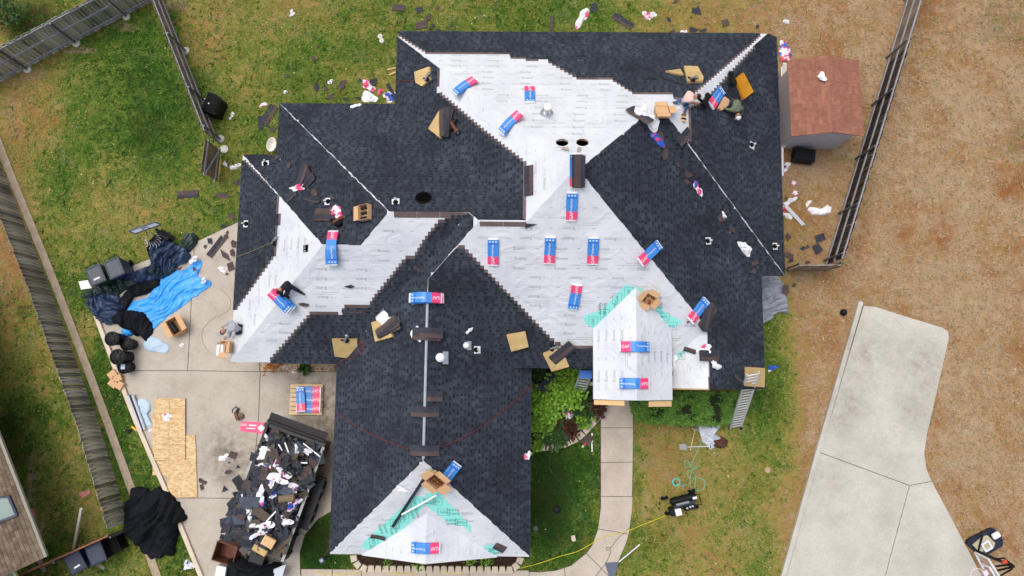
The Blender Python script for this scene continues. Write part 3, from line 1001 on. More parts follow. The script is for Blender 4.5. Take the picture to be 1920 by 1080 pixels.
SHING.sort(key=lambda q: -q[0])
for sc_, mb in SHING[:295]:
    mb.build('shingle', [M_SH, M_SHB, M_SHD], HOUSE)
rest = MB()
for sc_, mb in SHING[295:]:
    i0 = len(rest.v)
    rest.v.extend(mb.v); rest.f.extend([tuple(i0 + a for a in f) for f in mb.f]); rest.m.extend(mb.m); rest.t.extend(mb.t)
tag(rest.build('shingles', [M_SH, M_SHB, M_SHD], HOUSE), kind='stuff')

# ---- printing on the underlayment, teal membrane in the valleys
def prints(k, period=1.36, row=.35, off=0.0, size=.155, seed=0):
    pl = PL[k]
    r = random.Random(seed + len(k) * 7)
    P0 = [(p.x, p.y) for p in inset_poly([pl.as_(u, v) for u, v in POLY[k][0]], .12)]
    cov = [pl.as_(*on_plane(k, x, y)) for x, y in COVER[k]] if COVER.get(k) else None
    mb = MB()
    s1 = max(p[1] for p in P0); a0 = min(p[0] for p in P0); a1 = max(p[0] for p in P0)
    for q in np.arange(1.0, s1, 1.2):                   # the lap of one roll over the next
        for w0, w1 in scan(P0, q):
            x = w0
            while x < w1:
                w = min(.5, w1 - x)
                if not (cov and pip(cov, x + w / 2, q)):
                    yy = q + .012 * math.sin(x * 3.1 + q)
                    mb.face([pl.P(x, yy, .003), pl.P(x + w, yy, .003), pl.P(x + w, yy + .012, .0045), pl.P(x, yy + .012, .0045)], 1)
                x += w
    s, i = off + .2, 0
    while s < s1:
        roll = int(s / 1.25)
        flip = roll % 2 == 0
        x = a0 + r.random() * .1 + (roll % 3) * .37
        while x < a1:
            def free(c, w):
                return all(pip(P0, q, s) and not (cov and pip(cov, q, s - .12)) for q in (c - w, c, c + w))
            R = pl.alv; U = pl.upv
            if flip: R, U = -R, -U
            if free(x, .36):
                M1 = Matrix((R, U, pl.n)).transposed().to_4x4()
                M1.translation = pl.P(x, s, .003) + R * .11
                add_text(mb, 'Buster', size, M1, 0)
                M1.translation = pl.P(x, s, .003) - R * .24
                add_text(mb, 'Felt', size, M1, 1)
            if free(x + period / 2, .1):
                p = pl.P(x + period / 2, s, .003)
                mb.face([p - R * .06 - U * .008, p + R * .06 - U * .008, p + R * .06 + U * .008, p - R * .06 + U * .008], 0)
            x += period
        if i % 4 == 3:                                  # the dashed lap lines
            x = a0
            while x < a1 - .8:
                c = x + .45
                if all(pip(P0, q, s + .12) and not (cov and pip(cov, q, s)) for q in (c - .45, c, c + .45)):
                    p = pl.P(c, s + .12, .003); q = pl.P(c + .2, s + .19, .003)
                    for o_, hl in ((p, .42), (q, .3)):
                        mb.face([o_ - pl.alv * hl - pl.upv * .006, o_ + pl.alv * hl - pl.upv * .006, o_ + pl.alv * hl + pl.upv * .006, o_ - pl.alv * hl + pl.upv * .006], 0)
                x += 1.5
        s += row; i += 1
    if mb.f:
        tag(mb.build('printed_lettering', [M_INK, M_INK2], SLOPE[k]), kind='stuff')
for i, k in enumerate(('N', 'W1', 'S1', 'S3', 'Lw', 'Fw', 'Pl', 'Pr', 'Gs', 'Gl', 'Gr')):
    prints(k, row=.29 if k in ('Pl', 'Pr') else .35, seed=i)

def teal(k, px, marks, zoff=.006):
    pl = PL[k]
    P = [pl.as_(*on_plane(k, x, y)) for x, y in px]
    if area(P) < 0: P = P[::-1]
    # keep to the slope
    mb = MB()
    tris = tessellate_polygon([[Vector((a, s, 0)) for a, s in P]])
    for t3 in tris:
        q = [P[i] for i in t3]
        if area(q) < 0: q = q[::-1]
        mb.face([pl.P(a, s, zoff) for a, s in q], 0)
    n = len(P)
    for i in range(n):
        a, c = P[i], P[(i + 1) % n]
        mb.face([pl.P(*a, .001), pl.P(*c, .001), pl.P(*c, zoff), pl.P(*a, zoff)], 0)
    o = mb.build('membrane_strip', M_TEAL, SLOPE[k])
    mt = MB()
    for x, y, ang, kind in marks:
        c = Vector(W3(*on_plane(k, x, y), 0)); u, v = UV(c)
        p = W3(u, v, plane_z(k, u, v))
        R = Matrix.Rotation(math.radians(ang), 3, pl.n) @ pl.alv
        U = pl.n.cross(R)
        M1 = Matrix((R, U, pl.n)).transposed().to_4x4()
        M1.translation = p + pl.n * (zoff + .003)
        if kind == 'g':
            add_text(mt, 'GAF', .15, M1)
            for (x0, y0, x1, y1) in ((-.2, -.15, .2, -.14), (-.2, .14, .2, .15), (-.2, -.14, -.19, .14), (.19, -.14, .2, .14)):
                mt.face([M1 @ Vector((x0, y0, 0)), M1 @ Vector((x1, y0, 0)), M1 @ Vector((x1, y1, 0)), M1 @ Vector((x0, y1, 0))])
        else:
            M2 = M1.copy(); M2.translation = M1.translation + U * .08
            add_text(mt, 'Storm', .17, M2)
            M2.translation = M1.translation - U * .08
            add_text(mt, 'Guard', .17, M2)
    if mt.f:
        tag(mt.build('printed_lettering', M_TEALINK, o), kind='stuff')
teal('S1', [(1094, 597), (1098, 590), (1128, 582), (1172, 534), (1203, 540), (1204, 553), (1165, 583), (1114, 614), (1100, 610)], [(1112, 603, 90, 'g'), (1134, 590, 90, 'g'), (1157, 560, 90, 'g'), (1158, 577, -90, 's'), (1179, 549, 90, 'g'), (1130, 578, -90, 's')])
teal('S1', [(1221, 570), (1228, 566), (1250, 588), (1281, 603), (1262, 615), (1240, 606), (1224, 596)], [(1244, 594, 180, 'g'), (1231, 589, 180, 's'), (1229, 573, 180, 's'), (1258, 611, 180, 'g')])
teal('Fw', [(1262, 672), (1262, 656), (1284, 642), (1291, 650), (1278, 666), (1266, 682)], [(1277, 663, 0, 'g'), (1278, 653, 0, 's')])
teal('Gs', [(676, 1026), (684, 1014), (722, 980), (757, 948), (776, 929), (796, 931), (795, 948), (770, 980), (735, 1010), (712, 1036), (690, 1032)], [(701, 1015, 90, 'g'), (703, 1031, -80, 's'), (740, 982, 90, 'g'), (740, 998, -80, 's'), (758, 970, 90, 'g'), (779, 944, 90, 'g'), (778, 962, -80, 's'), (719, 991, -80, 's')])
teal('Gs', [(797, 930), (800, 924), (822, 922), (850, 952), (882, 985), (884, 1000), (868, 986), (846, 983), (812, 958), (798, 946)], [(818, 940, 180, 'g'), (832, 960, 0, 'g'), (849, 959, 0, 's'), (864, 979, 180, 'g'), (848, 979, 180, 's'), (806, 940, 180, 's')])
teal('Gs', [(905, 1038), (908, 1022), (928, 1021), (935, 1034), (930, 1041)], [(916, 1034, 10, 'g'), (929, 1033, 10, 's')])

# ---- walls, gable ends, trim
walls = [(-10.0, .85), (-10.0, 7.65), (-8.7, 7.65), (-8.7, 9.65), (-4.4, 9.65), (-4.4, 12.5), (9.0, 12.5), (9.0, 4.6), (8.2, 4.6), (8.2, Fv + .45), (uF - 2.2, Fv + .45), (uF - 2.2, 1.3), (uPl - .1, 1.3), (uPl - .1, 1.0), (0.0, 1.0), (0.0, -5.75), (-6.1, -5.75), (-6.1, .85)]
mb = MB()
mb.prism([W3(u, v, 0).to_2d() for u, v in walls], 0, 2.5)
mb.build('wall', M_BRICKW, HOUSE)
def gable_wall(pts, dep, name='gable_wall', m=None):
    """pts (u,v,z) in a vertical plane of constant v; dep thickness towards +v"""
    mb = MB()
    A = [W3(u, v, z) for u, v, z in pts]; B = [W3(u, v + dep, z) for u, v, z in pts]
    mb.face(A); mb.face(B[::-1])
    n = len(A)
    for i in range(n):
        mb.face([A[i], B[i], B[(i + 1) % n], A[(i + 1) % n]])
    return mb.build(name, m or M_BRICKW, HOUSE)
gable_wall([(uF - 2.2, Fv + .42, 2.7), (E1e - .6, Fv + .42, 2.62), (uF, Fv + .42, zF - .12)], .15)
gable_wall([(uGm - wG + .25, LN['Gs'] + .4, 2.72), (uGm + wG - .25, LN['Gs'] + .4, 2.72), (uGm, LN['Gs'] + .4, zGm - .15)], .12)
gable_wall([(uPl + .08, vPb + .28, zP - .25), (uPr - .08, vPb + .28, zP - .25), (uPr - .08, vPb + .28, zP - .12), (uPm, vPb + .28, zPm - .12), (uPl + .08, vPb + .28, zP - .12)], .1, m=M_TRIM)
def rake_board(k, a, b, drop=.07, w=.03, h=.14, m=M_WOOD, name='rake_board', out=0.0):
    pl = PL[k]
    A = pl.P(*pl.as_(*a), -drop - h / 2 + .0); B = pl.P(*pl.as_(*b), -drop - h / 2)
    d = Vector((0, 0, 0))
    A = A + W3(0, -out, 0); B = B + W3(0, -out, 0)
    mb = MB(); mb.bar(A, B, w, h, up=pl.n)
    return mb.build(name, m, HOUSE)
rake_board('Pl', (uPl, vPb), (uPm - .4, vPb), out=.1, w=.16, h=.05, drop=.05)
rake_board('Pr', (uPm + .5, vPb), (uPr, vPb), out=.12, w=.18, h=.05, drop=.05)
rake_board('Pl', (uPl, vPb), (uPm, vPb), out=-.03)
rake_board('Pr', (uPm, vPb), (uPr, vPb), out=-.03)
rake_board('Gl', (uGm - wG, vGe), (uGm, vGe), out=.01, m=M_TRIM)
rake_board('Gr', (uGm, vGe), (uGm + wG, vGe), out=.01, m=M_TRIM)
rake_board('Fw', (uFl, Fv), (uF, Fv), out=.02, w=.05)
rake_board('E1', (uF, Fv), (E1e, Fv), out=.0, m=M_TRIM)
rake_board('E2', (LN['E2'], LN['N']), (E2e, LN['N']), out=-.03, m=M_TRIM)
for u in (uPl + .2, uPr - .2):
    mb = MB(); c = W3(u, vPb + .5, 0)
    mb.box((c.x, c.y, (zP - .25) / 2), (.13, .13, zP - .25)); mb.box((c.x, c.y, .12), (.18, .18, .24)); mb.box((c.x, c.y, zP - .3), (.28, .28, .1))
    mb.build('porch_post', M_TRIM, HOUSE)
def fascia(k, a, b, m=M_TRIM):
    pl = PL[k]
    z = plane_z(k, *a) - .16
    A, B = W3(*a, z), W3(*b, z)
    mb = MB(); mb.bar(A, B, .03, .16)
    mb.build('fascia_board', m, HOUSE)
for k, i in (('N', 0), ('E2', 1), ('S2', 2), ('E1', 2), ('S1', 4), ('Mn', 0), ('Mw', 3), ('Ln', 0), ('Lw', 2), ('S3', 5), ('Wg', 5), ('Eg', 2), ('Gs', 1), ('Gs', 4), ('Pl', 2), ('Pr', 1), ('W1', 3)):
    P0 = POLY[k][0]
    a, b = P0[i], P0[(i + 1) % len(P0)]
    mid = ((POLY[k][0][0][0] + POLY[k][0][2][0]) / 2, (POLY[k][0][0][1] + POLY[k][0][2][1]) / 2)
    sh = OUTW[k]
    a2 = (a[0] - sh[0] * .03, a[1] - sh[1] * .03); b2 = (b[0] - sh[0] * .03, b[1] - sh[1] * .03)
    fascia(k, a2, b2)
# galvanised ridge strip and the brown starter strips left along the ridges
M_GALV = mat('galvanised', srgb(200, 203, 208), .35, .06, 4, metal=.75)
def ridge_piece(p, q, drop_dir, w, name, m, h=.02):
    mb = MB()
    d = (q - p).normalized()
    for sd in drop_dir:
        A = [p, q, q + sd * w, p + sd * w]
        n = (A[1] - A[0]).cross(A[3] - A[0]).normalized()
        if n.z < 0: n = -n; A = [A[1], A[0], A[3], A[2]]
        mb.face([a + n * h for a in A]); 
        for i in range(4):
            a, c = A[i], A[(i + 1) % 4]
            mb.face([a, c, c + n * h, a + n * h])
    return mb.build(name, m, HOUSE)
rA = PL['Wg'].P(*PL['Wg'].as_(*T7)); rB = PL['Wg'].P(*PL['Wg'].as_(*T8))
ridge_piece(rA.lerp(rB, .08), rA.lerp(rB, .99), [-PL['Wg'].upv, -PL['Eg'].upv], .03, 'ridge_strip', M_GALV, .03)
m4 = PL['S3'].P(*PL['S3'].as_(*T4)); m3 = PL['S3'].P(*PL['S3'].as_(*T3))
for i in range(3):
    ridge_piece(m4.lerp(m3, .06 + i * .29), m4.lerp(m3, .06 + i * .29 + .285), [-PL['S3'].upv], .19, 'ridge_shingle', M_SHB, .016)
m2 = PL['S1'].P(*PL['S1'].as_(*T2)); m1 = PL['S1'].P(*PL['S1'].as_(*T1))
for i in range(2):
    ridge_piece(m2.lerp(m1, .02 + i * .49), m2.lerp(m1, .02 + i * .49 + .48), [-PL['S1'].upv], .16, 'ridge_shingle', M_SHB, .016)
# ================================================================== FENCES
M_PICK = mat('weathered_picket', srgb(152, 146, 138), .92, .9, 2.2, .35, 25, stretch=(6, 6, .5), obj_rand=.55, spec=.15)
M_PICKW = mat('brown_picket', srgb(134, 118, 102), .92, .55, 2.2, .35, 25, stretch=(6, 6, .5), obj_rand=.35, spec=.15)
M_PICKD = mat('dark_picket', srgb(64, 54, 48), .92, .5, 2.2, .35, 25, stretch=(6, 6, .5), obj_rand=.4, spec=.15)
M_RAIL = mat('grey_rail', srgb(150, 152, 158), .85, .2, 3, .2, 30, obj_rand=.1)
M_POSTM = mat('steel_post', srgb(98, 106, 112), .5, .15, 4, metal=.5)
M_FOOT = mat('footing_concrete', srgb(196, 192, 182), .95, .1, 8)
M_RUST = mat('rusty_edge', srgb(150, 92, 58), .9, .25, 6)
def mesh_bar(name, L, w, h, m, bev=0):
    mb = MB(); mb.box((0, 0, L / 2), (w, h, L)); me = mb.data(name); me.materials.append(m); return me
def fence(label, base, height, side, mpick, posts=None, rails=(.25, .95, 1.4), footing=True, pw=.142, post_h=None, kick=False, rail_m=None, seed=1, group=None, every=2.4, dark=None):
    """base: two ground points; side +1/-1: which side (left of the direction) carries rails and posts"""
    a, b = base
    d = (b - a); L = d.length; d.normalize()
    nrm = Vector((-d.y, d.x, 0)) * side
    root = thing('fence', label, 'fence', frame(a, d, (0, 0, 1)), group)
    r = random.Random(seed)
    n = int(L / (pw + .012))
    meshes = []
    for q in range(5):
        hh = height + r.uniform(-.025, .02)
        mb = MB(); w = pw - r.uniform(.0, .012)
        mb.mesh([(-w / 2, -.009, .03), (w / 2, -.009, .03), (w / 2, -.009, hh - .03), (w / 2 - .03, -.009, hh), (-w / 2 + .03, -.009, hh), (-w / 2, -.009, hh - .03),
                 (-w / 2, .009, .03), (w / 2, .009, .03), (w / 2, .009, hh - .03), (w / 2 - .03, .009, hh), (-w / 2 + .03, .009, hh), (-w / 2, .009, hh - .03)],
                [(0, 1, 2, 3, 4, 5), (11, 10, 9, 8, 7, 6)] + [(i, i + 6, (i + 1) % 6 + 6, (i + 1) % 6) for i in range(6)])
        me = mb.data('picket'); me.materials.append(mpick); meshes.append(me)
    dms = []
    for me in meshes:
        m2 = me.copy(); m2.materials.clear(); m2.materials.append(M_PICKD); dms.append(m2)
    for i in range(n):
        o = link('picket', (dms if dark and i / n > dark + r.uniform(-.03, .03) else meshes)[r.randrange(5)], root)
        o.location = ((i + .5) * L / n, r.uniform(-.006, .006), 0)
        o.rotation_euler = (r.uniform(-.012, .012), r.uniform(-.008, .008), r.uniform(-.03, .03))
    for z in rails:
        mb = MB()
        mb.bar((0, side * .034, z), (L, side * .034, z), .04, .085)
        mb.build('rail', rail_m or M_RAIL, root)
    xs = posts if posts is not None else [i * L / max(1, round(L / every)) for i in range(max(1, round(L / every)) + 1)]
    for x in xs:
        mb = MB(); mb.tube([(x, side * .10, 0), (x, side * .10, (post_h or height - .05))], .038, 8)
        po = mb.build('post', M_POSTM, root)
        if footing:
            mb = MB(); mb.lathe((x, side * .10, 0), [(.17, -.05), (.17, .03), (.13, .05), (.0, .055)], 12)
            mb.build('footing', M_FOOT, po)
    if kick:
        mb = MB(); mb.bar((0, side * .03, .09), (L, side * .03, .09), .03, .16); mb.build('kick_board', mpick, root)
    return root
def along(base, pxs):
    a, b = base; d = (b - a).normalized()
    return [(G(*p) - a).dot(d) for p in pxs]
b = (G(-60, 185), G(286, 1))
fence('long grey weathered fence with three rails crossing the far corner of the lawn', b, 1.75, -1, M_PICK, posts=along(b, [(-40, 178), (52, 131), (145, 85), (241, 38)]), rails=(.2, .95, 1.65), seed=2, kick=True)
b = (G(303, -8), G(412, 270))
fence('tan backed weathered fence running down the lawn to the open gate', b, 1.62, 1, M_PICKW, posts=along(b, [(349, 95), (386, 191), (410, 262)]), rails=(.25, .85, 1.5), seed=3)
# the gate hangs open from the last post
g0, g1 = G(416, 284), G(408, 346)
d = (g1 - g0); gl = d.length; d.normalize()
gate = thing('gate', 'open wooden fence gate swung out at the end of the weathered fence', 'gate', frame(g0, d, (0, 0, 1)))
r = random.Random(4)
for i in range(int(gl / .145)):
    mb = MB(); mb.box((0, 0, .85), (.135, .018, 1.5 + r.uniform(-.02, .02)))
    o = mb.build('picket', M_PICKW, gate); o.location = ((i + .5) * .145, 0, 0)
for z in (.35, 1.35):
    mb = MB(); mb.bar((0, .03, z), (gl, .03, z), .035, .09); mb.build('rail', M_RAIL, gate)
mb = MB(); mb.bar((.05, .065, .38), (gl - .05, .065, 1.32), .03, .09); mb.build('brace', M_RAIL, gate)
mb = MB(); mb.box((.02, .03, .3), (.1, .09, .05)); mb.box((.02, .03, 1.38), (.1, .09, .05)); mb.build('hinge', M_POSTM, gate)
mb = MB(); mb.lathe(tuple(G(421, 280)), [(.17, -.05), (.17, .05), (.0, .06)], 14); tag(mb.build('post_footing', M_FOOT), 'round concrete footing left bare beside the open gate', 'footing')
# left boundary, seen from its inner face
b = (G(-40, 206), G(95, 543)); b2 = (G(95, 543), G(190, 808)); b3 = (G(190, 808), G(241, 978))
fence('weathered dark board fence at the lawn edge, upper run', b, 1.42, 1, M_PICK, rails=(), posts=[], seed=5, pw=.15)
fence('weathered dark board fence beside the driveway, middle run', b2, 1.42, 1, M_PICK, rails=(), posts=[], seed=6, pw=.15)
fence('weathered dark board fence ending at the heaped black tarp', b3, 1.45, 1, M_PICK, rails=(), posts=[], seed=7, pw=.15)
b = (G(242, 988), G(40, 1078))
fence('rusty edged board fence seen edge on behind two dark bins', b, 1.42, 1, M_PICKW, rails=(.3, 1.42), rail_m=M_RUST, footing=False, seed=8)
b = (G(1712, -40), G(1547, 497))
fence('long three railed board fence between the shed yard and the dry field', b, 1.7, -1, M_PICKW, posts=along(b, [(1700, 2), (1661, 109), (1634, 197), (1605, 299), (1574, 401), (1550, 490)]), rails=(.2, .9, 1.6), footing=False, seed=9, dark=.3, pw=.12)
b = (G(1474, 509), G(1549, 508))
fence('short brown board fence closing the yard beside the roof corner', b, 1.5, 1, M_PICKW, rails=(.3, 1.3), footing=False, seed=10)

# ================================================================== SHED
SHT = srgb(146, 100, 84)
M_SHED = mat('terracotta_shingle', SHT, .92, .14, 5, .4, 80, tint=.14, spec=.1)
M_SHEDW = mat('lilac_grey_siding', srgb(196, 194, 204), .6, .05, 3)
def shed():
    zt, zr = 2.0, 2.42
    c = [G(1484, 117, zt), G(1613, 110, zt), G(1614, 256, zt), G(1477, 254, zt)]
    ridge0, ridge1 = G(1552, 101, zr), G(1551, 249, zr)
    root = thing('shed', 'small garden shed with a terracotta shingle gable roof and pale siding', 'shed', (c[0] + c[2]) / 2 * 1.0)
    root.location.z = 0
    base = root.location.copy()
    L = lambda p: Vector(p) - base
    # even out the plan so that the shed is a true rectangle
    x0 = (c[0].x + c[3].x) / 2; x1 = (c[1].x + c[2].x) / 2; y1 = (c[0].y + c[1].y) / 2; y0 = (c[2].y + c[3].y) / 2
    xm = (x0 + x1) / 2
    w = MB()
    ov = .16
    bx0, bx1, by0, by1 = x0 + ov, x1 - ov, y0 + ov, y1 - ov
    for (a, b_) in (((bx0, by0), (bx1, by0)), ((bx1, by0), (bx1, by1)), ((bx1, by1), (bx0, by1)), ((bx0, by1), (bx0, by0))):
        A, B = Vector((*a, 0)), Vector((*b_, 0))
        d = (B - A); ll = d.length; d.normalize(); nn = Vector((d.y, -d.x, 0))
        gab = abs(d.x) > .5
        n = int(ll / .3)
        for i in range(n):
            p, q = A + d * (i * ll / n + .004), A + d * ((i + 1) * ll / n - .004)
            def top(v):
                return zt + .04 + ((zr - zt) * (1 - abs(v.x - xm) / ((x1 - x0) / 2)) if gab else 0) - .05
            m_ = MB()
            P = [p, q, q + Vector((0, 0, top(q))), p + Vector((0, 0, top(p)))]
            F = [L(v + nn * .012) for v in P]; Bk = [L(v - nn * .02) for v in P]
            m_.mesh(F + Bk, [(0, 1, 2, 3), (7, 6, 5, 4), (0, 4, 5, 1), (1, 5, 6, 2), (2, 6, 7, 3), (3, 7, 4, 0)])
            m_.build('siding_panel', M_SHEDW, root)
    m_ = MB(); m_.prism([L((a, b_, 0)).to_2d() for a, b_ in ((bx0 + .03, by0 + .03), (bx1 - .03, by0 + .03), (bx1 - .03, by1 - .03), (bx0 + .03, by1 - .03))], 0, zt - .1); m_.build('wall', M_SHEDW, root)
    r = random.Random(12)
    for sd in (-1, 1):
        xe = x0 if sd < 0 else x1
        run_ = abs(xm - xe)
        sl = math.hypot(run_, zr - zt)
        up = Vector((xm - xe, 0, zr - zt)) / sl
        nn = Vector((-(zr - zt) * (1 if sd > 0 else -1) * -1, 0, run_)) / sl
        nn = Vector(((zr - zt) / sl * sd, 0, run_ / sl))
        dk = MB(); A = [Vector((xe, y0, zt)), Vector((xe, y1, zt)), Vector((xm, y1, zr)), Vector((xm, y0, zr))]
        if sd > 0: A = [A[0], A[1], A[2], A[3]]
        else: A = [A[1], A[0], A[3], A[2]]
        dk.mesh([L(p) for p in A] + [L(p - nn * .06) for p in A], [(0, 1, 2, 3), (7, 6, 5, 4), (0, 4, 5, 1), (1, 5, 6, 2), (2, 6, 7, 3), (3, 7, 4, 0)])
        rs = dk.build('roof', M_SHED, root)
        rows = 10
        ex = sl / rows
        for i in range(rows):
            y = y0 - r.random() * .3
            while y < y1:
                ya, yb = max(y + .006, y0 - .01), min(y + .31, y1 + .01)
                y += .31
                if yb - ya < .04: continue
                s0, s1 = i * ex - .01, min((i + 1) * ex + .05, sl)
                P = lambda yy, s, h: L(Vector((xe, yy, zt)) + up * s + nn * h)
                m_ = MB()
                T = [P(ya, s0, .02), P(yb, s0, .02), P(yb, s1, .006), P(ya, s1, .006)]
                Bt = [P(ya, s0, .004), P(yb, s0, .004), P(yb, s1, .001), P(ya, s1, .001)]
                t = r.random()
                fs = [(0, 1, 2, 3), (0, 4, 5, 1), (1, 5, 6, 2), (3, 7, 4, 0)]
                if sd < 0: fs = [f[::-1] for f in fs]
                m_.mesh(T + Bt, fs, 0, t)
                m_.build('shingle', M_SHED, rs)
    cap = MB(); cap.mesh([L(p) for p in (Vector((xm - .13, y0, zr - .045)), Vector((xm, y0, zr + .03)), Vector((xm + .13, y0, zr - .045)), Vector((xm - .13, y1, zr - .045)), Vector((xm, y1, zr + .03)), Vector((xm + .13, y1, zr - .045)))], [(0, 1, 4, 3), (1, 2, 5, 4)], 0, .7)
    cap.build('ridge_cap', M_SHED, root)
shed()
# ================================================================== THINGS ON THE ROOF
M_PINK = mat('pink_wrap', srgb(226, 66, 118), .4, .06, 3, .15, 14, spec=.5)
M_BLUE = mat('blue_wrap', srgb(58, 132, 212), .4, .12, 3, .15, 14, spec=.5)
M_NAVY = mat('deep_blue_wrap', srgb(38, 92, 188), .4, .1, 3, .15, 14, spec=.5)
M_WHITEP = mat('white_plastic', srgb(232, 233, 238), .5, .05, 3, .2, 14)
M_LETTER = mat('white_lettering', srgb(238, 240, 245), .5, .03, 3)
M_FOAM = mat('yellow_foam', srgb(188, 162, 114), .95, .16, 3, .35, 22, spec=.1, obj_rand=.12)
M_FOAMO = mat('orange_foam', srgb(192, 134, 40), .95, .2, 4, .35, 22, spec=.1)
M_CARD = mat('cardboard', srgb(204, 164, 122), .9, .08, 3, .1, 20)
M_CARDIN = mat('cardboard_inside', srgb(160, 118, 80), .9, .1, 3)
M_STEEL = mat('tool_steel', srgb(150, 154, 160), .35, .1, 5, metal=.8)
M_DARKPL = mat('black_plastic', srgb(20, 21, 24), .5, .2, 4, spec=.2)
M_RUBBER = mat('black_rubber', srgb(16, 16, 18), .75, .2, 4, spec=.15)
M_REDCABLE = mat('red_hose', srgb(128, 36, 36), .6, .1, 4)
M_COPPER = mat('copper_coils', srgb(122, 78, 44), .5, .35, 18, metal=.3)
M_BRONZE = mat('tool_brown', srgb(92, 56, 36), .5, .25, 12)

def roof_frame(p0, p1, lift=0.0):
    """frame on the roof: origin midway between two photo points, x towards the second"""
    (a, ka), (b, kb) = roof_near(*p0), roof_near(*p1)
    m = roof_near((p0[0] + p1[0]) / 2, (p0[1] + p1[1]) / 2)
    n = PL[m[1]].n.copy()
    if ka != kb:
        n = (PL[ka].n + PL[kb].n + PL[m[1]].n).normalized()
    o = m[0] if ka == kb else (m[0] * .5 + (a + b) * .25)
    if ka != kb: o = m[0]
    return frame(o + n * lift, b - a, n)

def bundle_mesh(L=.95, W=.35, H=.075, bend=0.0, seed=0, soft=.15, twist=0.0):
    """wrapped bundle, pink end at -x, draped over a ridge when bend (the slope on each side) is set"""
    r = random.Random(seed)
    xs = [-L / 2, -L / 2 + .025, -L / 2 + .04, -L / 2 + .18, -L / 2 + .32, -L / 2 + .325, -.02, .08, .2, L / 2 - .2, L / 2 - .16, L / 2 - .05, L / 2 - .03, L / 2]
    zone = [2, 2, 0, 0, 0, 1, 1, 1, 1, 3, 1, 1, 2]
    def z(x):
        return -bend * (math.sqrt(x * x + soft * soft) - soft)
    ring = [(-.5, 0), (-.5, .75), (-.46, 1), (-.2, 1.03), (.2, 1.03), (.46, 1), (.5, .75), (.5, 0)]
    vs, fs, ms = [], [], []
    for i, x in enumerate(xs):
        e = .94 if i in (0, len(xs) - 1) else 1
        sl = -bend * x / math.sqrt(x * x + soft * soft) if bend else 0
        nx, nz = -sl / math.hypot(1, sl), 1 / math.hypot(1, sl)
        for a, h in ring:
            hh = h * H * (e if h else 1) + (r.uniform(-.004, .004) if h else 0)
            vs.append((x + nx * hh, a * W * e + twist * x * x + (r.uniform(-.005, .005)), z(x) + nz * hh))
    n = len(ring)
    for i in range(len(xs) - 1):
        for k in range(n):
            fs.append((i * n + k, (i + 1) * n + k, (i + 1) * n + (k + 1) % n, i * n + (k + 1) % n)); ms.append(zone[i])
    fs.append(tuple(range(n))); ms.append(2)
    fs.append(tuple((len(xs) - 1) * n + k for k in range(n))[::-1]); ms.append(2)
    fs = [f[::-1] for f in fs]
    return vs, fs, ms
def bundle(name, label, group, p0=None, p1=None, mx=None, bend=0.0, layers=1, L=.95, W=.35, seed=0, twist=0.0, cat='shingle bundle', H=.075):
    root = thing(name, label, cat, mx if mx is not None else roof_frame(p0, p1, .012), group)
    r = random.Random(seed)
    for k in range(layers):
        mb = MB()
        vs, fs, ms = bundle_mesh(L, W, H, bend, seed + k, twist=twist)
        R = Matrix.Rotation(r.uniform(-.05, .05) if layers > 1 else 0, 4, 'Z')
        R.translation = Vector((r.uniform(-.05, .05) if layers > 1 else 0, r.uniform(-.03, .03) if layers > 1 else 0, k * (H + .003)))
        mb.mesh([R @ Vector(v) for v in vs], fs, ms)
        o = mb.build('wrapper', [M_PINK, M_BLUE, M_WHITEP, M_NAVY], root)
        if k == layers - 1:
            T = MB()
            def put(s, size, x, y, m=0, rot=0):
                sl = -bend * x / math.sqrt(x * x + .0225) if bend else 0
                ax = Vector((1, 0, sl)).normalized(); nz = Vector((-sl, 0, 1)).normalized()
                M1 = Matrix((ax, Vector((0, 1, 0)), nz)).transposed().to_4x4()
                z0 = -bend * (math.sqrt(x * x + .0225) - .15) if bend else 0
                M1.translation = Vector((x, y + twist * x * x, z0)) + nz * (H * 1.03 + .006)
                add_text(T, s, size, R @ M1 @ Matrix.Rotation(rot, 4, 'Z'), m)
            put('GAF', .155, -L / 2 + .18, 0)
            put('Timberline', .1, .06 if not bend else .16, .02)
            for q in (-.1, 0, .1):
                px_ = L / 2 - .1
                put('•', .2, px_, q)
            tag(T.build('printed_lettering', M_LETTER, o), kind='stuff')
    return root
GB = 'wrapped shingle bundles laid out on the roof'
BUN = [
    ('wrapped shingle bundle first of the row of three, nearest the stepped dark shingles', (924.5, 496), (925, 447), {}),
    ('shingle bundle in the middle of the row of three on the front slope', (1029.5, 495), (1032, 442), {}),
    ('shingle bundle third in the row of three on the front slope', (1110.5, 495), (1113, 444), {}),
    ('shingle bundle lying below the stacked dark shingles at the roof peak', (1071, 413), (1073, 360), {}),
    ('tilted shingle bundle straddling the edge of the dark front hip', (1199, 492), (1235, 458), {}),
    ('shingle bundle with its pink end uppermost, above the teal membrane', (1082, 533), (1074, 578), {}),
    ('bent shingle bundle nearest the yellow foam pad on the rear slope', (889, 148), (853, 176), dict(twist=.25)),
    ('short looking shingle bundle upright near the tall vent pipe on the rear slope', (992.5, 161), (994, 197), {}),
    ('bent shingle bundle lying across the rear white slope near the stepped edge', (978, 213), (937, 247), dict(twist=.2)),
    ('shingle bundle straddling the dark stepped edge on the front hip corner', (1294, 601), (1322, 563), dict()),
    ('shingle bundle lying on the far dark slope beside the kneeling workers', (1330, 201), (1353, 168), {}),
]
for i, (lb, p0, p1, kw) in enumerate(BUN):
    bundle('shingle_bundle', lb, GB, p0, p1, seed=30 + i, **kw)
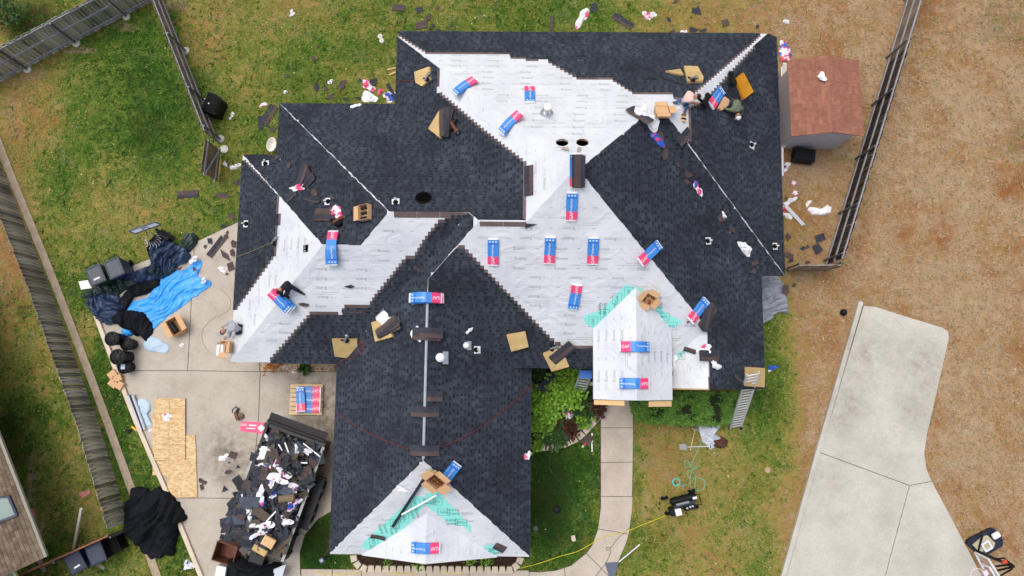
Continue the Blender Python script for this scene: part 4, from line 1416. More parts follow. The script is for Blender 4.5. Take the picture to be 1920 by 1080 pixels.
def ridge_frame(k0, k1, px, py, flip=False, lift=.012):
    """frame on the ridge between two slopes, x square to the ridge, z up"""
    best = None
    p = roof_near(px, py)[0]
    x = Vector(W3(1, 0, 0)) * (-1 if flip else 1)
    return frame(p + Vector((0, 0, lift)), x, (0, 0, 1))
bundle('shingle_bundle', 'pink and blue wrapped shingle bundle bent over the porch ridge, upper one', GB, mx=ridge_frame('Pl', 'Pr', 1192, 650), bend=PP, seed=51)
bundle('shingle_bundle', 'pink and blue wrapped shingle bundle bent over the porch ridge, lower one', GB, mx=ridge_frame('Pl', 'Pr', 1190, 719, True), bend=PP, seed=52)
bundle('shingle_bundle', 'blue and pink wrapped shingle bundle bent over the small garage gable', GB, mx=ridge_frame('Gl', 'Gr', 797, 1028, True), bend=PG, seed=53)
bundle('bundle_stack', 'stack of wrapped shingle bundles draped over the top of the garage ridge', GB, mx=ridge_frame('Wg', 'Eg', 799, 559, True), bend=PITCH, layers=3, L=1.0, seed=54, cat='bundle stack')
bundle('bundle_stack', 'two wrapped shingle bundles draped over the left wing ridge', GB, mx=frame(roof_near(622, 462)[0] + Vector((0, 0, .012)), W3(0, -1, 0), (0, 0, 1)), bend=PITCH * .85, layers=2, L=1.1, seed=55, cat='bundle stack')
bundle('bundle_stack', 'fanned wrapped shingle bundles under the black clothed crouching worker', GB, (517, 546), (545, 577), layers=3, seed=56, cat='bundle stack')
bundle('bundle_stack', 'wrapped shingle bundles under the open nail box at the garage hip peak', GB, (826, 906), (848, 876), layers=2, seed=57, cat='bundle stack')

# loose shingles: two-tone strips, torn scraps, wrapper sheets
def strip_mesh(L=1.0, W=.337, bend=0.0, curl=0.0, soft=.15, flip=False):
    xs = [-.5, -.3, -.12, 0, .12, .3, .5]
    vs, fs, ms = [], [], []
    for x in xs:
        X = x * L
        z = -bend * (math.sqrt(X * X + soft * soft) - soft) + curl * (4 * x * x)
        for y in (-.5, -.08, .5):
            vs.append((X, y * W, z + (.006 if y < 0 else 0)))
    n = len(xs)
    for i in range(n - 1):
        for k in range(2):
            a = i * 3 + k
            fs.append((a, a + 3, a + 4, a + 1)); ms.append(0 if (k == 0) != flip else 1)
    return vs, fs, ms
def strip_obj(mb, L, W, bend, curl, R, m=None, flip=False, th=.012):
    vs, fs, ms = strip_mesh(L, W, bend, curl, flip=flip)
    n = len(vs)
    V = [R @ Vector(v) for v in vs]
    B = [R @ (Vector(v) - Vector((0, 0, th))) for v in vs]
    mb.mesh(V, fs, m if m is not None else ms)
    mb.mesh(B, [f[::-1] for f in fs], 1)
    bd = [i * 3 for i in range(7)] + [18 + 1, 18 + 2] + [i * 3 + 2 for i in range(5, -1, -1)] + [1]
    for i in range(len(bd)):
        a, c = bd[i], bd[(i + 1) % len(bd)]
        mb.mesh([V[a], B[a], B[c], V[c]], [(0, 1, 2, 3)], 1)
M_SHL = mat('loose_shingle', srgb(60, 62, 72), .93, .25, 3, .5, 90, spec=.12)
M_SHBR = mat('loose_shingle_back', srgb(86, 74, 73), .95, .2, 3, .4, 90, spec=.12)
M_OLD = mat('old_black_felt', srgb(60, 63, 70), .95, .25, 3, .4, 60, spec=.12)
def loose_stack(label, mx, n=1, L=1.0, W=.337, bend=0.0, curl=0.0, group=None, seed=0, spread=.05, name='loose_shingle', cat='shingle', flip=False, fan=.0):
    r = random.Random(seed)
    if n == 1:
        mb = MB(); strip_obj(mb, L, W, bend, curl, Matrix.Translation((0, 0, .014)), flip=flip)
        o = mb.build(name, [M_SHL, M_SHBR]); o.matrix_world = mx
        return tag(o, label, cat, group)
    root = thing(name, label, cat, mx, group)
    for i in range(n):
        mb = MB()
        R = Matrix.Rotation(r.uniform(-.06, .06) + fan * i, 4, 'Z'); R.translation = Vector((r.uniform(-spread, spread), r.uniform(-spread, spread) + fan * i * .3, .014 + i * .016))
        strip_obj(mb, L, W, bend, curl, R, flip=flip if i % 2 else not flip)
        mb.build('shingle', [M_SHL, M_SHBR], root)
    return root
def rf(x, y, ang, dist=20):
    a = math.radians(ang)
    return roof_frame((x - dist * math.cos(a) / 2, y + dist * math.sin(a) / 2), (x + dist * math.cos(a) / 2, y - dist * math.sin(a) / 2), .004)
def plane_frame(x, y, ang, lift=.03, k=None):
    """frame on one slope at a photo point; ang turns x in the photo (degrees, anticlockwise from the right)"""
    p, kk = roof_near(x, y)
    if k:
        u, v = on_plane(k, x, y); p, kk = W3(u, v, plane_z(k, u, v)), k
    n = PL[kk].n
    a = math.radians(ang)
    u2, v2 = on_plane(kk, x + 6 * math.cos(a), y - 6 * math.sin(a))
    q = W3(u2, v2, plane_z(kk, u2, v2))
    return frame(p + n * lift, q - p, n)
loose_stack('single two tone loose shingle on the white slope by the stepped brown edge', plane_frame(992, 339, 90, .01), flip=True)
loose_stack('stack of dark shingles lying over a bundle wrapper at the roof peak', plane_frame(1084, 318, 90, .10), 6, seed=61, cat='shingle stack', name='shingle_stack')
bundle('shingle_bundle', 'shingle bundle wrapper showing from under the dark shingles at the roof peak', GB, mx=plane_frame(1079, 319, 90, .015), L=1.1, seed=62)
for (x, y, lb, dk) in ((802, 743, 'upper one', 0), (795, 772, 'middle one', 0), (795, 845, 'lowest, nearest the open nail box', 0)):
    loose_stack('brown backed shingle folded over the garage ridge, ' + lb, ridge_frame('Wg', 'Eg', x, y, lift=.03), L=.95, bend=PITCH, flip=True, group='shingles folded over the garage ridge')
loose_stack('dark shingle stack folded over the garage ridge beside torn white wrap', ridge_frame('Wg', 'Eg', 801, 626, lift=.03), 5, L=.95, bend=PITCH, seed=63, name='shingle_stack', cat='shingle stack')
loose_stack('fanned dark shingle stack on white wrap and foam left of the garage ridge', plane_frame(735, 617, 25, .12), 6, seed=64, fan=.04, name='shingle_stack', cat='shingle stack', curl=.02)
loose_stack('curled fan of dark brown shingles on the front hip corner', plane_frame(1324, 598, 55, .05), 6, seed=65, fan=.09, name='shingle_stack', cat='shingle stack', curl=.03, flip=True)
loose_stack('thick stack of dark shingles resting on the triangular foam wedge', plane_frame(841, 231, 82, .1), 8, seed=66, fan=.02, name='shingle_stack', cat='shingle stack', curl=-.03)
loose_stack('two long brown shingles beside white wrap at the rear valley', plane_frame(1196, 219, -37, .06), 2, seed=67, fan=.12, name='shingle_stack', cat='shingle stack', flip=True)
loose_stack('brown shingle lying across the rear hip end near the bundle wrap', plane_frame(1282, 257, 48, .03), 1, L=.75, flip=True)
loose_stack('brown shingle lying on torn white wrap right of the porch', plane_frame(1327, 668, -5, .05), 2, L=.9, W=.36, seed=68, name='shingle_stack', cat='shingle stack', flip=True)
loose_stack('narrow dark shingle strip bridging the white slope right of the porch', plane_frame(1294, 657, -18, .02), L=.45, W=.16)
loose_stack('brown shingle resting on the tilted foam pad left of the porch', plane_frame(1055, 657, 38, .12), 2, L=.95, W=.33, seed=69, name='shingle_stack', cat='shingle stack', flip=True)
loose_stack('dark shingle square lying at the garage front corner', plane_frame(937, 1026, -25, .02), L=.42, W=.3)
loose_stack('dark shingle offcut on the teal membrane at the garage front', plane_frame(709, 1006, -10, .02), L=.5, W=.16, curl=.03)
loose_stack('brown shingle near the ladder foam pad at the front eave', plane_frame(1385, 710, -40, .02), L=.5, W=.14, flip=True)
loose_stack('brown torn shingle leaning on the black stack in the left valley', plane_frame(545, 372, 42, .03), L=.5, W=.17, flip=True)
loose_stack('long brown shingle strip lying low in the left valley', plane_frame(585, 377, -14, .03), L=.62, W=.17, flip=True, curl=.03)
loose_stack('fanned pile of dark shingles in the left wing valley', plane_frame(574, 345, 40, .03), 9, L=.95, W=.36, seed=70, fan=.09, name='shingle_stack', cat='shingle stack', curl=.03)
loose_stack('dark shingle stack under the torn pink wrap beside the nail gun', plane_frame(612, 405, 0, .03), 4, L=.7, W=.5, seed=71, name='shingle_stack', cat='shingle stack')
loose_stack('pair of brown edged shingles standing out at the stepped edge top', plane_frame(660, 583, 0, .02), 1, L=.7, W=.12, flip=True)

def torn(n=6, L=.35, W=.25, seed=0):
    r = random.Random(seed)
    pts = []
    for i in range(n):
        a = 2 * math.pi * (i + r.uniform(-.3, .3)) / n
        k = r.uniform(.65, 1.1)
        pts.append((L / 2 * math.cos(a) * k, W / 2 * math.sin(a) * k))
    return pts
def scrap(label, mx, L, W, group=None, seed=0, pts=None, mtl=None, name='shingle_scrap', cat='shingle scrap', th=.012, curl=.03):
    pts = pts or torn(random.Random(seed).choice((3, 4, 4, 5, 6)), L, W, seed)
    if area(pts) < 0: pts = pts[::-1]
    mb = MB()
    r = random.Random(seed + 5)
    zs = [r.uniform(0, curl) for _ in pts]
    n = len(pts)
    cx, cy = sum(p[0] for p in pts) / n, sum(p[1] for p in pts) / n
    T = [Vector((p[0], p[1], th + z)) for p, z in zip(pts, zs)] + [Vector((cx, cy, th + curl * .3))]
    B = [p - Vector((0, 0, th)) for p in T]
    mi = 0 if r.random() < .5 else 1
    for i in range(n):
        j = (i + 1) % n
        mb.mesh([T[i], T[j], T[n], B[i], B[j], B[n]], [(0, 1, 2), (5, 4, 3), (0, 3, 4, 1)], mi)
    o = mb.build(name, mtl or [M_SHL, M_SHBR]); o.matrix_world = mx
    return tag(o, label, cat, group)
gscr = 'torn shingle scraps on the dark roof'
for i, (x, y, L, W, a, lb) in enumerate([
    (656, 536, .18, .42, 90, 'small pointed dark shingle scrap on the left white slope, upper one'), (570, 570, .2, .36, 90, 'small pointed dark shingle scrap by the crouching worker on the left white slope'),
    (741, 556, .5, .4, 30, 'brown torn shingle scrap beside the garage ridge bundles'), (727, 573, .4, .3, -20, 'dark torn shingle scrap in the left garage valley'),
    (994, 423, .5, .28, -5, 'dark pointed shingle scrap on the white slope corner'), (782, 503, .2, .25, 60, 'faint brown scrap high on the left valley slope'),
    (1244, 290, .5, .35, 40, 'brown scrap in the right valley below the bundle wrap'), (1270, 310, .35, .16, -40, 'thin brown scrap in the right valley'), (1290, 326, .4, .42, 10, 'square brown scrap in the right valley'), (1286, 340, .35, .25, 0, 'brown scrap leaning in the right valley'),
    (1352, 408, .5, .35, -40, 'brown scrap above the pale wrap in the right valley'), (1374, 432, .5, .22, -50, 'long brown scrap in the lower right valley'), (1318, 436, .35, .3, 70, 'brown scrap beside the lowest roof vent'), (1383, 458, .5, .45, -45, 'brown scrap beside the white wrap low in the right valley'),
    (1414, 492, .4, .35, 50, 'brown scrap pointing up near the eave end of the right valley'), (1410, 508, .5, .3, 10, 'brown scrap at the eave end of the right valley'), (1232, 255, .5, .5, 30, 'dark brown scrap under the box at the rear ridge'),
    (543, 310, .4, .35, 40, 'brown scrap near the chimney side of the left valley'), (518, 297, .55, .25, 60, 'long brown scrap at the left wing inner corner'), (578, 318, .35, .14, -60, 'thin brown scrap high in the left valley'), (592, 362, .35, .4, 50, 'brown pointed scrap beside the fanned pile'),
    (626, 371, .25, .25, 40, 'brown scrap beside the left roof vent'), (655, 398, .25, .3, 80, 'brown scrap beside the nail gun on the left wing'), (688, 202, .5, .16, -15, 'dark scrap near the rear left eave'), (1290, 603, .14, .1, 0, 'tiny dark scrap at the edge of the teal membrane'),
]):
    scrap(lb, plane_frame(x, y, a, .028), L, W, gscr, seed=100 + i)

def paper(label, mx, size=.35, seed=0, mix=(1, 0, 0), group=None, elong=1.5, puff=.10, name='torn_wrap', cat='plastic wrap', mats=None):
    """crumpled sheet of wrapper plastic"""
    r = random.Random(seed)
    nr, nt = 5, 18
    bd = []
    k1, k2, k3 = r.uniform(.15, .35), r.uniform(.1, .25), r.uniform(.08, .2)
    p1, p2, p3 = (r.uniform(0, 6.28) for _ in range(3))
    vs = [(0, 0, puff * .6)]
    for i in range(1, nr + 1):
        t = i / nr
        for k in range(nt):
            a = 2 * math.pi * k / nt
            R = (1 + k1 * math.sin(2 * a + p1) + k2 * math.sin(3 * a + p2) + k3 * math.sin(5 * a + p3)) * size / 2 * t
            x, y = R * math.cos(a) * elong, R * math.sin(a)
            z = puff * max(.04, (1 - t ** 2) * .6 + .9 * mnoise.noise(Vector((x * 9 + seed * 3.7, y * 9, seed)))) + .006
            vs.append((x, y, z))
    mb = MB()
    fs, ms = [], []
    def mid(x, y):
        q = mnoise.noise(Vector((x * 5 + seed * 1.3, y * 5, seed * 2.1))) * .5 + .5 + r.uniform(-.05, .05)
        w = sum(mix); c0, c1 = mix[0] / w, (mix[0] + mix[1]) / w
        q = min(.999, max(0, (q - .25) / .5))
        return 0 if q < c0 else (1 if q < c1 else 2)
    for k in range(nt):
        fs.append((0, 1 + k, 1 + (k + 1) % nt)); ms.append(mid(0, 0))
    for i in range(nr - 1):
        for k in range(nt):
            a, b_ = 1 + i * nt + k, 1 + i * nt + (k + 1) % nt
            fs.append((a, a + nt, b_ + nt, b_)); ms.append(mid(*vs[a][:2]))
    mb.mesh(vs, fs, ms)
    o = mb.build(name, mats or [M_WHITEP, M_PINK, M_NAVY]); o.matrix_world = mx
    return tag(o, label, cat, group)
def wrap_on_roof(lb, x, y, ang, size, elong=1.5, mix=(1, 0, 0), seed=0, lift=.03):
    paper(lb, plane_frame(x, y, ang, lift), size, seed, mix, elong=elong)
for i, q in enumerate([
    ('large torn white wrap sheet under the brown shingles at the rear valley', 1212, 222, -60, .62, 1.6, (1, 0, 0)), ('blue and pink torn wrap below the open cardboard box on the ridge', 1234, 263, -35, .42, 1.5, (0, .5, 1)),
    ('small red white and blue wrap in the right valley', 1308, 356, -75, .3, 1.7, (1, .6, .6)), ('white wrap curl near the right valley scraps', 1357, 403, -70, .14, 1.8, (1, 0, 0)), ('crumpled white wrap low in the right valley', 1396, 465, -60, .4, 1.5, (1, 0, 0)),
    ('white torn wrap with pink corner beside the left nail gun', 628, 400, 45, .5, 1.5, (1, .7, 0)), ('white torn sheet with a pink tab in the left valley', 560, 353, 10, .32, 1.9, (1, .3, 0)), ('white wrap sheet beneath the fanned stack left of the garage ridge', 728, 602, -20, .62, 1.5, (1, 0, .1)),
    ('torn white wrap draped beside the garage ridge stack', 783, 627, -60, .36, 1.7, (1, .1, 0)), ('white strip of wrap right of the garage vents', 879, 620, 40, .14, 2.0, (1, 0, 0)), ('white torn wrap tail under the shingle right of the porch', 1340, 684, -25, .3, 1.6, (1, 0, 0)),
    ('white wrap edge above the shingle right of the porch', 1322, 656, 0, .3, 1.8, (1, .2, 0)), ('white curled wrap in the porch valley', 1263, 676, 70, .34, 1.4, (1, 0, 0)), ('white wrap flap lying by the rear left eave', 667, 200, 18, .2, 2.0, (1, 0, 0)),
    ('small white wrap scrap on the garage right slope', 988, 854, 80, .26, 1.2, (1, .1, 0)), ('white torn corner of underlayment on the garage hip', 755, 917, -25, .26, 1.6, (1, 0, 0)),
]):
    wrap_on_roof(q[0], q[1], q[2], q[3], q[4], q[5], q[6], seed=200 + i, lift=.03 if i not in (0, 7) else .04)

# foam pads
def pad(label, pts, m=None, h=.1, lift=.03, seed=0):
    c = (sum(p[0] for p in pts) / len(pts), sum(p[1] for p in pts) / len(pts))
    F = plane_frame(c[0], c[1], 0, lift)
    k = roof_near(*c)[1]
    inv = F.inverted()
    L = [inv @ W3(*(lambda u, v: (u, v, plane_z(k, u, v)))(*on_plane(k, x, y))) for x, y in pts]
    P = [(p.x, p.y) for p in L]
    if area(P) < 0: P = P[::-1]
    mb = MB(); mb.prism(P, 0, h)
    o = mb.build('foam_pad', m or M_FOAM); o.matrix_world = F
    bevel(o, .03, 2)
    return tag(o, label, 'foam pad', 'roofers foam pads')
pad('tan foam pad beside the red hose near the rear left hip', [(781, 137), (809, 127), (810, 151), (795, 164), (783, 157)])
pad('triangular tan foam wedge under the thick shingle stack', [(807, 243), (829, 207), (834, 225), (831, 262)])
pad('tan foam pad with scribbled lines next to the nail gun at the rear hip', [(1281, 129), (1307, 130), (1318, 150), (1317, 157), (1288, 158)])
pad('thin tan foam sliver beside the rear foam pad', [(1247, 137), (1275, 133), (1281, 144), (1262, 141)], h=.06)
pad('dirty orange foam pad on the far right slope', [(1375, 150), (1389, 138), (1408, 174), (1390, 188)], M_FOAMO)
pad('tan foam pad under the green shirted worker hands', [(1343, 205), (1354, 183), (1363, 190), (1360, 200), (1348, 209)], M_CARD)
pad('large rectangular tan foam pad beside the left garage valley', [(624, 633), (671, 634), (672, 664), (667, 670), (629, 665)])
pad('tan foam pad partly hidden under white wrap left of the garage ridge', [(701, 605), (710, 602), (738, 625), (740, 632), (708, 641)])
pad('plain golden foam pad above the garage right valley', [(950, 626), (985, 620), (991, 647), (959, 656)])
pad('tilted tan foam pad hanging over the eave left of the porch', [(1018, 661), (1051, 647), (1067, 684), (1034, 693)])
pad('tan board pad at the front eave under the ladder top', [(1395, 688), (1429, 690), (1428, 726), (1395, 724)])

# nail guns with hoses
def nail_gun(label, x, y, ang, seed=0, m=None, lift=.12, scale=1.0):
    F = plane_frame(x, y, ang, lift) @ Matrix.Scale(scale, 4)
    root = thing('nail_gun', label, 'nail gun', F, 'nail guns on the roof')
    b = MB(); b.box((0, 0, .06), (.26, .07, .09)); b.lathe((.15, 0, .06), [(.045, -.06), (.055, 0), (.045, .06), (.02, .07)], 10, mx=Matrix.Rotation(math.pi / 2, 4, 'X')); o = b.build('body', m or M_STEEL, root); bevel(o, .012, 2)
    b = MB(); b.bar((-.05, 0, .06), (-.1, .16, .05), .045, .05); o = b.build('handle', M_DARKPL, root); bevel(o, .01)
    b = MB(); b.lathe((-.05, -.06, .05), [(.075, -.03), (.08, 0), (.075, .03), (.02, .035)], 12); b.build('magazine', M_DARKPL, root)
    b = MB(); b.box((.2, 0, .03), (.06, .03, .06)); b.build('nose', M_STEEL, root)
    return root
nail_gun('silver nail gun on the tan pad by the rear left hip', 807, 149, 60, lift=.14)
nail_gun('bronze coil nail gun at the end of the thick shingle stack', 856, 239, -60, m=M_BRONZE, lift=.05, scale=1.5)
nail_gun('silver nail gun on the scribbled foam pad at the rear hip', 1298, 156, 20, lift=.14)
nail_gun('black nail gun beside the dirty orange foam pad', 1367, 152, 100, m=M_DARKPL, lift=.05, scale=1.5)
nail_gun('dark red nail gun by the torn pink wrap on the left wing', 636, 419, 30, m=M_BRONZE, lift=.05, scale=1.6)
nail_gun('silver nail gun at the edge of the large tan pad', 650, 631, 70, lift=.13)
nail_gun('small nail gun above the tilted foam pad left of the porch', 1037, 649, 10, lift=.05)
nail_gun('nail gun hanging at the brown edge of the left slope', 517, 453, 60, lift=.04, scale=.9)

# vents and pipes
M_VENTW = mat('white_vent_metal', srgb(226, 228, 232), .45, .05, 4)
def boot(label, x, y, ang, s=.165):
    F = plane_frame(x, y, ang, .028)
    root = thing('pipe_boot', label, 'roof vent', F, 'small pipe boots on the shingles')
    b = MB(); b.box((0, 0, .004), (s * 1.5, s * 1.5, .008)); b.build('flashing', M_VENTW, root)
    b = MB(); b.lathe((s * .3, 0, 0), [(s * .55, .006), (s * .5, .03), (s * .3, .10), (s * .22, .13), (s * .2, .13)], 16); cone = b.build('collar', M_RUBBER, root)
    b = MB(); b.lathe((s * .3, 0, 0), [(s * .2, .0), (s * .2, .2), (s * .14, .2), (s * .14, .08)], 14); b.build('pipe', M_VENTW, root)
for x, y, a, lb in ((1409, 273, 150, 'white and black pipe boot high on the far right slope'), (1327, 452, 180, 'white pipe boot on the wide right slope beside a brown scrap'), (1452, 462, 180, 'pale green pipe boot near the right eave corner'), (462, 420, 0, 'white pipe boot on the left end slope'),
                    (498, 307, -90, 'white pipe boot near the upper left eave'), (615, 378, 0, 'white pipe boot beside the fanned pile on the left wing'), (742, 379, -90, 'white pipe boot near the round roof opening'), (894, 656, 180, 'white pipe boot right of the capped vents on the garage')):
    boot(lb, x, y, a)
def capvent(label, x, y, ang, r, h, plate):
    F = plane_frame(x, y, ang, .028)
    p = F.translation
    root = thing('roof_vent', label, 'roof vent', F)
    b = MB(); b.box((plate * .35, 0, .004), (plate * .5, plate, .008)); b.build('flashing', M_GALV, root)
    up = F.to_3x3().inverted() @ Vector((0, 0, 1))
    b = MB(); b.tube([Vector((0, 0, -.02)), up * h], r * .75, 14); b.build('pipe', M_GALV, root)
    b = MB(); b.lathe(tuple(up * h), [(r * 1.2, -.03), (r * 1.25, .02), (r * .8, .08), (.01, .1)], 16, mx=Matrix((up.orthogonal().normalized(), up.cross(up.orthogonal().normalized()), up)).transposed().to_4x4()); b.build('cap', M_VENTW, root)
capvent('white mushroom capped vent right of the garage ridge', 827, 671, 0, .12, .35, .42)
capvent('grey domed vent stub beside the capped vent', 874, 648, 0, .09, .1, .3)
def tall_pipe():
    p, k = roof_near(1025, 214)
    F = frame(p, W3(1, 0, 0), (0, 0, 1))
    root = thing('vent_pipe', 'tall galvanized vent pipe with conical base on the rear white slope', 'vent pipe', F)
    b = MB(); b.lathe((0, 0, 0), [(.24, -.12), (.23, .0), (.12, .12), (.1, .16)], 20); b.build('flashing', M_GALV, root)
    b = MB(); b.lathe((0, 0, 0), [(.085, .1), (.085, .62)], 16); b.build('pipe', M_GALV, root)
    b = MB(); b.lathe((0, 0, .62), [(.12, -.02), (.12, .05), (.02, .09)], 16); b.build('cap', M_VENTW, root)
tall_pipe()
def opening(label, x, y, k):
    F = plane_frame(x, y, 0, .0)
    root = thing('vent_opening', label, 'roof opening', F)
    b = MB(); b.lathe((0, 0, 0), [(.28, .0), (.275, .05), (.24, .052), (.24, .028)], 24); b.build('rim', M_RUBBER, root)
    b = MB(); b.lathe((0, 0, 0), [(.239, .03), (.0, .032)], 24); b.build('dark_disc', M_BLACK, root)  # flat black disc painted as the dark inside of the opening
opening('round black vent opening cut in the left rear shingle slope', 794, 372, 'Mn')
for x, y, lb, a in ((1060, 281, 'cut out underlayment flap below the left round hole', -15), (1085, 282, 'cut out underlayment flap below the right round hole', 70)):
    scrap(lb, plane_frame(x, y, a, .02), .3, .16, pts=[(-.13, -.05), (.12, -.06), (.11, .05), (-.1, .04)], mtl=mat('brown_board', srgb(170, 152, 138), .9, .1, 4), name='board_flap', cat='board scrap')

# cardboard boxes
def carton(label, F, sx, sy, h, fill=None, flaps=(1, 1, 1, 1), m=None, group=None, nfill=6, fm=None):
    root = thing('cardboard_box', label, 'cardboard box', F, group)
    t = .008
    b = MB()
    b.box((0, -sy / 2, h / 2), (sx, t, h)); b.box((0, sy / 2, h / 2), (sx, t, h)); b.box((-sx / 2, 0, h / 2), (t, sy - t * 1.1, h)); b.box((sx / 2, 0, h / 2), (t, sy - t * 1.1, h)); b.box((0, 0, .008), (sx - t * 1.1, sy - t * 1.1, t))
    b.build('carton_body', m or M_CARD, root)
    for i, (dx, dy) in enumerate(((1, 0), (-1, 0), (0, 1), (0, -1))):
        if not flaps[i]: continue
        w = (sy if dx else sx) - .02; fl = (sx if dx else sy) * .48
        tilt = flaps[i]
        b = MB()
        o0 = Vector((dx * sx / 2, dy * sy / 2, h + .002)); out = Vector((dx * math.cos(tilt - 1), dy * math.cos(tilt - 1), math.sin(tilt - 1) * -.6))
        sd = Vector((-dy, dx, 0)) * w / 2
        A = [o0 - sd, o0 + sd, o0 + sd + out * fl, o0 - sd + out * fl]
        b.mesh(A + [a + Vector((0, 0, -.006)) for a in A], [(0, 3, 2, 1), (4, 5, 6, 7), (0, 1, 5, 4), (1, 2, 6, 5), (2, 3, 7, 6), (3, 0, 4, 7)])
        b.build('flap', m or M_CARD, root)
    if fill:
        b = MB(); r = random.Random(3)
        nx = max(1, int(sx / .13)); ny = max(1, int(sy / .13))
        for i in range(nx):
            for j in range(ny):
                b = MB(); b.lathe(((i + .5) * sx / nx - sx / 2, (j + .5) * sy / ny - sy / 2, .01), [(.055, 0), (.058, h * .35 + r.uniform(0, h * .3)), (.02, h * .6)], 9)
                b.build('coil', fm or M_COPPER, root)
    return root
def level(F):
    return F
M_DARKC = mat('dark_contents', srgb(28, 28, 30), .8, .3, 8)
carton('open nail box at the porch peak full of copper coils', plane_frame(1215, 556, -30, .05), .38, .38, .22, True)
carton('open cardboard box with printed lid on the rear ridge', plane_frame(1240, 217, 0, .05), .46, .40, .2, None, flaps=(.9, 0, .9, .9))
mb = MB(); F = plane_frame(1239, 218, 0, .26); mb.box((0, 0, 0), (.42, .36, .01)); o = mb.build('box_lid', M_CARD); o.matrix_world = F; tag(o, 'printed card insert lying on the open box on the rear ridge', 'card insert')
carton('open box of brown nail coils on bundles at the garage peak', plane_frame(820, 889, -40, .2), .55, .42, .2, True)
carton('open carton of black fittings on the left wing', plane_frame(690, 400, 90, .05), .5, .42, .2, True, flaps=(0, 0, 1, 0), fm=M_DARKC)
F = plane_frame(1280, 222, 90, .02)
root = thing('wood_block', 'small striped wood block on the rear white slope', 'wood block', F)
for i, mm in enumerate((M_WOOD, M_DARKPL, M_WOOD, M_BRONZE)):
    b = MB(); b.box((i * .065 - .1, 0, .03), (.064, .16, .06)); b.build('block_band', mm, root)
# flashing lengths on the garage hip
def roof_bar(label, p0, p1, w, h, m, lift, name='metal_strip', cat='metal strip'):
    a, b_ = roof_near(*p0), roof_near(*p1)
    A, B = a[0] + PL[a[1]].n * lift, b_[0] + PL[b_[1]].n * lift
    mb = MB(); mb.bar(A, B, w, h)
    return tag(mb.build(name, m), label, cat)
M_BLUEBLK = mat('dark_navy_metal', srgb(22, 34, 46), .5, .1, 4)
roof_bar('long dark metal drip edge lying down the garage hip', (806, 878), (737, 983), .1, .05, M_BLUEBLK, .12)
roof_bar('long white pipe lying across the garage hip', (820, 922), (755, 958), .05, .05, M_WHITEP, .16, 'white_pipe', 'pipe')
roof_bar('thin steel bar lying in the left garage valley', (720, 577), (704, 596), .03, .02, M_STEEL, .04)
roof_bar('dark rod on the rear slope beside the foam pads', (1240, 148), (1285, 162), .04, .02, M_DARKPL, .04, 'rod', 'rod')
# hoses on the roof
def hose_px(label, pts, m, r_=.008, name='hose', cat='hose', roof=True, z=.02, group=None):
    P = []
    n = len(pts)
    for i in range(n - 1):
        p0, p1, p2, p3 = pts[max(i - 1, 0)], pts[i], pts[i + 1], pts[min(i + 2, n - 1)]
        for k in range(6):
            t = k / 6
            f = lambda a, b_, c, d: .5 * ((2 * b_) + (-a + c) * t + (2 * a - 5 * b_ + 4 * c - d) * t * t + (-a + 3 * b_ - 3 * c + d) * t ** 3)
            P.append((f(p0[0], p1[0], p2[0], p3[0]), f(p0[1], p1[1], p2[1], p3[1])))
    P.append(pts[-1])
    Q = []
    for x, y in P:
        if roof:
            h = roof_near(x, y); Q.append(h[0] + PL[h[1]].n * (.035 + r_))
        else:
            Q.append(G(x, y, z + r_))
    mb = MB(); mb.smooth = True; mb.tube(Q, r_, 6)
    return tag(mb.build(name, m), label, cat, group)
M_YELC = mat('yellow_cable', srgb(216, 204, 40), .5, .06, 4)
M_GREENH = mat('green_hose', srgb(96, 190, 160), .5, .06, 4)
M_PALEH = mat('pale_green_line', srgb(120, 150, 84), .6, .06, 4)
hose_px('thin red air hose sagging across the lower garage roof', [(632, 775), (680, 805), (740, 832), (795, 845), (850, 828), (910, 795), (960, 755), (999, 722)], M_REDCABLE)
hose_px('red air hose coiled beside the large tan foam pad', [(628, 690), (645, 675), (665, 670), (682, 650), (676, 640), (674, 655), (680, 662), (684, 645), (672, 638)], M_REDCABLE)
hose_px('red air hose running to the rear left foam pad', [(743, 153), (765, 153), (782, 151), (800, 147)], M_REDCABLE)
hose_px('thin tan line running over the left end slope', [(440, 484), (470, 473), (500, 460), (516, 454)], mat('tan_line', srgb(150, 134, 84), .6, .06, 4))
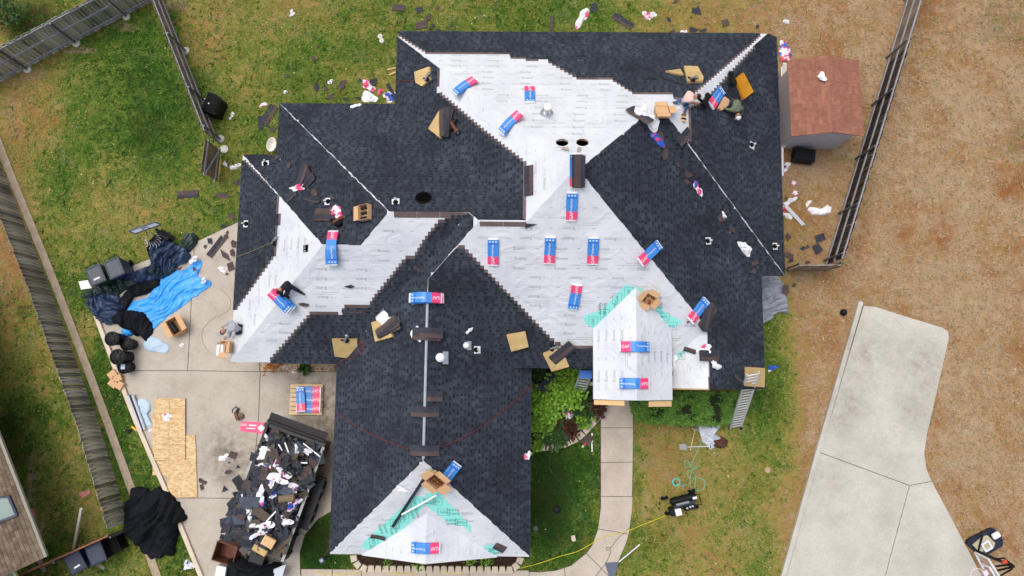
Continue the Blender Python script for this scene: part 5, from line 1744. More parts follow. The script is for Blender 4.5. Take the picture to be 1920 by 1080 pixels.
# ================================================================== YARD: TARPS
def tarp_mat(name, c, rough=.45, spec=.45, var=.2, bump=.5):
    return mat(name, c, rough, var, 2.5, bump, 7, spec=spec, detail=4)
M_TBLUE = tarp_mat('bright_blue_tarp', srgb(54, 158, 242), .4, .5, .1)
M_TNAVY = tarp_mat('navy_tarp', srgb(38, 56, 86), .38, .5, .25)
M_TGREEN = tarp_mat('dark_green_tarp', srgb(26, 48, 48), .42, .5, .3)
M_TBLACK = tarp_mat('black_felt_tarp', srgb(22, 24, 30), .8, .15, .3)
M_TGREY = tarp_mat('grey_tarp', srgb(150, 156, 168), .55, .4, .12)
M_TPALE = tarp_mat('pale_grey_tarp', srgb(196, 202, 214), .5, .4, .08)
def tarp(label, px, mtl, h=.35, seed=0, folds=9, amp=.16, centre=None, nt=190, nr=46, z0=.055, name='tarp', cat='tarp', dirn=None):
    P = [p for p in G2(px)]
    if centre: c = G(*centre)
    else: c = sum(P, Vector()) / len(P)
    if mtl is not M_TBLUE: P = [c + (p - c) * 1.08 for p in P]
    r = random.Random(seed)
    n = len(P)
    def edge(a):
        d = Vector((math.cos(a), math.sin(a)))
        best = None
        for i in range(n):
            A, B = P[i].to_2d() - c.to_2d(), P[(i + 1) % n].to_2d() - c.to_2d()
            e = B - A
            den = d.x * e.y - d.y * e.x
            if abs(den) < 1e-9: continue
            t = (A.x * e.y - A.y * e.x) / den
            u = (A.x * d.y - A.y * d.x) / den
            if t > 0 and -.001 <= u <= 1.001 and (best is None or t > best): best = t
        return best or .05
    E = [edge(2 * math.pi * k / nt) for k in range(nt)]
    pa = r.uniform(0, math.pi) if dirn is None else dirn
    ca, sa = math.cos(pa), math.sin(pa)
    fk = .5 if mtl is M_TBLACK else 1
    def height(x, y, t, a):
        x, y = x * fk, y * fk
        q, w = x * ca + y * sa, -x * sa + y * ca
        wx = w + .35 * mnoise.noise(Vector((x * 1.1, y * 1.1, seed + 3.3)))
        f = 1 - min(1, abs(3.2 * mnoise.noise(Vector((q * .6, wx * 3.4, seed * 1.7)))))          # ridged, stretched along the folds
        g = 1 - abs(2 * mnoise.noise(Vector((x * 2.6 + 9, y * 2.6, seed * 2.3))))
        s = mnoise.noise(Vector((x * 1.2, y * 1.2, seed * .7)))
        body = (1 - t ** 3) ** .6
        fine = 1 - min(1, abs(3 * mnoise.noise(Vector((q * 1.5, wx * 8.5, seed * 5.1)))))
        return z0 + .012 + (max(0, h * (.5 + .9 * s)) + amp * .8 * f + amp * .4 * g * g + amp * .4 * fine) * (.12 + .88 * body)
    vs = [(0, 0, height(0, 0, 0, 0))]
    for i in range(1, nr + 1):
        t = (i / nr) ** .85
        for k in range(nt):
            a = 2 * math.pi * k / nt
            R = E[k] * t
            R *= 1 + (.012 * math.sin(a * 23 + seed) + .06 * mnoise.noise(Vector((a * 6, seed, 0)))) * t
            x, y = R * math.cos(a), R * math.sin(a)
            z = height(x + c.x, y + c.y, t, a)
            if i == nr: z = z0 + .004
            vs.append((x, y, z))
    fs = [(0, 1 + k, 1 + (k + 1) % nt) for k in range(nt)]
    for i in range(nr - 1):
        for k in range(nt):
            a, b_ = 1 + i * nt + k, 1 + i * nt + (k + 1) % nt
            fs.append((a, a + nt, b_ + nt, b_))
    mb = MB(); mb.smooth = True
    mb.mesh(vs, fs)
    o = mb.build(name, mtl); o.location = (c.x, c.y, 0)
    return tag(o, label, cat)
tarp('bright blue plastic tarp spread in creases on the driveway', [(238, 586), (248, 566), (272, 568), (290, 540), (312, 518), (332, 508), (352, 506), (368, 486), (380, 486), (378, 500), (372, 520), (400, 528), (398, 536), (368, 556), (340, 578), (318, 592), (290, 618), (268, 604), (262, 588)], M_TBLUE, .03, 3, amp=.09, dirn=.62, centre=(320, 552))
tarp('scrap of bright blue tarp showing beside the black dustbins', [(229, 620), (236, 612), (250, 620), (252, 628), (236, 634)], M_TBLUE, .12, 4, amp=.08, nt=50, nr=10)
tarp('dark green tarp roll bunched along the driveway edge', [(160, 556), (168, 545), (215, 528), (236, 520), (250, 524), (262, 520), (258, 532), (236, 544), (220, 556), (190, 552), (172, 562)], M_TGREEN, .3, 5, amp=.2, z0=.05)
tarp('navy tarp spilling over the driveway kerb near the dustbins', [(168, 572), (172, 560), (195, 553), (222, 556), (238, 565), (235, 580), (224, 590), (218, 606), (204, 608), (186, 598), (180, 588)], M_TNAVY, .25, 6, amp=.24)
tarp('navy tarp heaped below the fallen basketball hoop', [(240, 524), (262, 510), (286, 500), (288, 476), (300, 456), (318, 452), (334, 462), (352, 470), (356, 484), (348, 494), (330, 500), (318, 516), (300, 524), (270, 530)], M_TNAVY, .35, 7, amp=.26, centre=(308, 494))
tarp('rolled green and navy tarp end poking onto the driveway', [(342, 456), (352, 440), (364, 438), (373, 448), (370, 458), (358, 472), (350, 468)], M_TGREEN, .35, 8, amp=.16, nt=60, nr=14)
tarp('dark green tarp crumpled between the navy and black tarps', [(284, 512), (290, 498), (312, 492), (330, 494), (334, 506), (318, 518), (300, 522), (288, 520)], M_TGREEN, .45, 9, amp=.22, nt=70, nr=16)
tarp('black felt tarp strip lying between the blue and green tarps', [(222, 574), (236, 552), (252, 530), (272, 524), (298, 524), (300, 536), (276, 552), (252, 558), (238, 584), (224, 584)], M_TBLACK, .28, 10, amp=.16)
tarp('black felt tarp bunched at the lower end of the bright blue tarp', [(214, 600), (228, 586), (250, 584), (272, 588), (286, 606), (288, 618), (278, 640), (274, 638), (270, 626), (258, 630), (252, 620), (236, 616)], M_TBLACK, .3, 11, amp=.24)
tarp('black gear bag slumped under the basketball net', [(281, 468), (286, 452), (300, 436), (316, 440), (328, 446), (316, 458), (300, 460), (292, 482), (284, 484)], M_TBLACK, .3, 12, amp=.2, nt=70, nr=16)
tarp('big black tarp heaped at the end of the weathered fence', [(240, 948), (250, 936), (252, 918), (280, 917), (282, 926), (300, 915), (324, 930), (334, 944), (347, 966), (345, 976), (334, 980), (333, 1000), (327, 1018), (330, 1032), (306, 1038), (286, 1042), (270, 1030), (256, 1010), (240, 998)], M_TBLACK, .5, 13, amp=.34, centre=(290, 975))
tarp('crumpled grey tarp on the grass at the right eave', [(1400, 524), (1420, 520), (1440, 517), (1458, 522), (1468, 534), (1466, 548), (1472, 560), (1475, 586), (1456, 584), (1446, 596), (1426, 606), (1400, 600)], M_TGREY, .25, 14, amp=.24, z0=.0)
tarp('pale grey sheet crumpled on the lawn by the fork and shovel', [(1309, 797), (1330, 799), (1352, 796), (1336, 812), (1350, 820), (1346, 834), (1332, 841), (1326, 834), (1318, 828)], M_TPALE, .12, 15, amp=.14, z0=.0, nt=90, nr=18)
tarp('white crumpled plastic sheet on the dry grass inside the right fence', [(1515, 393), (1520, 388), (1532, 394), (1544, 390), (1550, 384), (1557, 390), (1556, 400), (1544, 404), (1524, 402)], M_WHITEP, .12, 16, amp=.12, z0=0, nt=60, nr=12, name='plastic_sheet', cat='plastic sheet')
tarp('small heap of brown leather tool belts on the pale sheet', [(1337, 826), (1346, 822), (1352, 818), (1363, 826), (1361, 836), (1350, 840), (1338, 836)], mat('brown_leather', srgb(84, 48, 34), .6, .35, 8, .4, 20), .2, 17, amp=.18, nt=50, nr=12, z0=.02, name='tool_belts', cat='tool belts')

# ---- felt sheets, gutters
def gbar(label, p0, p1, w, h, m, z=.0, name='board', cat='board', z1=None, group=None):
    mb = MB(); A, B = G(*p0, z + h / 2), G(*p1, (z if z1 is None else z1) + h / 2)
    mb.bar(A, B, w, h)
    o = mb.build(name, m); bevel(o, min(w, h) * .15)
    return tag(o, label, cat, group)
def gpoly(label, px, m, z0, z1, name, cat, group=None):
    mb = MB(); mb.prism([p.to_2d() for p in G2(px, z1)], z0, z1)
    o = mb.build(name, m); return tag(o, label, cat, group)
M_ICE = mat('ice_blue_felt', srgb(176, 198, 216), .55, .08, 2, .25, 8)
tarp('pale blue printed membrane sheet curled beside the black tarp', [(271, 648), (276, 630), (290, 632), (316, 646), (319, 652), (313, 662), (300, 661), (278, 657)], M_ICE, .05, 21, amp=.05, nt=60, nr=14, name='membrane_sheet', cat='membrane sheet')
tarp('pale blue folded membrane sheet beside the steel gutters', [(259, 755), (262, 750), (274, 749), (283, 758), (284, 768), (278, 778), (288, 795), (285, 798), (276, 797), (270, 780)], M_ICE, .05, 22, amp=.05, nt=60, nr=14, name='membrane_sheet', cat='membrane sheet')
mb = MB()
for i, (p0, p1) in enumerate((((241, 742), (266, 806)), ((244, 741), (269, 806)), ((249, 741), (272, 806)))):
    m_ = MB()
    A, B = G(*p0, .15), G(*p1, .1)
    m_.tube([A, B], .06, 10)
    tag(m_.build('steel_roll', M_GALV if i != 1 else M_BLUEBLK), ('bright metal roll leaning on the kerb, nearest the lawn', 'dark metal roll between two bright metal rolls on the kerb', 'bright metal roll on the driveway side of the kerb')[i], 'metal roll', 'metal rolls by the kerb')

# ---- OSB boards
def osb():
    m, t, n, l, b = _nt('strand_board')
    b.inputs['Roughness'].default_value = .85
    tc = n.new('ShaderNodeTexCoord')
    mp = n.new('ShaderNodeMapping'); mp.inputs['Scale'].default_value = (5, 11, 5)
    l.new(tc.outputs['Object'], mp.inputs[0])
    v = n.new('ShaderNodeTexVoronoi'); v.inputs['Scale'].default_value = 2.2
    l.new(mp.outputs[0], v.inputs['Vector'])
    r = _ramp(n, [(0, srgb(184, 150, 104)), (.5, srgb(206, 176, 130)), (1, srgb(222, 196, 154))])
    sx = n.new('ShaderNodeSeparateColor'); l.new(v.outputs['Color'], sx.inputs[0]); l.new(sx.outputs[0], r.inputs[0])
    l.new(r.outputs[0], b.inputs['Base Color'])
    return m
M_OSB = osb()
M_OSBE = mat('red_board_edge', srgb(176, 92, 60), .8, .1, 4)
def sheet(label, px, z, th=.018, lines=(), group='strand boards on the driveway'):
    P = [p.to_2d() for p in G2(px, z + th)]
    mb = MB(); mb.prism(P, z, z + th, 0, mside=1)
    o = mb.build('strand_board', [M_OSB, M_OSBE])
    return tag(o, label, 'board', group)
sheet('lowest strand board peeking out at the left of the board pile', [(286, 776), (346, 776), (345, 891), (286, 891)], .057)
sheet('long strand board lying lower right in the board pile', [(312, 815), (366, 816), (370, 932), (314, 934)], .078)
for z in (.099, .12):
    sheet('strand board on top of the pile with torn paper on it' if z > .11 else 'strand board just under the topmost board of the pile', [(290, 747), (347, 747), (347, 862), (288.5, 863)], z)
mb = MB()
for (a, b_) in (((290, 766.5), (347, 766.5)), ((289.5, 776), (347, 776)), ((289.5, 786), (347, 786)), ((289, 834), (347, 834)), ((289, 843.5), (347, 843.5)), ((317.5, 748), (317, 862))):
    A, B = G(*a, .1405), G(*b_, .1405)
    d = (B - A).normalized(); s = Vector((-d.y, d.x, 0)) * .006
    mb.face([A - s, B - s, B + s, A + s])
tp = [o for o in bpy.data.objects if o.name.startswith('strand_board')][-1]
o = mb.build('printed_guide_lines', M_DECK, tp)

# ---- bins
def wheelie(label, F, body_m, lid_m, logo=False, h=1.0, group=None):
    root = thing('wheeled_bin', label, 'wheeled bin', F, group)
    b = MB()
    w0, d0, w1, d1 = .46, .5, .58, .72
    q = lambda w, d, z: [(-w / 2, -d / 2, z), (w / 2, -d / 2, z), (w / 2, d / 2, z), (-w / 2, d / 2, z)]
    vs = q(w0, d0, .06) + q(w1, d1, h) + q(w1 + .05, d1 + .05, h) + q(w1 + .05, d1 + .05, h + .04)
    fs = [(3, 2, 1, 0)] + [(a * 4 + k, a * 4 + (k + 1) % 4, a * 4 + 4 + (k + 1) % 4, a * 4 + 4 + k) for a in range(3) for k in range(4)] + [(12, 13, 14, 15)]
    b.mesh(vs, fs); o = b.build('body', body_m, root); bevel(o, .025, 2)
    b = MB(); vs = q(w1 + .07, d1 + .06, h + .043) + q(w1 + .05, d1 + .04, h + .075) + q(w1 - .04, d1 - .06, h + .1) + q(w1 - .09, d1 - .13, h + .075)
    fs = [(3, 2, 1, 0)] + [(a * 4 + k, a * 4 + (k + 1) % 4, a * 4 + 4 + (k + 1) % 4, a * 4 + 4 + k) for a in range(3) for k in range(4)] + [(12, 13, 14, 15)]
    b.mesh(vs, fs); o = b.build('lid', lid_m, root); bevel(o, .015, 2)
    if logo:
        T = MB(); M1 = Matrix.Translation((0, -d1 * .25, h + .079)); T.box((0, -d1 * .22, h + .078), (.24, .06, .006)); T.build('emblem', M_WHITEP, o)
    for sx in (-1, 1):
        b = MB(); b.lathe((sx * (w0 / 2 + .03), d0 / 2 + .02, .12), [(.12, -.03), (.12, .03), (.03, .035)], 14, mx=Matrix.Rotation(math.pi / 2, 4, 'Y')); b.build('wheel', M_RUBBER, root)
    b = MB(); b.tube([(-w1 / 2, d1 / 2 + .02, h - .02), (-w1 / 2, d1 / 2 + .1, h + .02), (w1 / 2, d1 / 2 + .1, h + .02), (w1 / 2, d1 / 2 + .02, h - .02)], .016, 6); b.build('handle', M_DARKPL, root)
    return root
def gf(x, y, ang, z=0.0, ztop=0.0):
    """upright frame on the ground under something seen at photo point (x, y) at height ztop; ang turns x in the photo"""
    p = G(x, y, ztop); p = Vector((p.x, p.y, z))
    a = math.radians(ang)
    q = G(x + 10 * math.cos(a), y - 10 * math.sin(a), ztop); q.z = z
    return frame(p, q - p, (0, 0, 1))
M_BING = mat('dark_green_plastic', srgb(20, 66, 44), .5, .1, 3)
M_BINL = mat('charcoal_lid', srgb(62, 68, 78), .5, .15, 5, .1, 20)
M_BINN = mat('navy_plastic', srgb(30, 40, 92), .5, .1, 3)
M_BINB = mat('slate_lid', srgb(44, 54, 74), .5, .15, 4)
GBN = 'wheeled rubbish bins'
wheelie('green wheeled bin with a dark grey lid and pale emblem beside the tarps', gf(181, 516, -66 + 90 , 0, 1.0) @ Matrix.Rotation(math.radians(0), 4, 'Z'), M_BING, M_BINL, True, group=GBN)
wheelie('navy wheeled bin with a dark grey lid between the green bin and the tarps', gf(216, 503, 24, 0, 1.0), M_BINN, M_BINL, group=GBN)
wheelie('black wheeled bin with square lid at the rusty edged fence', gf(180, 1038, 25, 0, 1.05), M_DARKPL, M_BINB, group=GBN)
wheelie('navy wheeled bin with pale emblem nearest the timber lengths at the fence', gf(143, 1054, 32, 0, 1.0), M_BINN, M_BINB, True, group=GBN)
def black_cart(label, x, y, ang, sx, sy, h):
    F = gf(x, y, ang, 0, h)
    root = thing('composter', label, 'compost bin', F)
    pts = [(-sx / 2, -sy / 2), (sx / 2, -sy / 2), (sx / 2, sy * .2)] + [(sx / 2 - sx * .45 * (1 - math.cos(a)), sy * .2 + sy * .3 * math.sin(a)) for a in (.4, .8, 1.2, 1.57)] + [(-sx / 2, sy / 2)]
    b = MB(); b.prism(pts, 0, h); o = b.build('body', M_DARKPL, root); bevel(o, .04, 2)
    b = MB(); b.prism([(x_ * .9, y_ * .9) for x_, y_ in pts], h, h + .05); o = b.build('lid', M_RUBBER, root); bevel(o, .02, 2)
    b = MB(); b.lathe((-sx * .1, -sy * .1, h + .05), [(.03, 0), (.03, .03), (.01, .04)], 8); b.build('knob', M_WHITEP, root)
black_cart('black compost bin with a rounded corner beside the long lawn fence', 397, 193, -20, .62, .8, .7)
black_cart('black compost bin with a rounded corner beside the square lidded bin', 203, 1024, 30, .75, .7, .6)
gbar('pale timber post leaning up from the grass behind the rusty fence', (138, 1032), (153, 953), .1, .1, mat('pale_timber', srgb(196, 192, 180), .8, .12, 3, .2, 20, stretch=(1, 1, 6)), .0, z1=.9, name='timber_post', cat='timber post')
gbar('grey timber length running under the two wheeled bins', (141, 1032), (196, 1066), .14, .04, mat('grey_timber', srgb(150, 142, 124), .85, .15, 3, .2, 20), .02, name='timber_length', cat='timber')

# ---- four black dustbins
def dustbin(label, x, y, h, r0, sticker=False):
    p = G(x, y, h); F = Matrix.Translation((p.x, p.y, .055))
    root = thing('dustbin', label, 'dustbin', F, 'black round dustbins on the driveway')
    b = MB(); b.smooth = False
    prof = [(r0 * .8, 0), (r0 * .82, .05), (r0 * .95, h * .85), (r0, h * .87), (r0, h * .92)]
    b.lathe((0, 0, 0), prof, 22); b.build('body', M_DARKPL, root)
    b = MB(); b.lathe((0, 0, h * .92), [(r0 * 1.06, 0), (r0 * 1.06, .03), (r0 * .8, .06), (r0 * .78, .04), (r0 * .55, .05), (r0 * .5, .085), (r0 * .2, .095), (.01, .1)], 22); ld = b.build('lid', M_DARKPL, root)
    b = MB()
    for k in range(8):
        a = k * math.pi / 4
        b.bar((math.cos(a) * r0 * .3, math.sin(a) * r0 * .3, h * .92 + .09), (math.cos(a) * r0 * .95, math.sin(a) * r0 * .95, h * .92 + .055), .03, .03)
    b.build('lid_rib', M_DARKPL, ld)
    if sticker:
        b = MB(); b.box((0, .02, h * .92 + .105), (.16, .2, .006)); b.build('label_sheet', M_ICE, ld)
dustbin('tall black ribbed dustbin nearest the blue tarp scrap', 210, 635, .85, .27)
dustbin('short black dustbin beside the tallest pair near the tarps', 238.5, 645, .5, .25)
dustbin('tall black ribbed dustbin beside the short one with a pale label', 220.5, 669, .85, .29)
dustbin('short black dustbin with a pale label on its lid', 233.5, 688.5, .5, .25, True)

# ---- cartons on the ground
carton('big open cardboard carton with a black roll inside on the driveway', gf(327, 612, 30, .055, .45), .42, .66, .45, None, flaps=(1, 1, 0, 0))
mb = MB(); F = gf(326, 614, 124, .1, .3); mb.tube([(-.22, 0, .22), (.22, 0, .22)], .1, 12); o = mb.build('black_roll', M_DARKPL); o.matrix_world = F; tag(o, 'black roll standing inside the big open carton', 'roll')
for i, (x, y, a, s) in enumerate(((210, 702, 40, .34), (220, 709, 20, .32), (211, 719, -38, .34), (224, 723, 60, .3))):
    F = gf(x, y, a, .0, .25)
    mb = MB(); mb.box((0, 0, .13), (s, s * .8, .26)); o = mb.build('carton', M_CARD); o.matrix_world = F; bevel(o, .01)
    tag(o, ('small brown carton uppermost of the four on the kerb', 'small brown carton on the kerb edge', 'small tilted brown carton nearest the fence', 'small brown carton lowest of the four on the kerb')[i], 'carton', 'small cartons dropped at the kerb')
# power drill, tool
F = gf(252, 804, -40, 0.02, .1)
root = thing('cordless_drill', 'yellow cordless drill lying in the grass by the kerb', 'drill', F)
M_YEL = mat('tool_yellow', srgb(224, 172, 30), .5, .08, 4)
b = MB(); b.bar((-.15, 0, .06), (.12, 0, .06), .09, .1); o = b.build('body', M_YEL, root); bevel(o, .02)
b = MB(); b.bar((-.08, 0, .06), (-.12, -.2, .05), .06, .06); b.build('handle', M_DARKPL, root)
b = MB(); b.box((-.13, -.24, .06), (.13, .1, .09)); b.build('battery', M_DARKPL, root)
b = MB(); b.lathe((.12, 0, .06), [(.035, 0), (.03, .08), (.01, .16)], 10, mx=Matrix.Rotation(math.pi / 2, 4, 'Y')); b.build('chuck', M_STEEL, root)
F = gf(445, 780, -70, .055, .1)
root = thing('nail_gun', 'dark brown coil nail gun lying on the driveway by the pink wrap', 'nail gun', F, 'nail guns on the roof')
b = MB(); b.box((0, 0, .1), (.34, .13, .16)); o = b.build('body', M_BRONZE, root); bevel(o, .03, 2)
b = MB(); b.bar((-.14, 0, .1), (-.26, .16, .08), .07, .07); b.build('handle', M_DARKPL, root)
b = MB(); b.lathe((.05, .12, .08), [(.12, -.04), (.13, 0), (.12, .05), (.02, .06)], 14); b.build('magazine', M_BRONZE, root)
b = MB(); b.tube([(-.26, .16, .08), (-.36, .06, .04), (-.3, -.12, .02), (-.2, -.14, .02)], .015, 6); b.build('hose_tail', M_DARKPL, root)
gpoly('flat pink printed wrapper panel on the driveway by the trailer', [(452, 790), (497, 792), (494, 814), (450, 808)], M_PINK, .056, .062, 'wrapper_panel', 'wrapper panel')
T = MB(); F = gf(466, 800, -4, .068, .06); add_text(T, 'GAF', .13, Matrix.Translation((-.18, .06, 0))); T.box((.16, .06, 0), (.3, .05, .002)); T.box((.1, -.06, 0), (.34, .03, .002))
M1 = Matrix.Translation((.5, -.02, 0)) @ Matrix.Rotation(.78, 4, 'Z'); T.mesh([M1 @ Vector(v) for v in ((-.1, -.1, 0), (.1, -.1, 0), (.1, .1, 0), (-.1, .1, 0))], [(0, 1, 2, 3)])
wp = [o for o in bpy.data.objects if o.name == 'wrapper_panel'][0]
o = T.build('printed_lettering', M_LETTER, wp); o.matrix_world = F

# ---- pallet and bundles
F = gf(575, 749, 0, .055, .12)
pal = thing('pallet', 'bare wooden pallet under wrapped shingle bundles on the driveway', 'pallet', F)
M_PAL = mat('pallet_pine', srgb(212, 184, 140), .85, .12, 3, .15, 20, obj_rand=.1)
for i in range(7):
    b = MB(); b.box((0, -.52 + i * .173, .125), (1.28, .14, .018)); b.build('slat', M_PAL, pal)
for y in (-.5, 0, .5):
    b = MB(); b.bar((-.64, y, .06), (.64, y, .06), .045, .11); b.build('runner', M_PAL, pal)
GP = 'wrapped shingle bundles on the pallet'
for i, dy in enumerate((.34, 0, -.34)):
    M1 = F @ Matrix.Translation((.12, dy, .137)) @ Matrix.Rotation(math.pi, 4, 'Z')
    bundle('shingle_bundle', 'blue wrapped bundle with pink end on the pallet, ' + ('uppermost of three' if i == 0 else 'middle of three' if i == 1 else 'lowest of three'), GP, mx=M1, seed=80 + i, layers=1, H=.1)
bundle('shingle_bundle', 'single wrapped bundle laid crosswise on top of the pallet bundles', GP, mx=F @ Matrix.Translation((-.16, -.0, .245)) @ Matrix.Rotation(math.radians(95), 4, 'Z'), seed=84, H=.08)

# ---- ladders
M_ALU = mat('ladder_aluminium', srgb(206, 208, 212), .45, .06, 4, metal=.1)
M_LBLUE = mat('ladder_blue', srgb(36, 106, 196), .45, .08, 4)
def ladder(label, a, b_, w, n, railm, rungm, group=None, rung='rung', rw=.035, rh=.035, sec=(.03, .085)):
    a, b_ = Vector(a), Vector(b_)
    d = (b_ - a).normalized()
    side = d.cross(Vector((0, 0, 1))).normalized()
    nn = side.cross(d)
    root = thing('ladder', label, 'ladder', Matrix.Translation(a), group)
    for s in (-1, 1):
        mb = MB(); mb.bar(side * s * w / 2, (b_ - a) + side * s * w / 2, sec[0], sec[1], up=nn); mb.build('rail', railm, root)
    L = (b_ - a).length
    for i in range(n):
        p = d * (L * (i + .6) / (n + .2))
        mb = MB(); mb.bar(p - side * w / 2, p + side * w / 2, rw, rh, up=nn); mb.build(rung, rungm, root)
    return root
ld = ladder('long aluminium extension ladder leaning on the front eave', G(1379, 802, .02), G(1412, 700, 3.6), .44, 20, M_ALU, M_ALU, rw=.05, rh=.04)
for s in (-1, 1):
    mb = MB(); mb.box((s * .22, -.0, .0), (.09, .14, .05)); mb.build('foot', M_RUBBER, ld)
gpoly('tan plank lying under the eave board near the ladder top', [(1392, 722), (1427, 726), (1427, 731), (1392, 728)], M_WOOD, 2.1, 2.14, 'plank', 'plank')
st = ladder('blue topped step ladder with pale treads in the flower bed', G(1085, 735, .3), G(1098, 702, 2.3), .42, 7, M_ALU, M_ALU, rung='tread', rw=.09, rh=.03)
p = G(1098, 702, 2.3) - G(1085, 735, .3)
mb = MB(); mb.box(tuple(p), (.46, .3, .09)); mb.build('top_cap', M_LBLUE, st)
mb = MB(); mb.box(tuple(p + Vector((0, .38, -.25))), (.42, .22, .08)); mb.build('paint_shelf', M_LBLUE, st)
mb = MB(); mb.bar(p + Vector((-.2, .1, -.05)), Vector((-.2, 1.1, -.3)), .03, .06); mb.bar(p + Vector((.2, .1, -.05)), Vector((.2, 1.1, -.3)), .03, .06); mb.build('rear_legs', M_LBLUE, st)

# ---- compressor, hoses, shovel, fork
def compressor():
    F = gf(1282, 943, 14, 0, .4)
    root = thing('air_compressor', 'black wheeled air compressor with a white panel on the front lawn', 'air compressor', F)
    b = MB(); b.tube([(-.42, .12, .28), (.48, .12, .28)], .15, 16); b.lathe((-.42, .12, .28), [(.15, 0), (.1, .05), (.02, .07)], 16, mx=Matrix.Rotation(-math.pi / 2, 4, 'Y')); b.lathe((.48, .12, .28), [(.15, 0), (.1, .05), (.02, .07)], 16, mx=Matrix.Rotation(math.pi / 2, 4, 'Y')); b.build('tank', M_DARKPL, root)
    b = MB(); b.tube([(-.36, -.06, .38), (.4, -.06, .38)], .1, 12); b.build('second_tank', M_BLUEBLK, root)
    b = MB(); b.tube([(-.32, .02, .52), (.18, .02, .52)], .055, 12); b.build('cylinder', M_STEEL, root)
    b = MB(); b.box((-.3, -.26, .3), (.24, .26, .5)); o = b.build('engine_cover', M_VENTW, root); bevel(o, .03, 2)
    b = MB(); b.box((-.5, -.22, .26), (.2, .3, .42)); o = b.build('motor', M_DARKPL, root); bevel(o, .03)
    for (x, y, z) in ((.08, -.22, .34), (.2, -.2, .36), (.3, -.2, .34)):
        b = MB(); b.lathe((x, y, z), [(.045, 0), (.045, .1), (.01, .11)], 10); b.build('gauge', M_STEEL, root)
    b = MB(); b.box((.2, -.22, .2), (.44, .2, .26)); b.build('pump', M_DARKPL, root)
    for (x, y) in ((-.62, .3), (-.62, -.28), (.42, -.3), (.45, .3)):
        b = MB(); b.lathe((x, y, .14), [(.14, -.05), (.14, .05), (.05, .06)], 16, mx=Matrix.Rotation(math.pi / 2, 4, 'X')); wh = b.build('wheel', M_RUBBER, root)
        b = MB(); b.lathe((x, y, .14), [(.06, -.062), (.06, .062), (.02, .066)], 10, mx=Matrix.Rotation(math.pi / 2, 4, 'X')); b.build('hub', M_STEEL, wh)
    b = MB(); b.tube([(.5, -.2, .3), (.62, -.2, .5), (.62, .2, .5), (.5, .2, .3)], .018, 6); b.build('handle', M_DARKPL, root)
    b = MB(); b.box((.44, .1, .48), (.16, .08, .08)); b.build('valve', M_VENTW, root)
compressor()
hose_px('bright yellow power cable running from the compressor across the walkway', [(1300, 943), (1290, 952), (1262, 962), (1230, 974), (1200, 986), (1170, 998), (1130, 1008), (1105, 1022), (1080, 1035), (1050, 1043), (1018, 1054), (985, 1063), (955, 1068), (900, 1072), (845, 1075), (800, 1072), (760, 1076), (700, 1072), (640, 1077), (590, 1074)], M_YELC, .013, roof=False, z=.06, name='power_cable', cat='cable')
hose_px('tangled pale green air hose looping on the front lawn', [(1316, 826), (1310, 840), (1302, 858), (1295, 872), (1286, 876), (1284, 866), (1289, 864), (1294, 872), (1302, 880), (1308, 876), (1305, 874), (1298, 882), (1294, 900), (1297, 914), (1305, 920), (1317, 917), (1322, 907), (1318, 899), (1308, 896), (1300, 897), (1292, 895), (1288, 887), (1293, 882), (1300, 886), (1304, 896), (1303, 912), (1304, 922)], M_GREENH, .012, roof=False, z=.015)
hose_px('coiled turquoise air hose on the front lawn left of the tangle', [(1268 + 6.5 * math.cos(a) * (1 + .12 * math.sin(a * .31)), 904 + 6.5 * math.sin(a) * (1 + .12 * math.cos(a * .23))) for a in np.arange(0, 28, .7)] + [(1278, 910), (1284, 909), (1281, 913)], mat('turquoise_hose', srgb(64, 190, 186), .5, .06, 4), .012, roof=False, z=.02)
hose_px('thin pale line stretched from the compressor towards the right fence', [(1306, 922), (1318, 898), (1346, 845), (1390, 760), (1412, 700), (1440, 632), (1470, 570), (1487, 530), (1497, 490), (1530, 380)], M_PALEH, .008, roof=False, z=.02, name='guide_line', cat='line')
hose_px('green hose running down from the front eave behind the ladder', [(1346, 784), (1352, 762), (1366, 742), (1384, 738), (1400, 715), (1420, 681), (1428, 678)], M_GREENH, .01, roof=False, z=.3)
hose_px('thin dark green garden hose curling on the shaded lawn', [(1032, 838), (1032, 880), (1050, 905), (1066, 930), (1085, 955), (1096, 968), (1101, 974), (1096, 978), (1091, 972), (1095, 968), (1092, 985), (1088, 1010), (1086, 1030)], mat('dark_green_hose', srgb(30, 84, 56), .5, .06, 4), .011, roof=False, z=.015)
hose_px('thin dark cord curling across the walkway towards the dustpan', [(1196, 966), (1180, 990), (1160, 1008), (1146, 1026), (1140, 1032), (1136, 1028), (1142, 1026), (1145, 1034), (1138, 1052), (1128, 1066), (1116, 1082)], mat('dark_cord', srgb(70, 62, 56), .6, .1, 4), .008, roof=False, z=.06, name='cord', cat='cord')
hose_px('yellow extension cord draped on the driveway by the hooded worker', [(410, 540), (428, 556), (432, 572), (424, 585), (400, 596), (384, 612), (378, 630), (384, 650), (402, 668), (430, 676), (446, 690)], mat('faded_yellow_cord', srgb(196, 172, 92), .6, .06, 4), .008, roof=False, z=.06, name='cord', cat='cord')
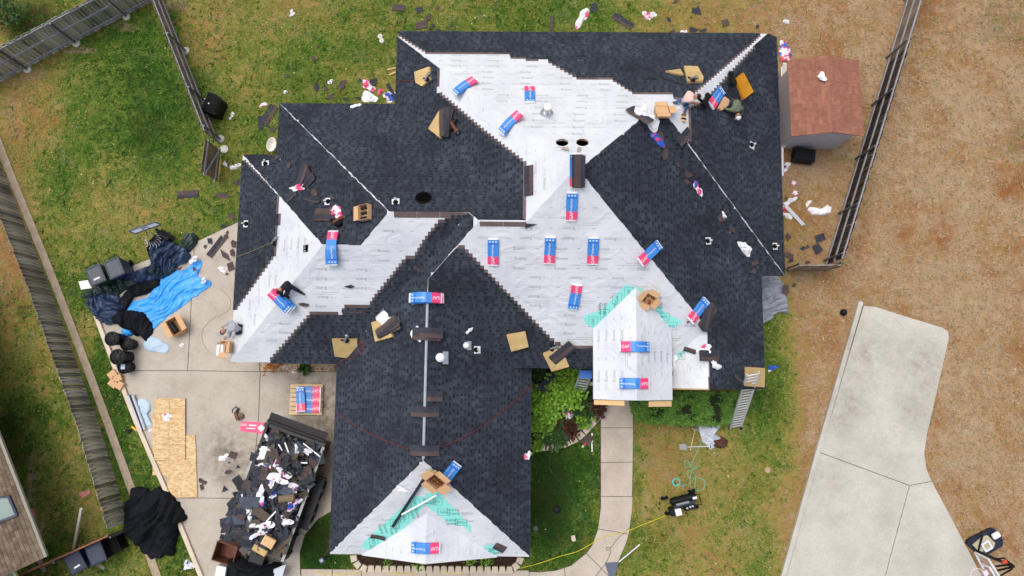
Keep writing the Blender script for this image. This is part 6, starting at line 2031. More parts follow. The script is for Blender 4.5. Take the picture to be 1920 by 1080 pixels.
def tool(label, name, p0, p1, m, head, r_=.016):
    A, B = G(*p0, .04), G(*p1, .04)
    root = thing(name, label, name.replace('_', ' '), frame(A, B - A, (0, 0, 1)))
    L = (B - A).length
    b = MB(); b.tube([(0, 0, 0), (L, 0, 0)], r_, 8); b.build('shaft', m, root)
    if head == 'shovel':
        b = MB(); b.mesh([(-.28, -.1, .0), (-.3, .1, .0), (-.02, .12, .0), (.02, 0, .03), (-.02, -.12, .0), (-.28, -.1, -.03), (-.3, .1, -.03), (-.02, .12, -.03), (-.02, -.12, -.03)], [(0, 4, 3, 2, 1), (5, 6, 7, 8), (0, 1, 6, 5), (1, 2, 7, 6), (4, 0, 5, 8)]); b.build('blade', M_STEEL, root)
    else:
        b = MB()
        b.bar((0, -.1, 0), (0, .1, 0), .03, .02); b.build('crosspiece', M_STEEL, root)
        for y in (-.1, -.033, .033, .1):
            b = MB(); b.tube([(0, y, 0), (-.24, y, 0)], .008, 5); b.build('tine', M_STEEL, root)
    b = MB(); b.bar((L, -.06, 0), (L, .06, 0), .03, .03); b.build('grip', M_DARKPL, root)
tool('roofing shovel with a pale shaft lying by the grey sheet', 'shovel', (1288, 838), (1332, 837), M_VENTW, 'shovel')
tool('garden fork lying on the lawn beside the hedge', 'garden_fork', (1303, 806), (1294, 846), M_WOOD, 'fork', .018)
# dustpan with a long pale stick, white sticks
root = thing('dustpan', 'slate blue dustpan with a long pale handle at the walkway bend', 'dustpan', gf(1148, 1063, 0, .05, .05))
P = [p - root.matrix_world.translation for p in G2([(1134, 1056), (1160, 1054), (1153, 1080), (1142, 1080)], .1)]
b = MB(); b.prism([p.to_2d() for p in P], .02, .06); o = b.build('pan', mat('slate_plastic', srgb(84, 92, 112), .6, .08, 4), root); bevel(o, .015)
A, B = G(1160, 1054, .12) - root.matrix_world.translation, G(1200, 1021, .3) - root.matrix_world.translation
b = MB(); b.tube([A, B], .022, 8); b.build('handle', M_VENTW, root)
gbar('slim white strip lying on the shaded lawn by the stone edging', (1110, 812), (1110, 847), .05, .03, M_WHITEP, .0, 'white_strip', 'strip')
for i, (x, y, c, lb) in enumerate(((1093, 837, srgb(176, 222, 150), 'pale green ball on the lawn by the stone edging'), (1097, 833, srgb(196, 70, 64), 'red ball on the lawn by the stone edging'))):
    mb = MB(); mb.smooth = True; mb.lathe(tuple(G(x, y, .05)), [(.06 * math.sin(a), -.06 * math.cos(a)) for a in np.linspace(.1, 3.04, 9)], 14); tag(mb.build('ball', mat('ball_%d' % i, c, .5, .05, 4)), lb, 'ball')
mb = MB(); mb.box((0, 0, .04), (.16, .22, .08)); o = mb.build('stone_block', M_KERB); o.matrix_world = gf(1075, 1009, 10); bevel(o, .02); tag(o, 'pale stone block on the lawn near the walkway bend', 'block')
mb = MB(); mb.lathe((0, 0, 0), [(.12, 0), (.14, .08), (.11, .12), (.05, .13)], 14); o = mb.build('sprinkler_box', M_DARKPL); o.matrix_world = gf(1044, 955, 0); tag(o, 'small black sprinkler cap in the dark lawn beside the garage', 'sprinkler')
mb = MB(); mb.lathe((0, 0, 0), [(.1, 0), (.1, .02), (.05, .03)], 14); o = mb.build('valve_lid', mat('valve_grey', srgb(96, 104, 92), .8, .1, 4)); o.matrix_world = gf(1004, 991, 0); tag(o, 'round grey valve lid in the lawn beside the garage', 'valve lid')
for i, (x, y) in enumerate(((713, 69), (716, 77))):
    mb = MB(); mb.lathe((0, 0, 0), [(.11, 0), (.11, .05), (.09, .06), (.02, .06)], 14); o = mb.build('irrigation_cap', M_FOOT); o.matrix_world = gf(x, y, 0); tag(o, ('pale round cap in the rear lawn, upper of a touching pair', 'pale round cap in the rear lawn, lower of a touching pair')[i], 'ground cap', 'pale caps in the rear lawn')
mb = MB(); mb.lathe((0, 0, 0), [(.12, 0), (.12, .03), (.08, .05)], 9); o = mb.build('stone', mat('pinkish_stone', srgb(176, 146, 118), .9, .15, 6)); o.matrix_world = gf(1439, 881, 0); tag(o, 'pinkish round stone in the front lawn', 'stone')
mb = MB(); mb.lathe((0, 0, 0), [(.12, 0), (.14, .1), (.08, .18), (.02, .2)], 12); o = mb.build('black_bag', M_DARKPL); o.matrix_world = gf(1580, 586, 30); tag(o, 'small black object on the straw by the far driveway', 'bag')

# ---- fallen basketball hoop by the tarps
root = thing('basketball_hoop', 'fallen basketball hoop with a framed backboard by the tarps', 'basketball hoop', gf(272, 428, 15, 0, 1.0))
o3 = root.matrix_world.inverted()
bk = [(241, 434), (290, 417), (302, 421), (253, 438)]
P = [o3 @ G(*bk[0], 1.12), o3 @ G(*bk[1], 1.12), o3 @ G(*bk[2], 1.0), o3 @ G(*bk[3], 1.0)]
nn = (P[1] - P[0]).cross(P[3] - P[0]).normalized()
b = MB(); b.mesh(P + [p + nn * .03 for p in P], [(0, 1, 2, 3), (7, 6, 5, 4), (0, 4, 5, 1), (1, 5, 6, 2), (2, 6, 7, 3), (3, 7, 4, 0)]); b.build('backboard', mat('clear_backboard', srgb(196, 200, 212), .5, .05, 3), root)
b = MB()
for i in range(4): b.bar(P[i] + nn * .015, P[(i + 1) % 4] + nn * .015, .05, .06)
q = lambda u, v: P[0].lerp(P[1], u).lerp(P[3].lerp(P[2], u), v) - nn * .012
fr = b.build('board_frame', M_BINB, root)
b = MB()
for (u0, v0, u1, v1) in ((.4, .35, .6, .35), (.4, .35, .4, 1), (.6, .35, .6, 1)): b.bar(q(u0, v0), q(u1, v1), .02, .02)
b.build('target_lines', M_BINB, root)
c = o3 @ G(284, 446, .8)
b = MB(); b.tube([c + Vector((.06 * math.cos(a) * 3.2, .06 * math.sin(a) * 3.2, 0)) for a in np.linspace(0, 6.28, 25)[:-1]], .012, 6, closed=True); b.build('rim', mat('rim_dark', srgb(40, 40, 44), .5, .1, 4), root)
for k in range(14):
    a = k * 2 * math.pi / 14
    d0 = Vector((math.cos(a), math.sin(a), 0)); a2 = a + .25; d1 = Vector((math.cos(a2), math.sin(a2), 0))
    b = MB(); b.tube([c + d0 * .19, c + d1 * .27 + Vector((-.08, -.04, -.18)), c + d0 * .33 + Vector((-.1, -.05, -.3))], .011, 5); b.build('net_cord', M_WHITEP, root)
b = MB(); b.bar(o3 @ G(292, 430, .7), o3 @ G(326, 448, .35), .1, .1); b.bar(o3 @ G(300, 436, .5), o3 @ G(318, 444, .4), .3, .06); b.build('pole', M_DARKPL, root)
b = MB(); F2 = o3 @ gf(160, 533, 12, .05, .05); 
tag(gpoly('white slotted plastic rack half under the green bin', [(147, 528), (164, 525), (172, 540), (152, 543)], M_VENTW, .05, .1, 'plastic_rack', 'rack'), None)

# ---- far right basketball hoop
root = thing('basketball_hoop', 'portable basketball hoop with navy base beside the far driveway', 'basketball hoop', gf(1845, 1015, 30, 0, .1))
o3 = root.matrix_world.inverted()
M_HNAVY = mat('hoop_navy', srgb(20, 28, 52), .45, .2, 4)
b = MB(); P = [(o3 @ p).to_2d() for p in G2([(1814, 1020), (1818, 1012), (1850, 996), (1862, 990), (1874, 998), (1881, 1014), (1880, 1024), (1850, 1041), (1832, 1036)], .2)]
b.prism(P, 0, .2); o = b.build('base', M_HNAVY, root); bevel(o, .05, 2)
b = MB(); P = [(o3 @ p).to_2d() for p in G2([(1824, 1022), (1842, 1006), (1852, 1004), (1866, 1018), (1864, 1026), (1838, 1036)], .25)]
b.prism(P, .19, .25); o = b.build('tank_top', mat('hoop_tan', srgb(176, 168, 140), .7, .2, 6), root); bevel(o, .02)
b = MB(); c = o3 @ G(1850, 1024, .3)
for (dx, dy, sx, sy) in ((-.14, 0, .05, .32), (.14, 0, .05, .32), (0, -.14, .24, .05), (0, .14, .24, .05)):
    b.box((c.x + dx, c.y + dy, .3), (sx, sy, .08))
b.build('ballast_frame', M_WHITEP, root)
b = MB(); c = o3 @ G(1868, 1004, .35); b.box((c.x, c.y, .33), (.3, .22, .14)); o = b.build('ballast_bag', M_WHITEP, root); bevel(o, .05, 2)
for (p0, z0_, p1, z1_, w) in (((1833, 1034), .2, (1900, 1062), 2.6, .1), ((1834, 1034), .25, (1842, 1004), .35, .05), ((1866, 1062), 2.2, (1899, 1058), 2.6, .05), ((1869, 1070), 2.2, (1898, 1063), 2.6, .05), ((1868, 1084), 2.2, (1899, 1066), 2.6, .04), ((1864, 1049), 1.8, (1882, 1046), 2.1, .04), ((1882, 1046), 2.1, (1897, 1058), 2.5, .04)):
    b = MB(); b.bar(o3 @ G(*p0, z0_), o3 @ G(*p1, z1_), w, w); b.build('strut', M_DARKPL, root)
P = [o3 @ G(1828, 1036, 2.9), o3 @ G(1853, 1048, 3.5), o3 @ G(1882, 1095, 3.5), o3 @ G(1856, 1092, 2.9)]
nn = (P[1] - P[0]).cross(P[3] - P[0]).normalized()
b = MB(); b.mesh(P + [p + nn * .02 for p in P], [(0, 1, 2, 3), (7, 6, 5, 4), (0, 4, 5, 1), (1, 5, 6, 2), (2, 6, 7, 3), (3, 7, 4, 0)]); 
_gm, _t, _n, _l, _b = _nt('clear_acrylic'); _b.inputs['Base Color'].default_value = (.8, .84, .9, 1); _b.inputs['Transmission Weight'].default_value = .85; _b.inputs['Roughness'].default_value = .15; _b.inputs['Alpha'].default_value = .45
b.build('backboard', _gm, root)
b = MB()
for i in range(4): b.bar(P[i], P[(i + 1) % 4], .06, .05)
b.build('board_frame', M_ALU, root)
b = MB(); q = lambda u, v: P[0].lerp(P[1], u).lerp(P[3].lerp(P[2], u), v) - nn * .015
for (u0, v0, u1, v1) in ((.05, .38, .7, .38), (.7, .38, .7, .8)): b.bar(q(u0, v0), q(u1, v1), .05, .03)
b.build('target_lines', M_WHITEP, root)
b = MB(); c = o3 @ G(1833, 1079, 3.05); b.tube([c + Vector((.23 * math.cos(a), .23 * math.sin(a), 0)) for a in np.linspace(0, 6.28, 31)[:-1]], .014, 6, closed=True); b.build('rim', mat('pink_rim', srgb(222, 196, 204), .5, .05, 4), root)
b = MB(); c2 = o3 @ G(1847, 1074, 3.05); b.box(tuple(c2), (.16, .16, .1)); b.build('rim_bracket', mat('pink_bracket', srgb(224, 206, 220), .5, .05, 4), root)
b = MB(); c3 = o3 @ G(1884, 1054, 2.3); b.box(tuple(c3), (.16, .12, .08)); b.build('height_label', mat('red_label', srgb(206, 72, 48), .6, .05, 4), root)

# ---- crate, plank, downpipe in the shed yard
F = gf(1510, 289, -8, 0, .5)
root = thing('dog_crate', 'black wire pet crate standing against the shed front', 'pet crate', F)
b = MB(); b.box((0, 0, .25), (.82, .52, .46)); o = b.build('tray', M_DARKPL, root); bevel(o, .03)
for i in range(9):
    b = MB(); b.tube([(-.4 + i * .1, -.28, .02), (-.4 + i * .1, -.28, .52), (-.4 + i * .1, .28, .52), (-.4 + i * .1, .28, .02)], .009, 5); b.build('wire', M_BLUEBLK, root)
for y in (-.2, 0, .2):
    b = MB(); b.tube([(-.42, y, .525), (.42, y, .525)], .009, 5); b.build('wire', M_BLUEBLK, root)
M_SPECK = mat('speckled_plank', srgb(188, 184, 172), .8, .3, 16, .2, 40, detail=2)
gbar('long pale speckled plank lying between the house and the shed', (1471, 118), (1469, 276), .17, .06, M_SPECK, .5, 'plank', 'plank')
gbar('thin white downpipe length lying along the house wall', (1466, 126), (1467, 330), .08, .08, M_VENTW, .45, 'downpipe', 'downpipe')
for i, (p0, p1, lb) in enumerate((((1469, 380), (1508, 422), 'long metal gutter offcut on the dry grass, upper of two'), ((1471, 386), (1505, 423), 'long metal gutter offcut on the dry grass, lower of two'))):
    gbar(lb, p0, p1, .09, .06, M_GALV, .02, 'gutter', 'gutter', group='gutter offcuts in the shed yard')

# ---- loose litter on the ground
def wrap_on_ground(lb, x, y, ang, size, elong, mix, seed, z=.0):
    paper(lb, gf(x, y, ang, z, .05), size, seed, mix, elong=elong)
for i, q in enumerate([
    ('white torn wrap with a red corner on the rear lawn', 1092, 32, 65, .42, 2.0, (1, .2, 0)), ('white wrap with pink corners on the rear lawn', 1217, 28, 20, .4, 1.3, (1, .5, 0)), ('white wrap triangle by the rear eave', 1283, 59, 30, .2, 1.2, (1, 0, 0)),
    ('white pointed scrap alone on the rear lawn', 547, 24, 70, .2, 1.5, (1, 0, 0)), ('small white scrap near the rear left scraps', 619, 153, 60, .18, 1.4, (1, 0, 0)), ('white and pink wrap on the felt scraps behind the left wing', 690, 160, -40, .36, 1.6, (1, .6, 0)), ('long white sheet along the rear left eave', 692, 182, -20, .36, 2.4, (1, 0, 0)), ('pink wrap scrap by the rear inner corner', 712, 171, -80, .2, 1.3, (0, 1, .2)), ('blue and white wrap in the rear inner corner', 730, 180, 40, .4, 1.3, (1, .1, .8)),
    ('tiny white scrap on the lawn left of the rear scraps', 535, 172, 0, .14, 1.4, (1, 0, 0)), ('white wrap by the tipped felt at the left wing corner', 493, 196, 30, .22, 1.3, (1, .3, 0)), ('small white scrap by the open gate', 434, 216, 80, .18, 1.6, (1, 0, 0)), ('white wrap pair near the left wing corner, larger', 440, 312, 10, .26, 1.5, (1, 0, 0)), ('white wrap near the gate bottom, smaller', 421, 307, 80, .16, 1.5, (1, 0, 0)),
    ('small white scrap on the rear right lawn', 1475, 40, 30, .2, 1.3, (1, 0, .0)), ('red white and blue wrap by the shed corner', 1472, 94, -50, .5, 1.6, (1, .4, .6)), ('pink and white wrap beside the shed wall', 1474, 110, 20, .26, 1.2, (1, .6, 0)), ('white wrap by the pale downpipe', 1476, 311, 60, .26, 1.4, (1, .1, .2)), ('small pink wrap on the dry grass', 1489, 343, 0, .2, 1.3, (1, .7, .2)), ('small white wrap on the dry grass below the pink one', 1492, 362, 0, .2, 1.3, (1, .3, .1)), ('white curled wrap near the gutter offcuts', 1483, 376, 30, .24, 2.0, (1, 0, 0)), ('white wrap at the eave by the gutter offcuts', 1478, 404, -10, .26, 1.6, (1, .1, .4)), ('pink scrap at the eave by the gutter offcuts', 1472, 388, 60, .18, 1.4, (.5, 1, 0)), ('small white wrap beside the big white sheet', 1516, 381, 60, .18, 1.4, (1, .1, .1)),
    ('blue wrap scrap on the green grass by the right corner', 1449, 690, 40, .24, 1.5, (.6, 0, 1)), ('small white scrap in the flower bed with pink stripes', 1066, 778, 70, .3, 1.9, (1, .5, .2)), ('pale wrap under the left end slope on the driveway', 418, 505, 0, .26, 1.2, (1, 0, 0)), ('tiny white scrap on the driveway by the open carton', 341, 648, 0, .14, 1.7, (1, 0, 0)), ('white torn paper on the topmost strand board', 315, 781, -30, .26, 1.7, (1, .15, 0)), ('small white wrap by the trailer scraps', 420, 858, 40, .26, 1.4, (1, .3, .1)), ('white wrap on the blue tarp corner', 368, 489, 60, .24, 1.3, (1, 0, 0)), ('white knot on the blue tarp end', 387, 528, 30, .18, 1.3, (1, 0, 0)), ('pale blue wrap on the grass below the black tarp', 353, 1060, 10, .3, 1.6, (1, 0, .1)), ('pale scrap by the kerb under the membrane sheet', 284, 807, 0, .2, 1.5, (1, 0, 0)), ('white wrap on the gravel strip by the left wing', 551, 699, 0, .24, 1.4, (1, 0, .1)), ('purple wrap on the gravel strip by the left wing', 536, 688, 60, .26, 1.5, (.5, .3, 1)),
]):
    z = .14 if 'topmost' in q[0] else (.3 if 'blue tarp' in q[0] else (.06 if 'driveway' in q[0] or 'trailer scraps' in q[0] else (.35 if 'flower bed' in q[0] else .0)))
    wrap_on_ground(q[0], q[1], q[2], q[3], q[4], q[5], q[6], 300 + i, z)
p = G(1540, 145, 2.4); paper('white crumpled wrap lying on the terracotta shed roof', frame(Vector((p.x, p.y, 2.46)), Vector((1, 0, .25)), Vector((-.3, 0, 1))), .28, 350, elong=1.2)
# torn shingles on lawn and driveway: (px, py, length, width, angle, label or None)
gl1, gl2, gl3 = 'torn shingles dropped on the rear lawn', 'torn shingles dropped on the driveway', 'torn shingles dropped in the shed yard'
LIT = [
    (747, 14, .55, .28, -5, gl1, 'folded dark shingle strip at the frame edge of the rear lawn'), (786, 18, .3, .24, 20, gl1, 'small dark shingle square on the rear lawn'), (821, 15, .2, .3, -20, gl1, 'pointed dark shingle on the rear lawn'), (802, 32, .5, .22, 60, gl1, 'leaning dark shingle behind the rear eave'), (790, 47, .5, .3, 10, gl1, 'brown backed shingle square behind the rear eave'), (808, 51, .5, .22, 60, gl1, 'rolled felt scrap behind the rear eave'), (822, 57, .3, .22, 0, gl1, 'crumbled felt scrap touching the rear eave'), (842, 54, .18, .3, 0, gl1, 'small pointed scrap touching the rear eave'),
    (1034, 43, .16, .7, 0, gl1, 'upright black strip at the rear eave'), (1114, 15, .38, .55, 15, gl1, 'dark shingle leaning on the rear lawn'), (1168, 39, .95, .3, -32, gl1, 'full length two toned shingle on the rear lawn'), (1268, 2, .4, .24, 20, gl1, 'dark shingle cut by the upper frame edge'), (1304, 20, .55, .35, -25, gl1, 'large torn shingle on the rear lawn'), (1308, 14, .24, .18, 50, gl1, 'small torn piece on the large torn shingle'), (1254, 36, .2, .28, 20, gl1, 'pointed torn shingle right of the white and pink wrap'), (1360, 42, .3, .28, 15, gl1, 'square dark shingle near the rear right corner'), (1421, 50, .24, .2, -40, gl1, 'triangular scrap at the rear right roof corner'),
    (1300, 55, .5, .24, -10, gl1, 'torn felt heap at the rear eave'), (1262, 58, .3, .16, 20, gl1, 'flat felt scrap at the rear eave'), (1318, 57, .4, .2, 15, gl1, 'curled felt scrap at the rear eave'),
    (594, 86, .2, .16, 30, gl1, 'small dark scrap on the rear left lawn'), (587, 109, .18, .3, 40, gl1, 'small grey pointed scrap on the rear left lawn'), (538, 142, .24, .18, -30, gl1, 'faint dark scrap by the left wing'), (594, 163, .24, .5, 0, gl1, 'cross shaped scrap on the rear left lawn'), (610, 166, .26, .2, 0, gl1, 'small scrap beside the cross shaped one'), (642, 158, .32, .6, -22, gl1, 'folded thick felt bundle on the rear left lawn'), (700, 152, .4, .5, -30, gl1, 'torn shingle behind the white and pink wrap'), (676, 150, .2, .2, 0, gl1, 'little scrap left of the white and pink wrap'), (620, 182, .5, .24, -20, gl1, 'brown scrap touching the rear left eave'), (648, 185, .3, .14, 0, gl1, 'dark scrap touching the rear left eave'), (672, 184, .4, .16, -10, gl1, 'dark scrap under the long white sheet'),
    (734, 171, .16, .8, 28, gl1, 'brown board leaning in the rear inner corner'), (503, 215, .38, .9, -32, gl1, 'two dark planks of felt leaning at the left wing corner'), (488, 230, .18, .6, 8, gl1, 'upright dark felt strip by the left wing corner'), (510, 243, .4, .3, 30, gl1, 'dark felt lump by the basin at the left wing corner'),
    (352, 364, .85, .3, 4, gl1, 'full dark shingle lying flat on the left lawn'), (415, 367, .7, .26, -4, gl1, 'two overlapped dark shingles near the left eave'), (434, 404, .3, .45, 40, gl1, 'dark shingle leaning at the left eave'), (420, 424, .35, .26, 15, gl1, 'dark shingle at the driveway corner'), (443, 342, .3, .3, 0, gl1, 'dark scrap beside the left end slope'),
    (406, 463, .28, .95, -38, gl2, 'brown full length shingle on the driveway by the left eave'), (395, 452, .3, .24, -38, gl2, 'brown tab on the crossed shingles'), (422, 479, .28, .75, 38, gl2, 'dark shingle crossing under the brown one'), (386, 462, .24, .2, 30, gl2, 'triangular scrap left of the crossed shingles'), (427, 436, .16, .18, 0, gl2, 'small rounded scrap at the left eave'), (424, 444, .17, .2, 20, gl2, 'small square scrap at the left eave'), (438, 458, .3, .4, 20, gl2, 'dark shingle half under the left eave, upper'), (436, 474, .26, .4, 0, gl2, 'dark shingle half under the left eave, lower'), (433, 500, .26, .34, 20, gl2, 'dark square scrap by the pale wrap'), (426, 514, .16, .12, 0, gl2, 'small round scrap by the pale wrap'), (340, 505, .4, .24, 40, gl2, 'pointed scrap on the navy tarp'), (372, 505, .24, .4, 20, gl2, 'pointed scrap on the blue tarp'),
    (437, 853, .3, .26, -20, gl2, 'dark square scrap near the trailer'), (430, 867, .12, .1, 0, gl2, 'tiny scrap near the trailer'), (428, 885, .34, .24, 30, gl2, 'torn scrap beside the trailer side'), (446, 876, .26, .2, -30, gl2, 'small brown scrap beside the trailer'), (381, 903, .3, .14, -25, gl2, 'two pointed scraps beside the strand boards'), (379, 913, .14, .22, 20, gl2, 'small pointed scrap beside the strand boards'), (421, 917, .4, .24, 10, gl2, 'triangular scrap on the driveway joint'), (376, 899, .12, .1, 0, gl2, 'tiny scrap beside the strand boards'),
    (1538, 446, .42, .3, 20, gl3, 'black shingle square in the shed yard, upper'), (1533, 466, .35, .38, 30, gl3, 'black shingle square in the shed yard, lower'), (1506, 465, .28, .2, 20, gl3, 'small black scrap in the shed yard'), (1515, 462, .2, .26, 0, gl3, 'thin dark scrap in the shed yard'), (1478, 443, .34, .36, 0, gl3, 'dark scrap half under the far right eave'), (1480, 478, .45, .5, 20, gl3, 'large dark scrap in the shed yard by the eave'), (1483, 491, .4, .26, 0, gl3, 'dark scrap at the short brown fence'), (1514, 492, .3, .16, -5, gl3, 'pointed scrap at the short brown fence'), (1489, 535, .28, .2, 15, gl3, 'dark pointed scrap outside the short brown fence'), (1468, 544, .24, .32, 0, gl3, 'brown square scrap on the grey tarp'), (1474, 372, .2, .3, 0, gl3, 'dark scrap by the far right eave near the gutters'), (1480, 393, .2, .16, -40, gl3, 'dark scrap between the gutter offcuts'),
    (1099, 823, .5, .42, -25, 'shingle offcuts by the flower bed', 'dark shingle square across the stone edging'), (1061, 816, .16, .18, 0, 'shingle offcuts by the flower bed', 'grey slate square in the flower bed'), (1104, 788, .2, .14, 20, 'shingle offcuts by the flower bed', 'grey offcut beside the stone edging'),
]
for i, (x, y, L, W, a, g, lb) in enumerate(LIT):
    z = .06 if g == gl2 else .02
    if 'tarp' in lb: z = .32
    if 'flower bed' in lb: z = .4
    if L * W > .24 and max(L, W) > .8 or 'two toned' in lb or 'lying flat' in lb:
        if L < W: L, W, a = W, L, a + 90
        loose_stack(lb, gf(x, y, a, z, .05), L=L, W=W, group=g, flip=i % 2 == 0, curl=.02)
    else:
        pts = [(-L / 2, -W / 2), (L / 2, -W / 2 * .9), (L / 2 * .95, W / 2), (-L / 2 * .9, W / 2 * .95)] if 'square' in lb or 'strip' in lb or 'plank' in lb or 'board' in lb else None
        scrap(lb, gf(x, y, a, z, .05), L * 1.05, W * 1.05, g, 400 + i, pts)
gbar('pale lath leaning in the rear inner corner, upper one', (726, 131), (742, 127), .06, .03, M_WOOD, .02, 'lath', 'lath')
gbar('pale lath leaning in the rear inner corner, lower one', (729, 141), (742, 135), .06, .03, M_WOOD, .02, 'lath', 'lath')
# small white basin at the left wing corner
F = gf(508, 270, 80, 0, .5); root = thing('basin', 'white oval basin behind the left wing corner', 'basin', F)
b = MB(); b.smooth = True; b.lathe((0, 0, 0), [(.2, 0), (.3, .4), (.34, .5), (.3, .5), (.22, .34), (.02, .3)], 20); o = b.build('bowl', mat('basin_white', srgb(222, 218, 206), .4, .05, 3), root); o.scale = (.9, .6, .9)
b = MB(); b.box((0, .0, .25), (.5, .36, .4)); 
# two patio stones and the neighbour's lean-to
M_PINKST = mat('pink_stone', srgb(178, 112, 112), .9, .12, 5, .2, 30)
gpoly('pink square paving stone against the tan shingled roof', [(43, 960), (62, 952), (67, 967), (50, 976)], M_PINKST, 0, .05, 'paving_stone', 'paving stone')
gpoly('pink triangular paving stone in the patchy grass', [(147, 924), (168, 919), (170, 924), (156, 935), (150, 930)], M_PINKST, 0, .04, 'paving_stone', 'paving stone')
# ================================================================== DUMP TRAILER
def trailer():
    zt, zf = 1.45, .72
    A, B, D = G(503, 794, zt), G(607, 838, zt), G(423, 1010, zt)
    o = (A + B) / 2; o.z = 0
    ey = (A - D); ey.z = 0; Ly = ey.length; ey.normalize()
    ex = Vector((ey.y, -ey.x, 0))
    Wx = (B - A).dot(ex)
    F = Matrix((ex, ey, Vector((0, 0, 1)))).transposed().to_4x4(); F.translation = o
    root = thing('dump_trailer', 'black steel dump trailer heaped with torn roofing beside the garage', 'trailer', F)
    M_TR = mat('trailer_black', srgb(30, 30, 33), .5, .25, 5, .1, 30, metal=.2)
    M_TRG = mat('trailer_worn_edge', srgb(150, 152, 156), .45, .2, 6, metal=.4)
    h = Wx / 2
    b = MB(); b.box((0, -Ly / 2, zf - .06), (Wx, Ly, .1)); b.build('floor', M_TR, root)
    for s in (-1, 1):
        b = MB(); b.bar((s * h, 0, (zt + zf) / 2), (s * h, -Ly, (zt + zf) / 2), .06, zt - zf); b.build('side_wall', M_TR, root)
        b = MB(); b.bar((s * h, .02, zt + .03), (s * h, -Ly, zt + .03), .1, .06); b.build('top_rail', M_TRG if s > 0 else M_TR, root)
        for i in range(7):
            b = MB(); b.box((s * (h + .05), -.2 - i * (Ly - .4) / 6, (zt + zf) / 2), (.06, .08, zt - zf)); b.build('side_post', M_TR, root)
        b = MB(); b.box((s * (h + .18), -Ly * .52, .78), (.3, 1.9, .04)); b.box((s * (h + .18), -Ly * .52 + .98, .68), (.3, .04, .22)); b.box((s * (h + .18), -Ly * .52 - .98, .68), (.3, .04, .22)); b.build('fender', M_TRG if s < 0 else M_TR, root)
        for y in (-Ly * .52 + .45, -Ly * .52 - .45):
            b = MB(); b.lathe((s * (h + .18), y, .38), [(.2, -.11), (.37, -.11), (.39, -.05), (.39, .05), (.37, .11), (.2, .11)], 22, mx=Matrix.Rotation(math.pi / 2, 4, 'Y')); w = b.build('wheel', M_RUBBER, root)
            b = MB(); b.lathe((s * (h + .18), y, .38), [(.2, -.09), (.2, .09), (.06, .115)], 14, mx=Matrix.Rotation(math.pi / 2, 4, 'Y')); b.build('rim', M_TRG, w)
    b = MB(); b.box((0, .03, (zt + zf) / 2 + .05), (Wx + .1, .06, zt - zf + .1)); b.build('bulkhead', M_TR, root)
    b = MB(); b.box((0, .03, zt + .13), (Wx + .14, .1, .06)); b.build('bulkhead_rail', M_TR, root)
    for s in (-1, 1):
        b = MB(); b.box((s * h, .03, zt + .12), (.14, .14, .2)); b.build('corner_post', M_TR, root)
    # rolled cover board and tarp arm ahead of the bulkhead
    b = MB(); b.bar((-h, .34, zt + .12), (h, .3, zt + .12), .34, .06); b.build('cover_board', mat('weathered_cover', srgb(46, 44, 46), .85, .35, 4, .3, 30, stretch=(1, 8, 8)), root)
    b = MB(); b.tube([(-h, .2, zt + .2), (h, .16, zt + .2)], .06, 10); b.build('cover_roll', M_TR, root)
    b = MB(); b.bar((-h + .3, -Ly, .55), (0, -Ly - 1.3, .5), .1, .1); b.bar((h - .3, -Ly, .55), (0, -Ly - 1.3, .5), .1, .1); b.build('drawbar', M_TR, root)
    b = MB(); b.box((0, -Ly - .5, .55), (.6, .4, .3)); o2 = b.build('pump_box', M_TR, root); bevel(o2, .03)
    b = MB(); b.bar((-h + .03, -Ly - .03, zf + .1), (h, -Ly - .03, zf + .1), .06, .3); b.build('tailgate', M_TR, root)
    # the load
    r = random.Random(21)
    mb = MB()
    nx, ny = 16, 34
    def hz(x, y):
        fx = 1 - (abs(x) / h) ** 3; fy = 1 - (abs(y + Ly / 2) / (Ly / 2)) ** 6
        return zf + .6 + .48 * fx * fy + .22 * mnoise.noise(Vector((x * 1.6, y * 1.6, 3.1))) + .12 * mnoise.noise(Vector((x * 5, y * 5, 1)))
    vs = [((i / nx * 2 - 1) * (h - .04), -.05 - j / ny * (Ly - .1), hz((i / nx * 2 - 1) * h, -j / ny * Ly)) for j in range(ny + 1) for i in range(nx + 1)]
    fs = [(j * (nx + 1) + i, (j + 1) * (nx + 1) + i, (j + 1) * (nx + 1) + i + 1, j * (nx + 1) + i + 1) for j in range(ny) for i in range(nx)]
    mb.mesh(vs, fs, 0, .2)
    for i in range(1100):                               # crumbs of felt and granules packed between the big pieces
        x, y = r.uniform(-h + .06, h - .06), -r.uniform(.08, Ly - .08)
        q = r.uniform(.03, .12)
        mb.box((x, y, hz(x, y) + r.uniform(.02, .16)), (q, q * r.uniform(.3, 1), .012), 0, r.random(), mx=Matrix.Rotation(r.uniform(0, 6.28), 4, 'Z') @ Matrix.Rotation(r.gauss(0, .5), 4, 'X'))
    o3 = mb.build('roofing_debris', mat('crushed_felt', srgb(74, 76, 82), .95, .3, 5, .3, 60, tint=.8, spec=.12)); o3.matrix_world = F
    tag(o3, 'bed of crushed black roofing felt filling the dump trailer', 'debris', kind='stuff')
    GT = 'torn shingles heaped in the trailer'
    mats_ = [[M_OLD, M_OLD], [M_SHL, M_SHBR], [M_OLD, M_SHL], [mat('old_brown_felt', srgb(92, 84, 76), .95, .2, 5, .3, 50, spec=.1)] * 2, [mat('slate_blue_felt', srgb(64, 72, 86), .8, .2, 5, .3, 50)] * 2]
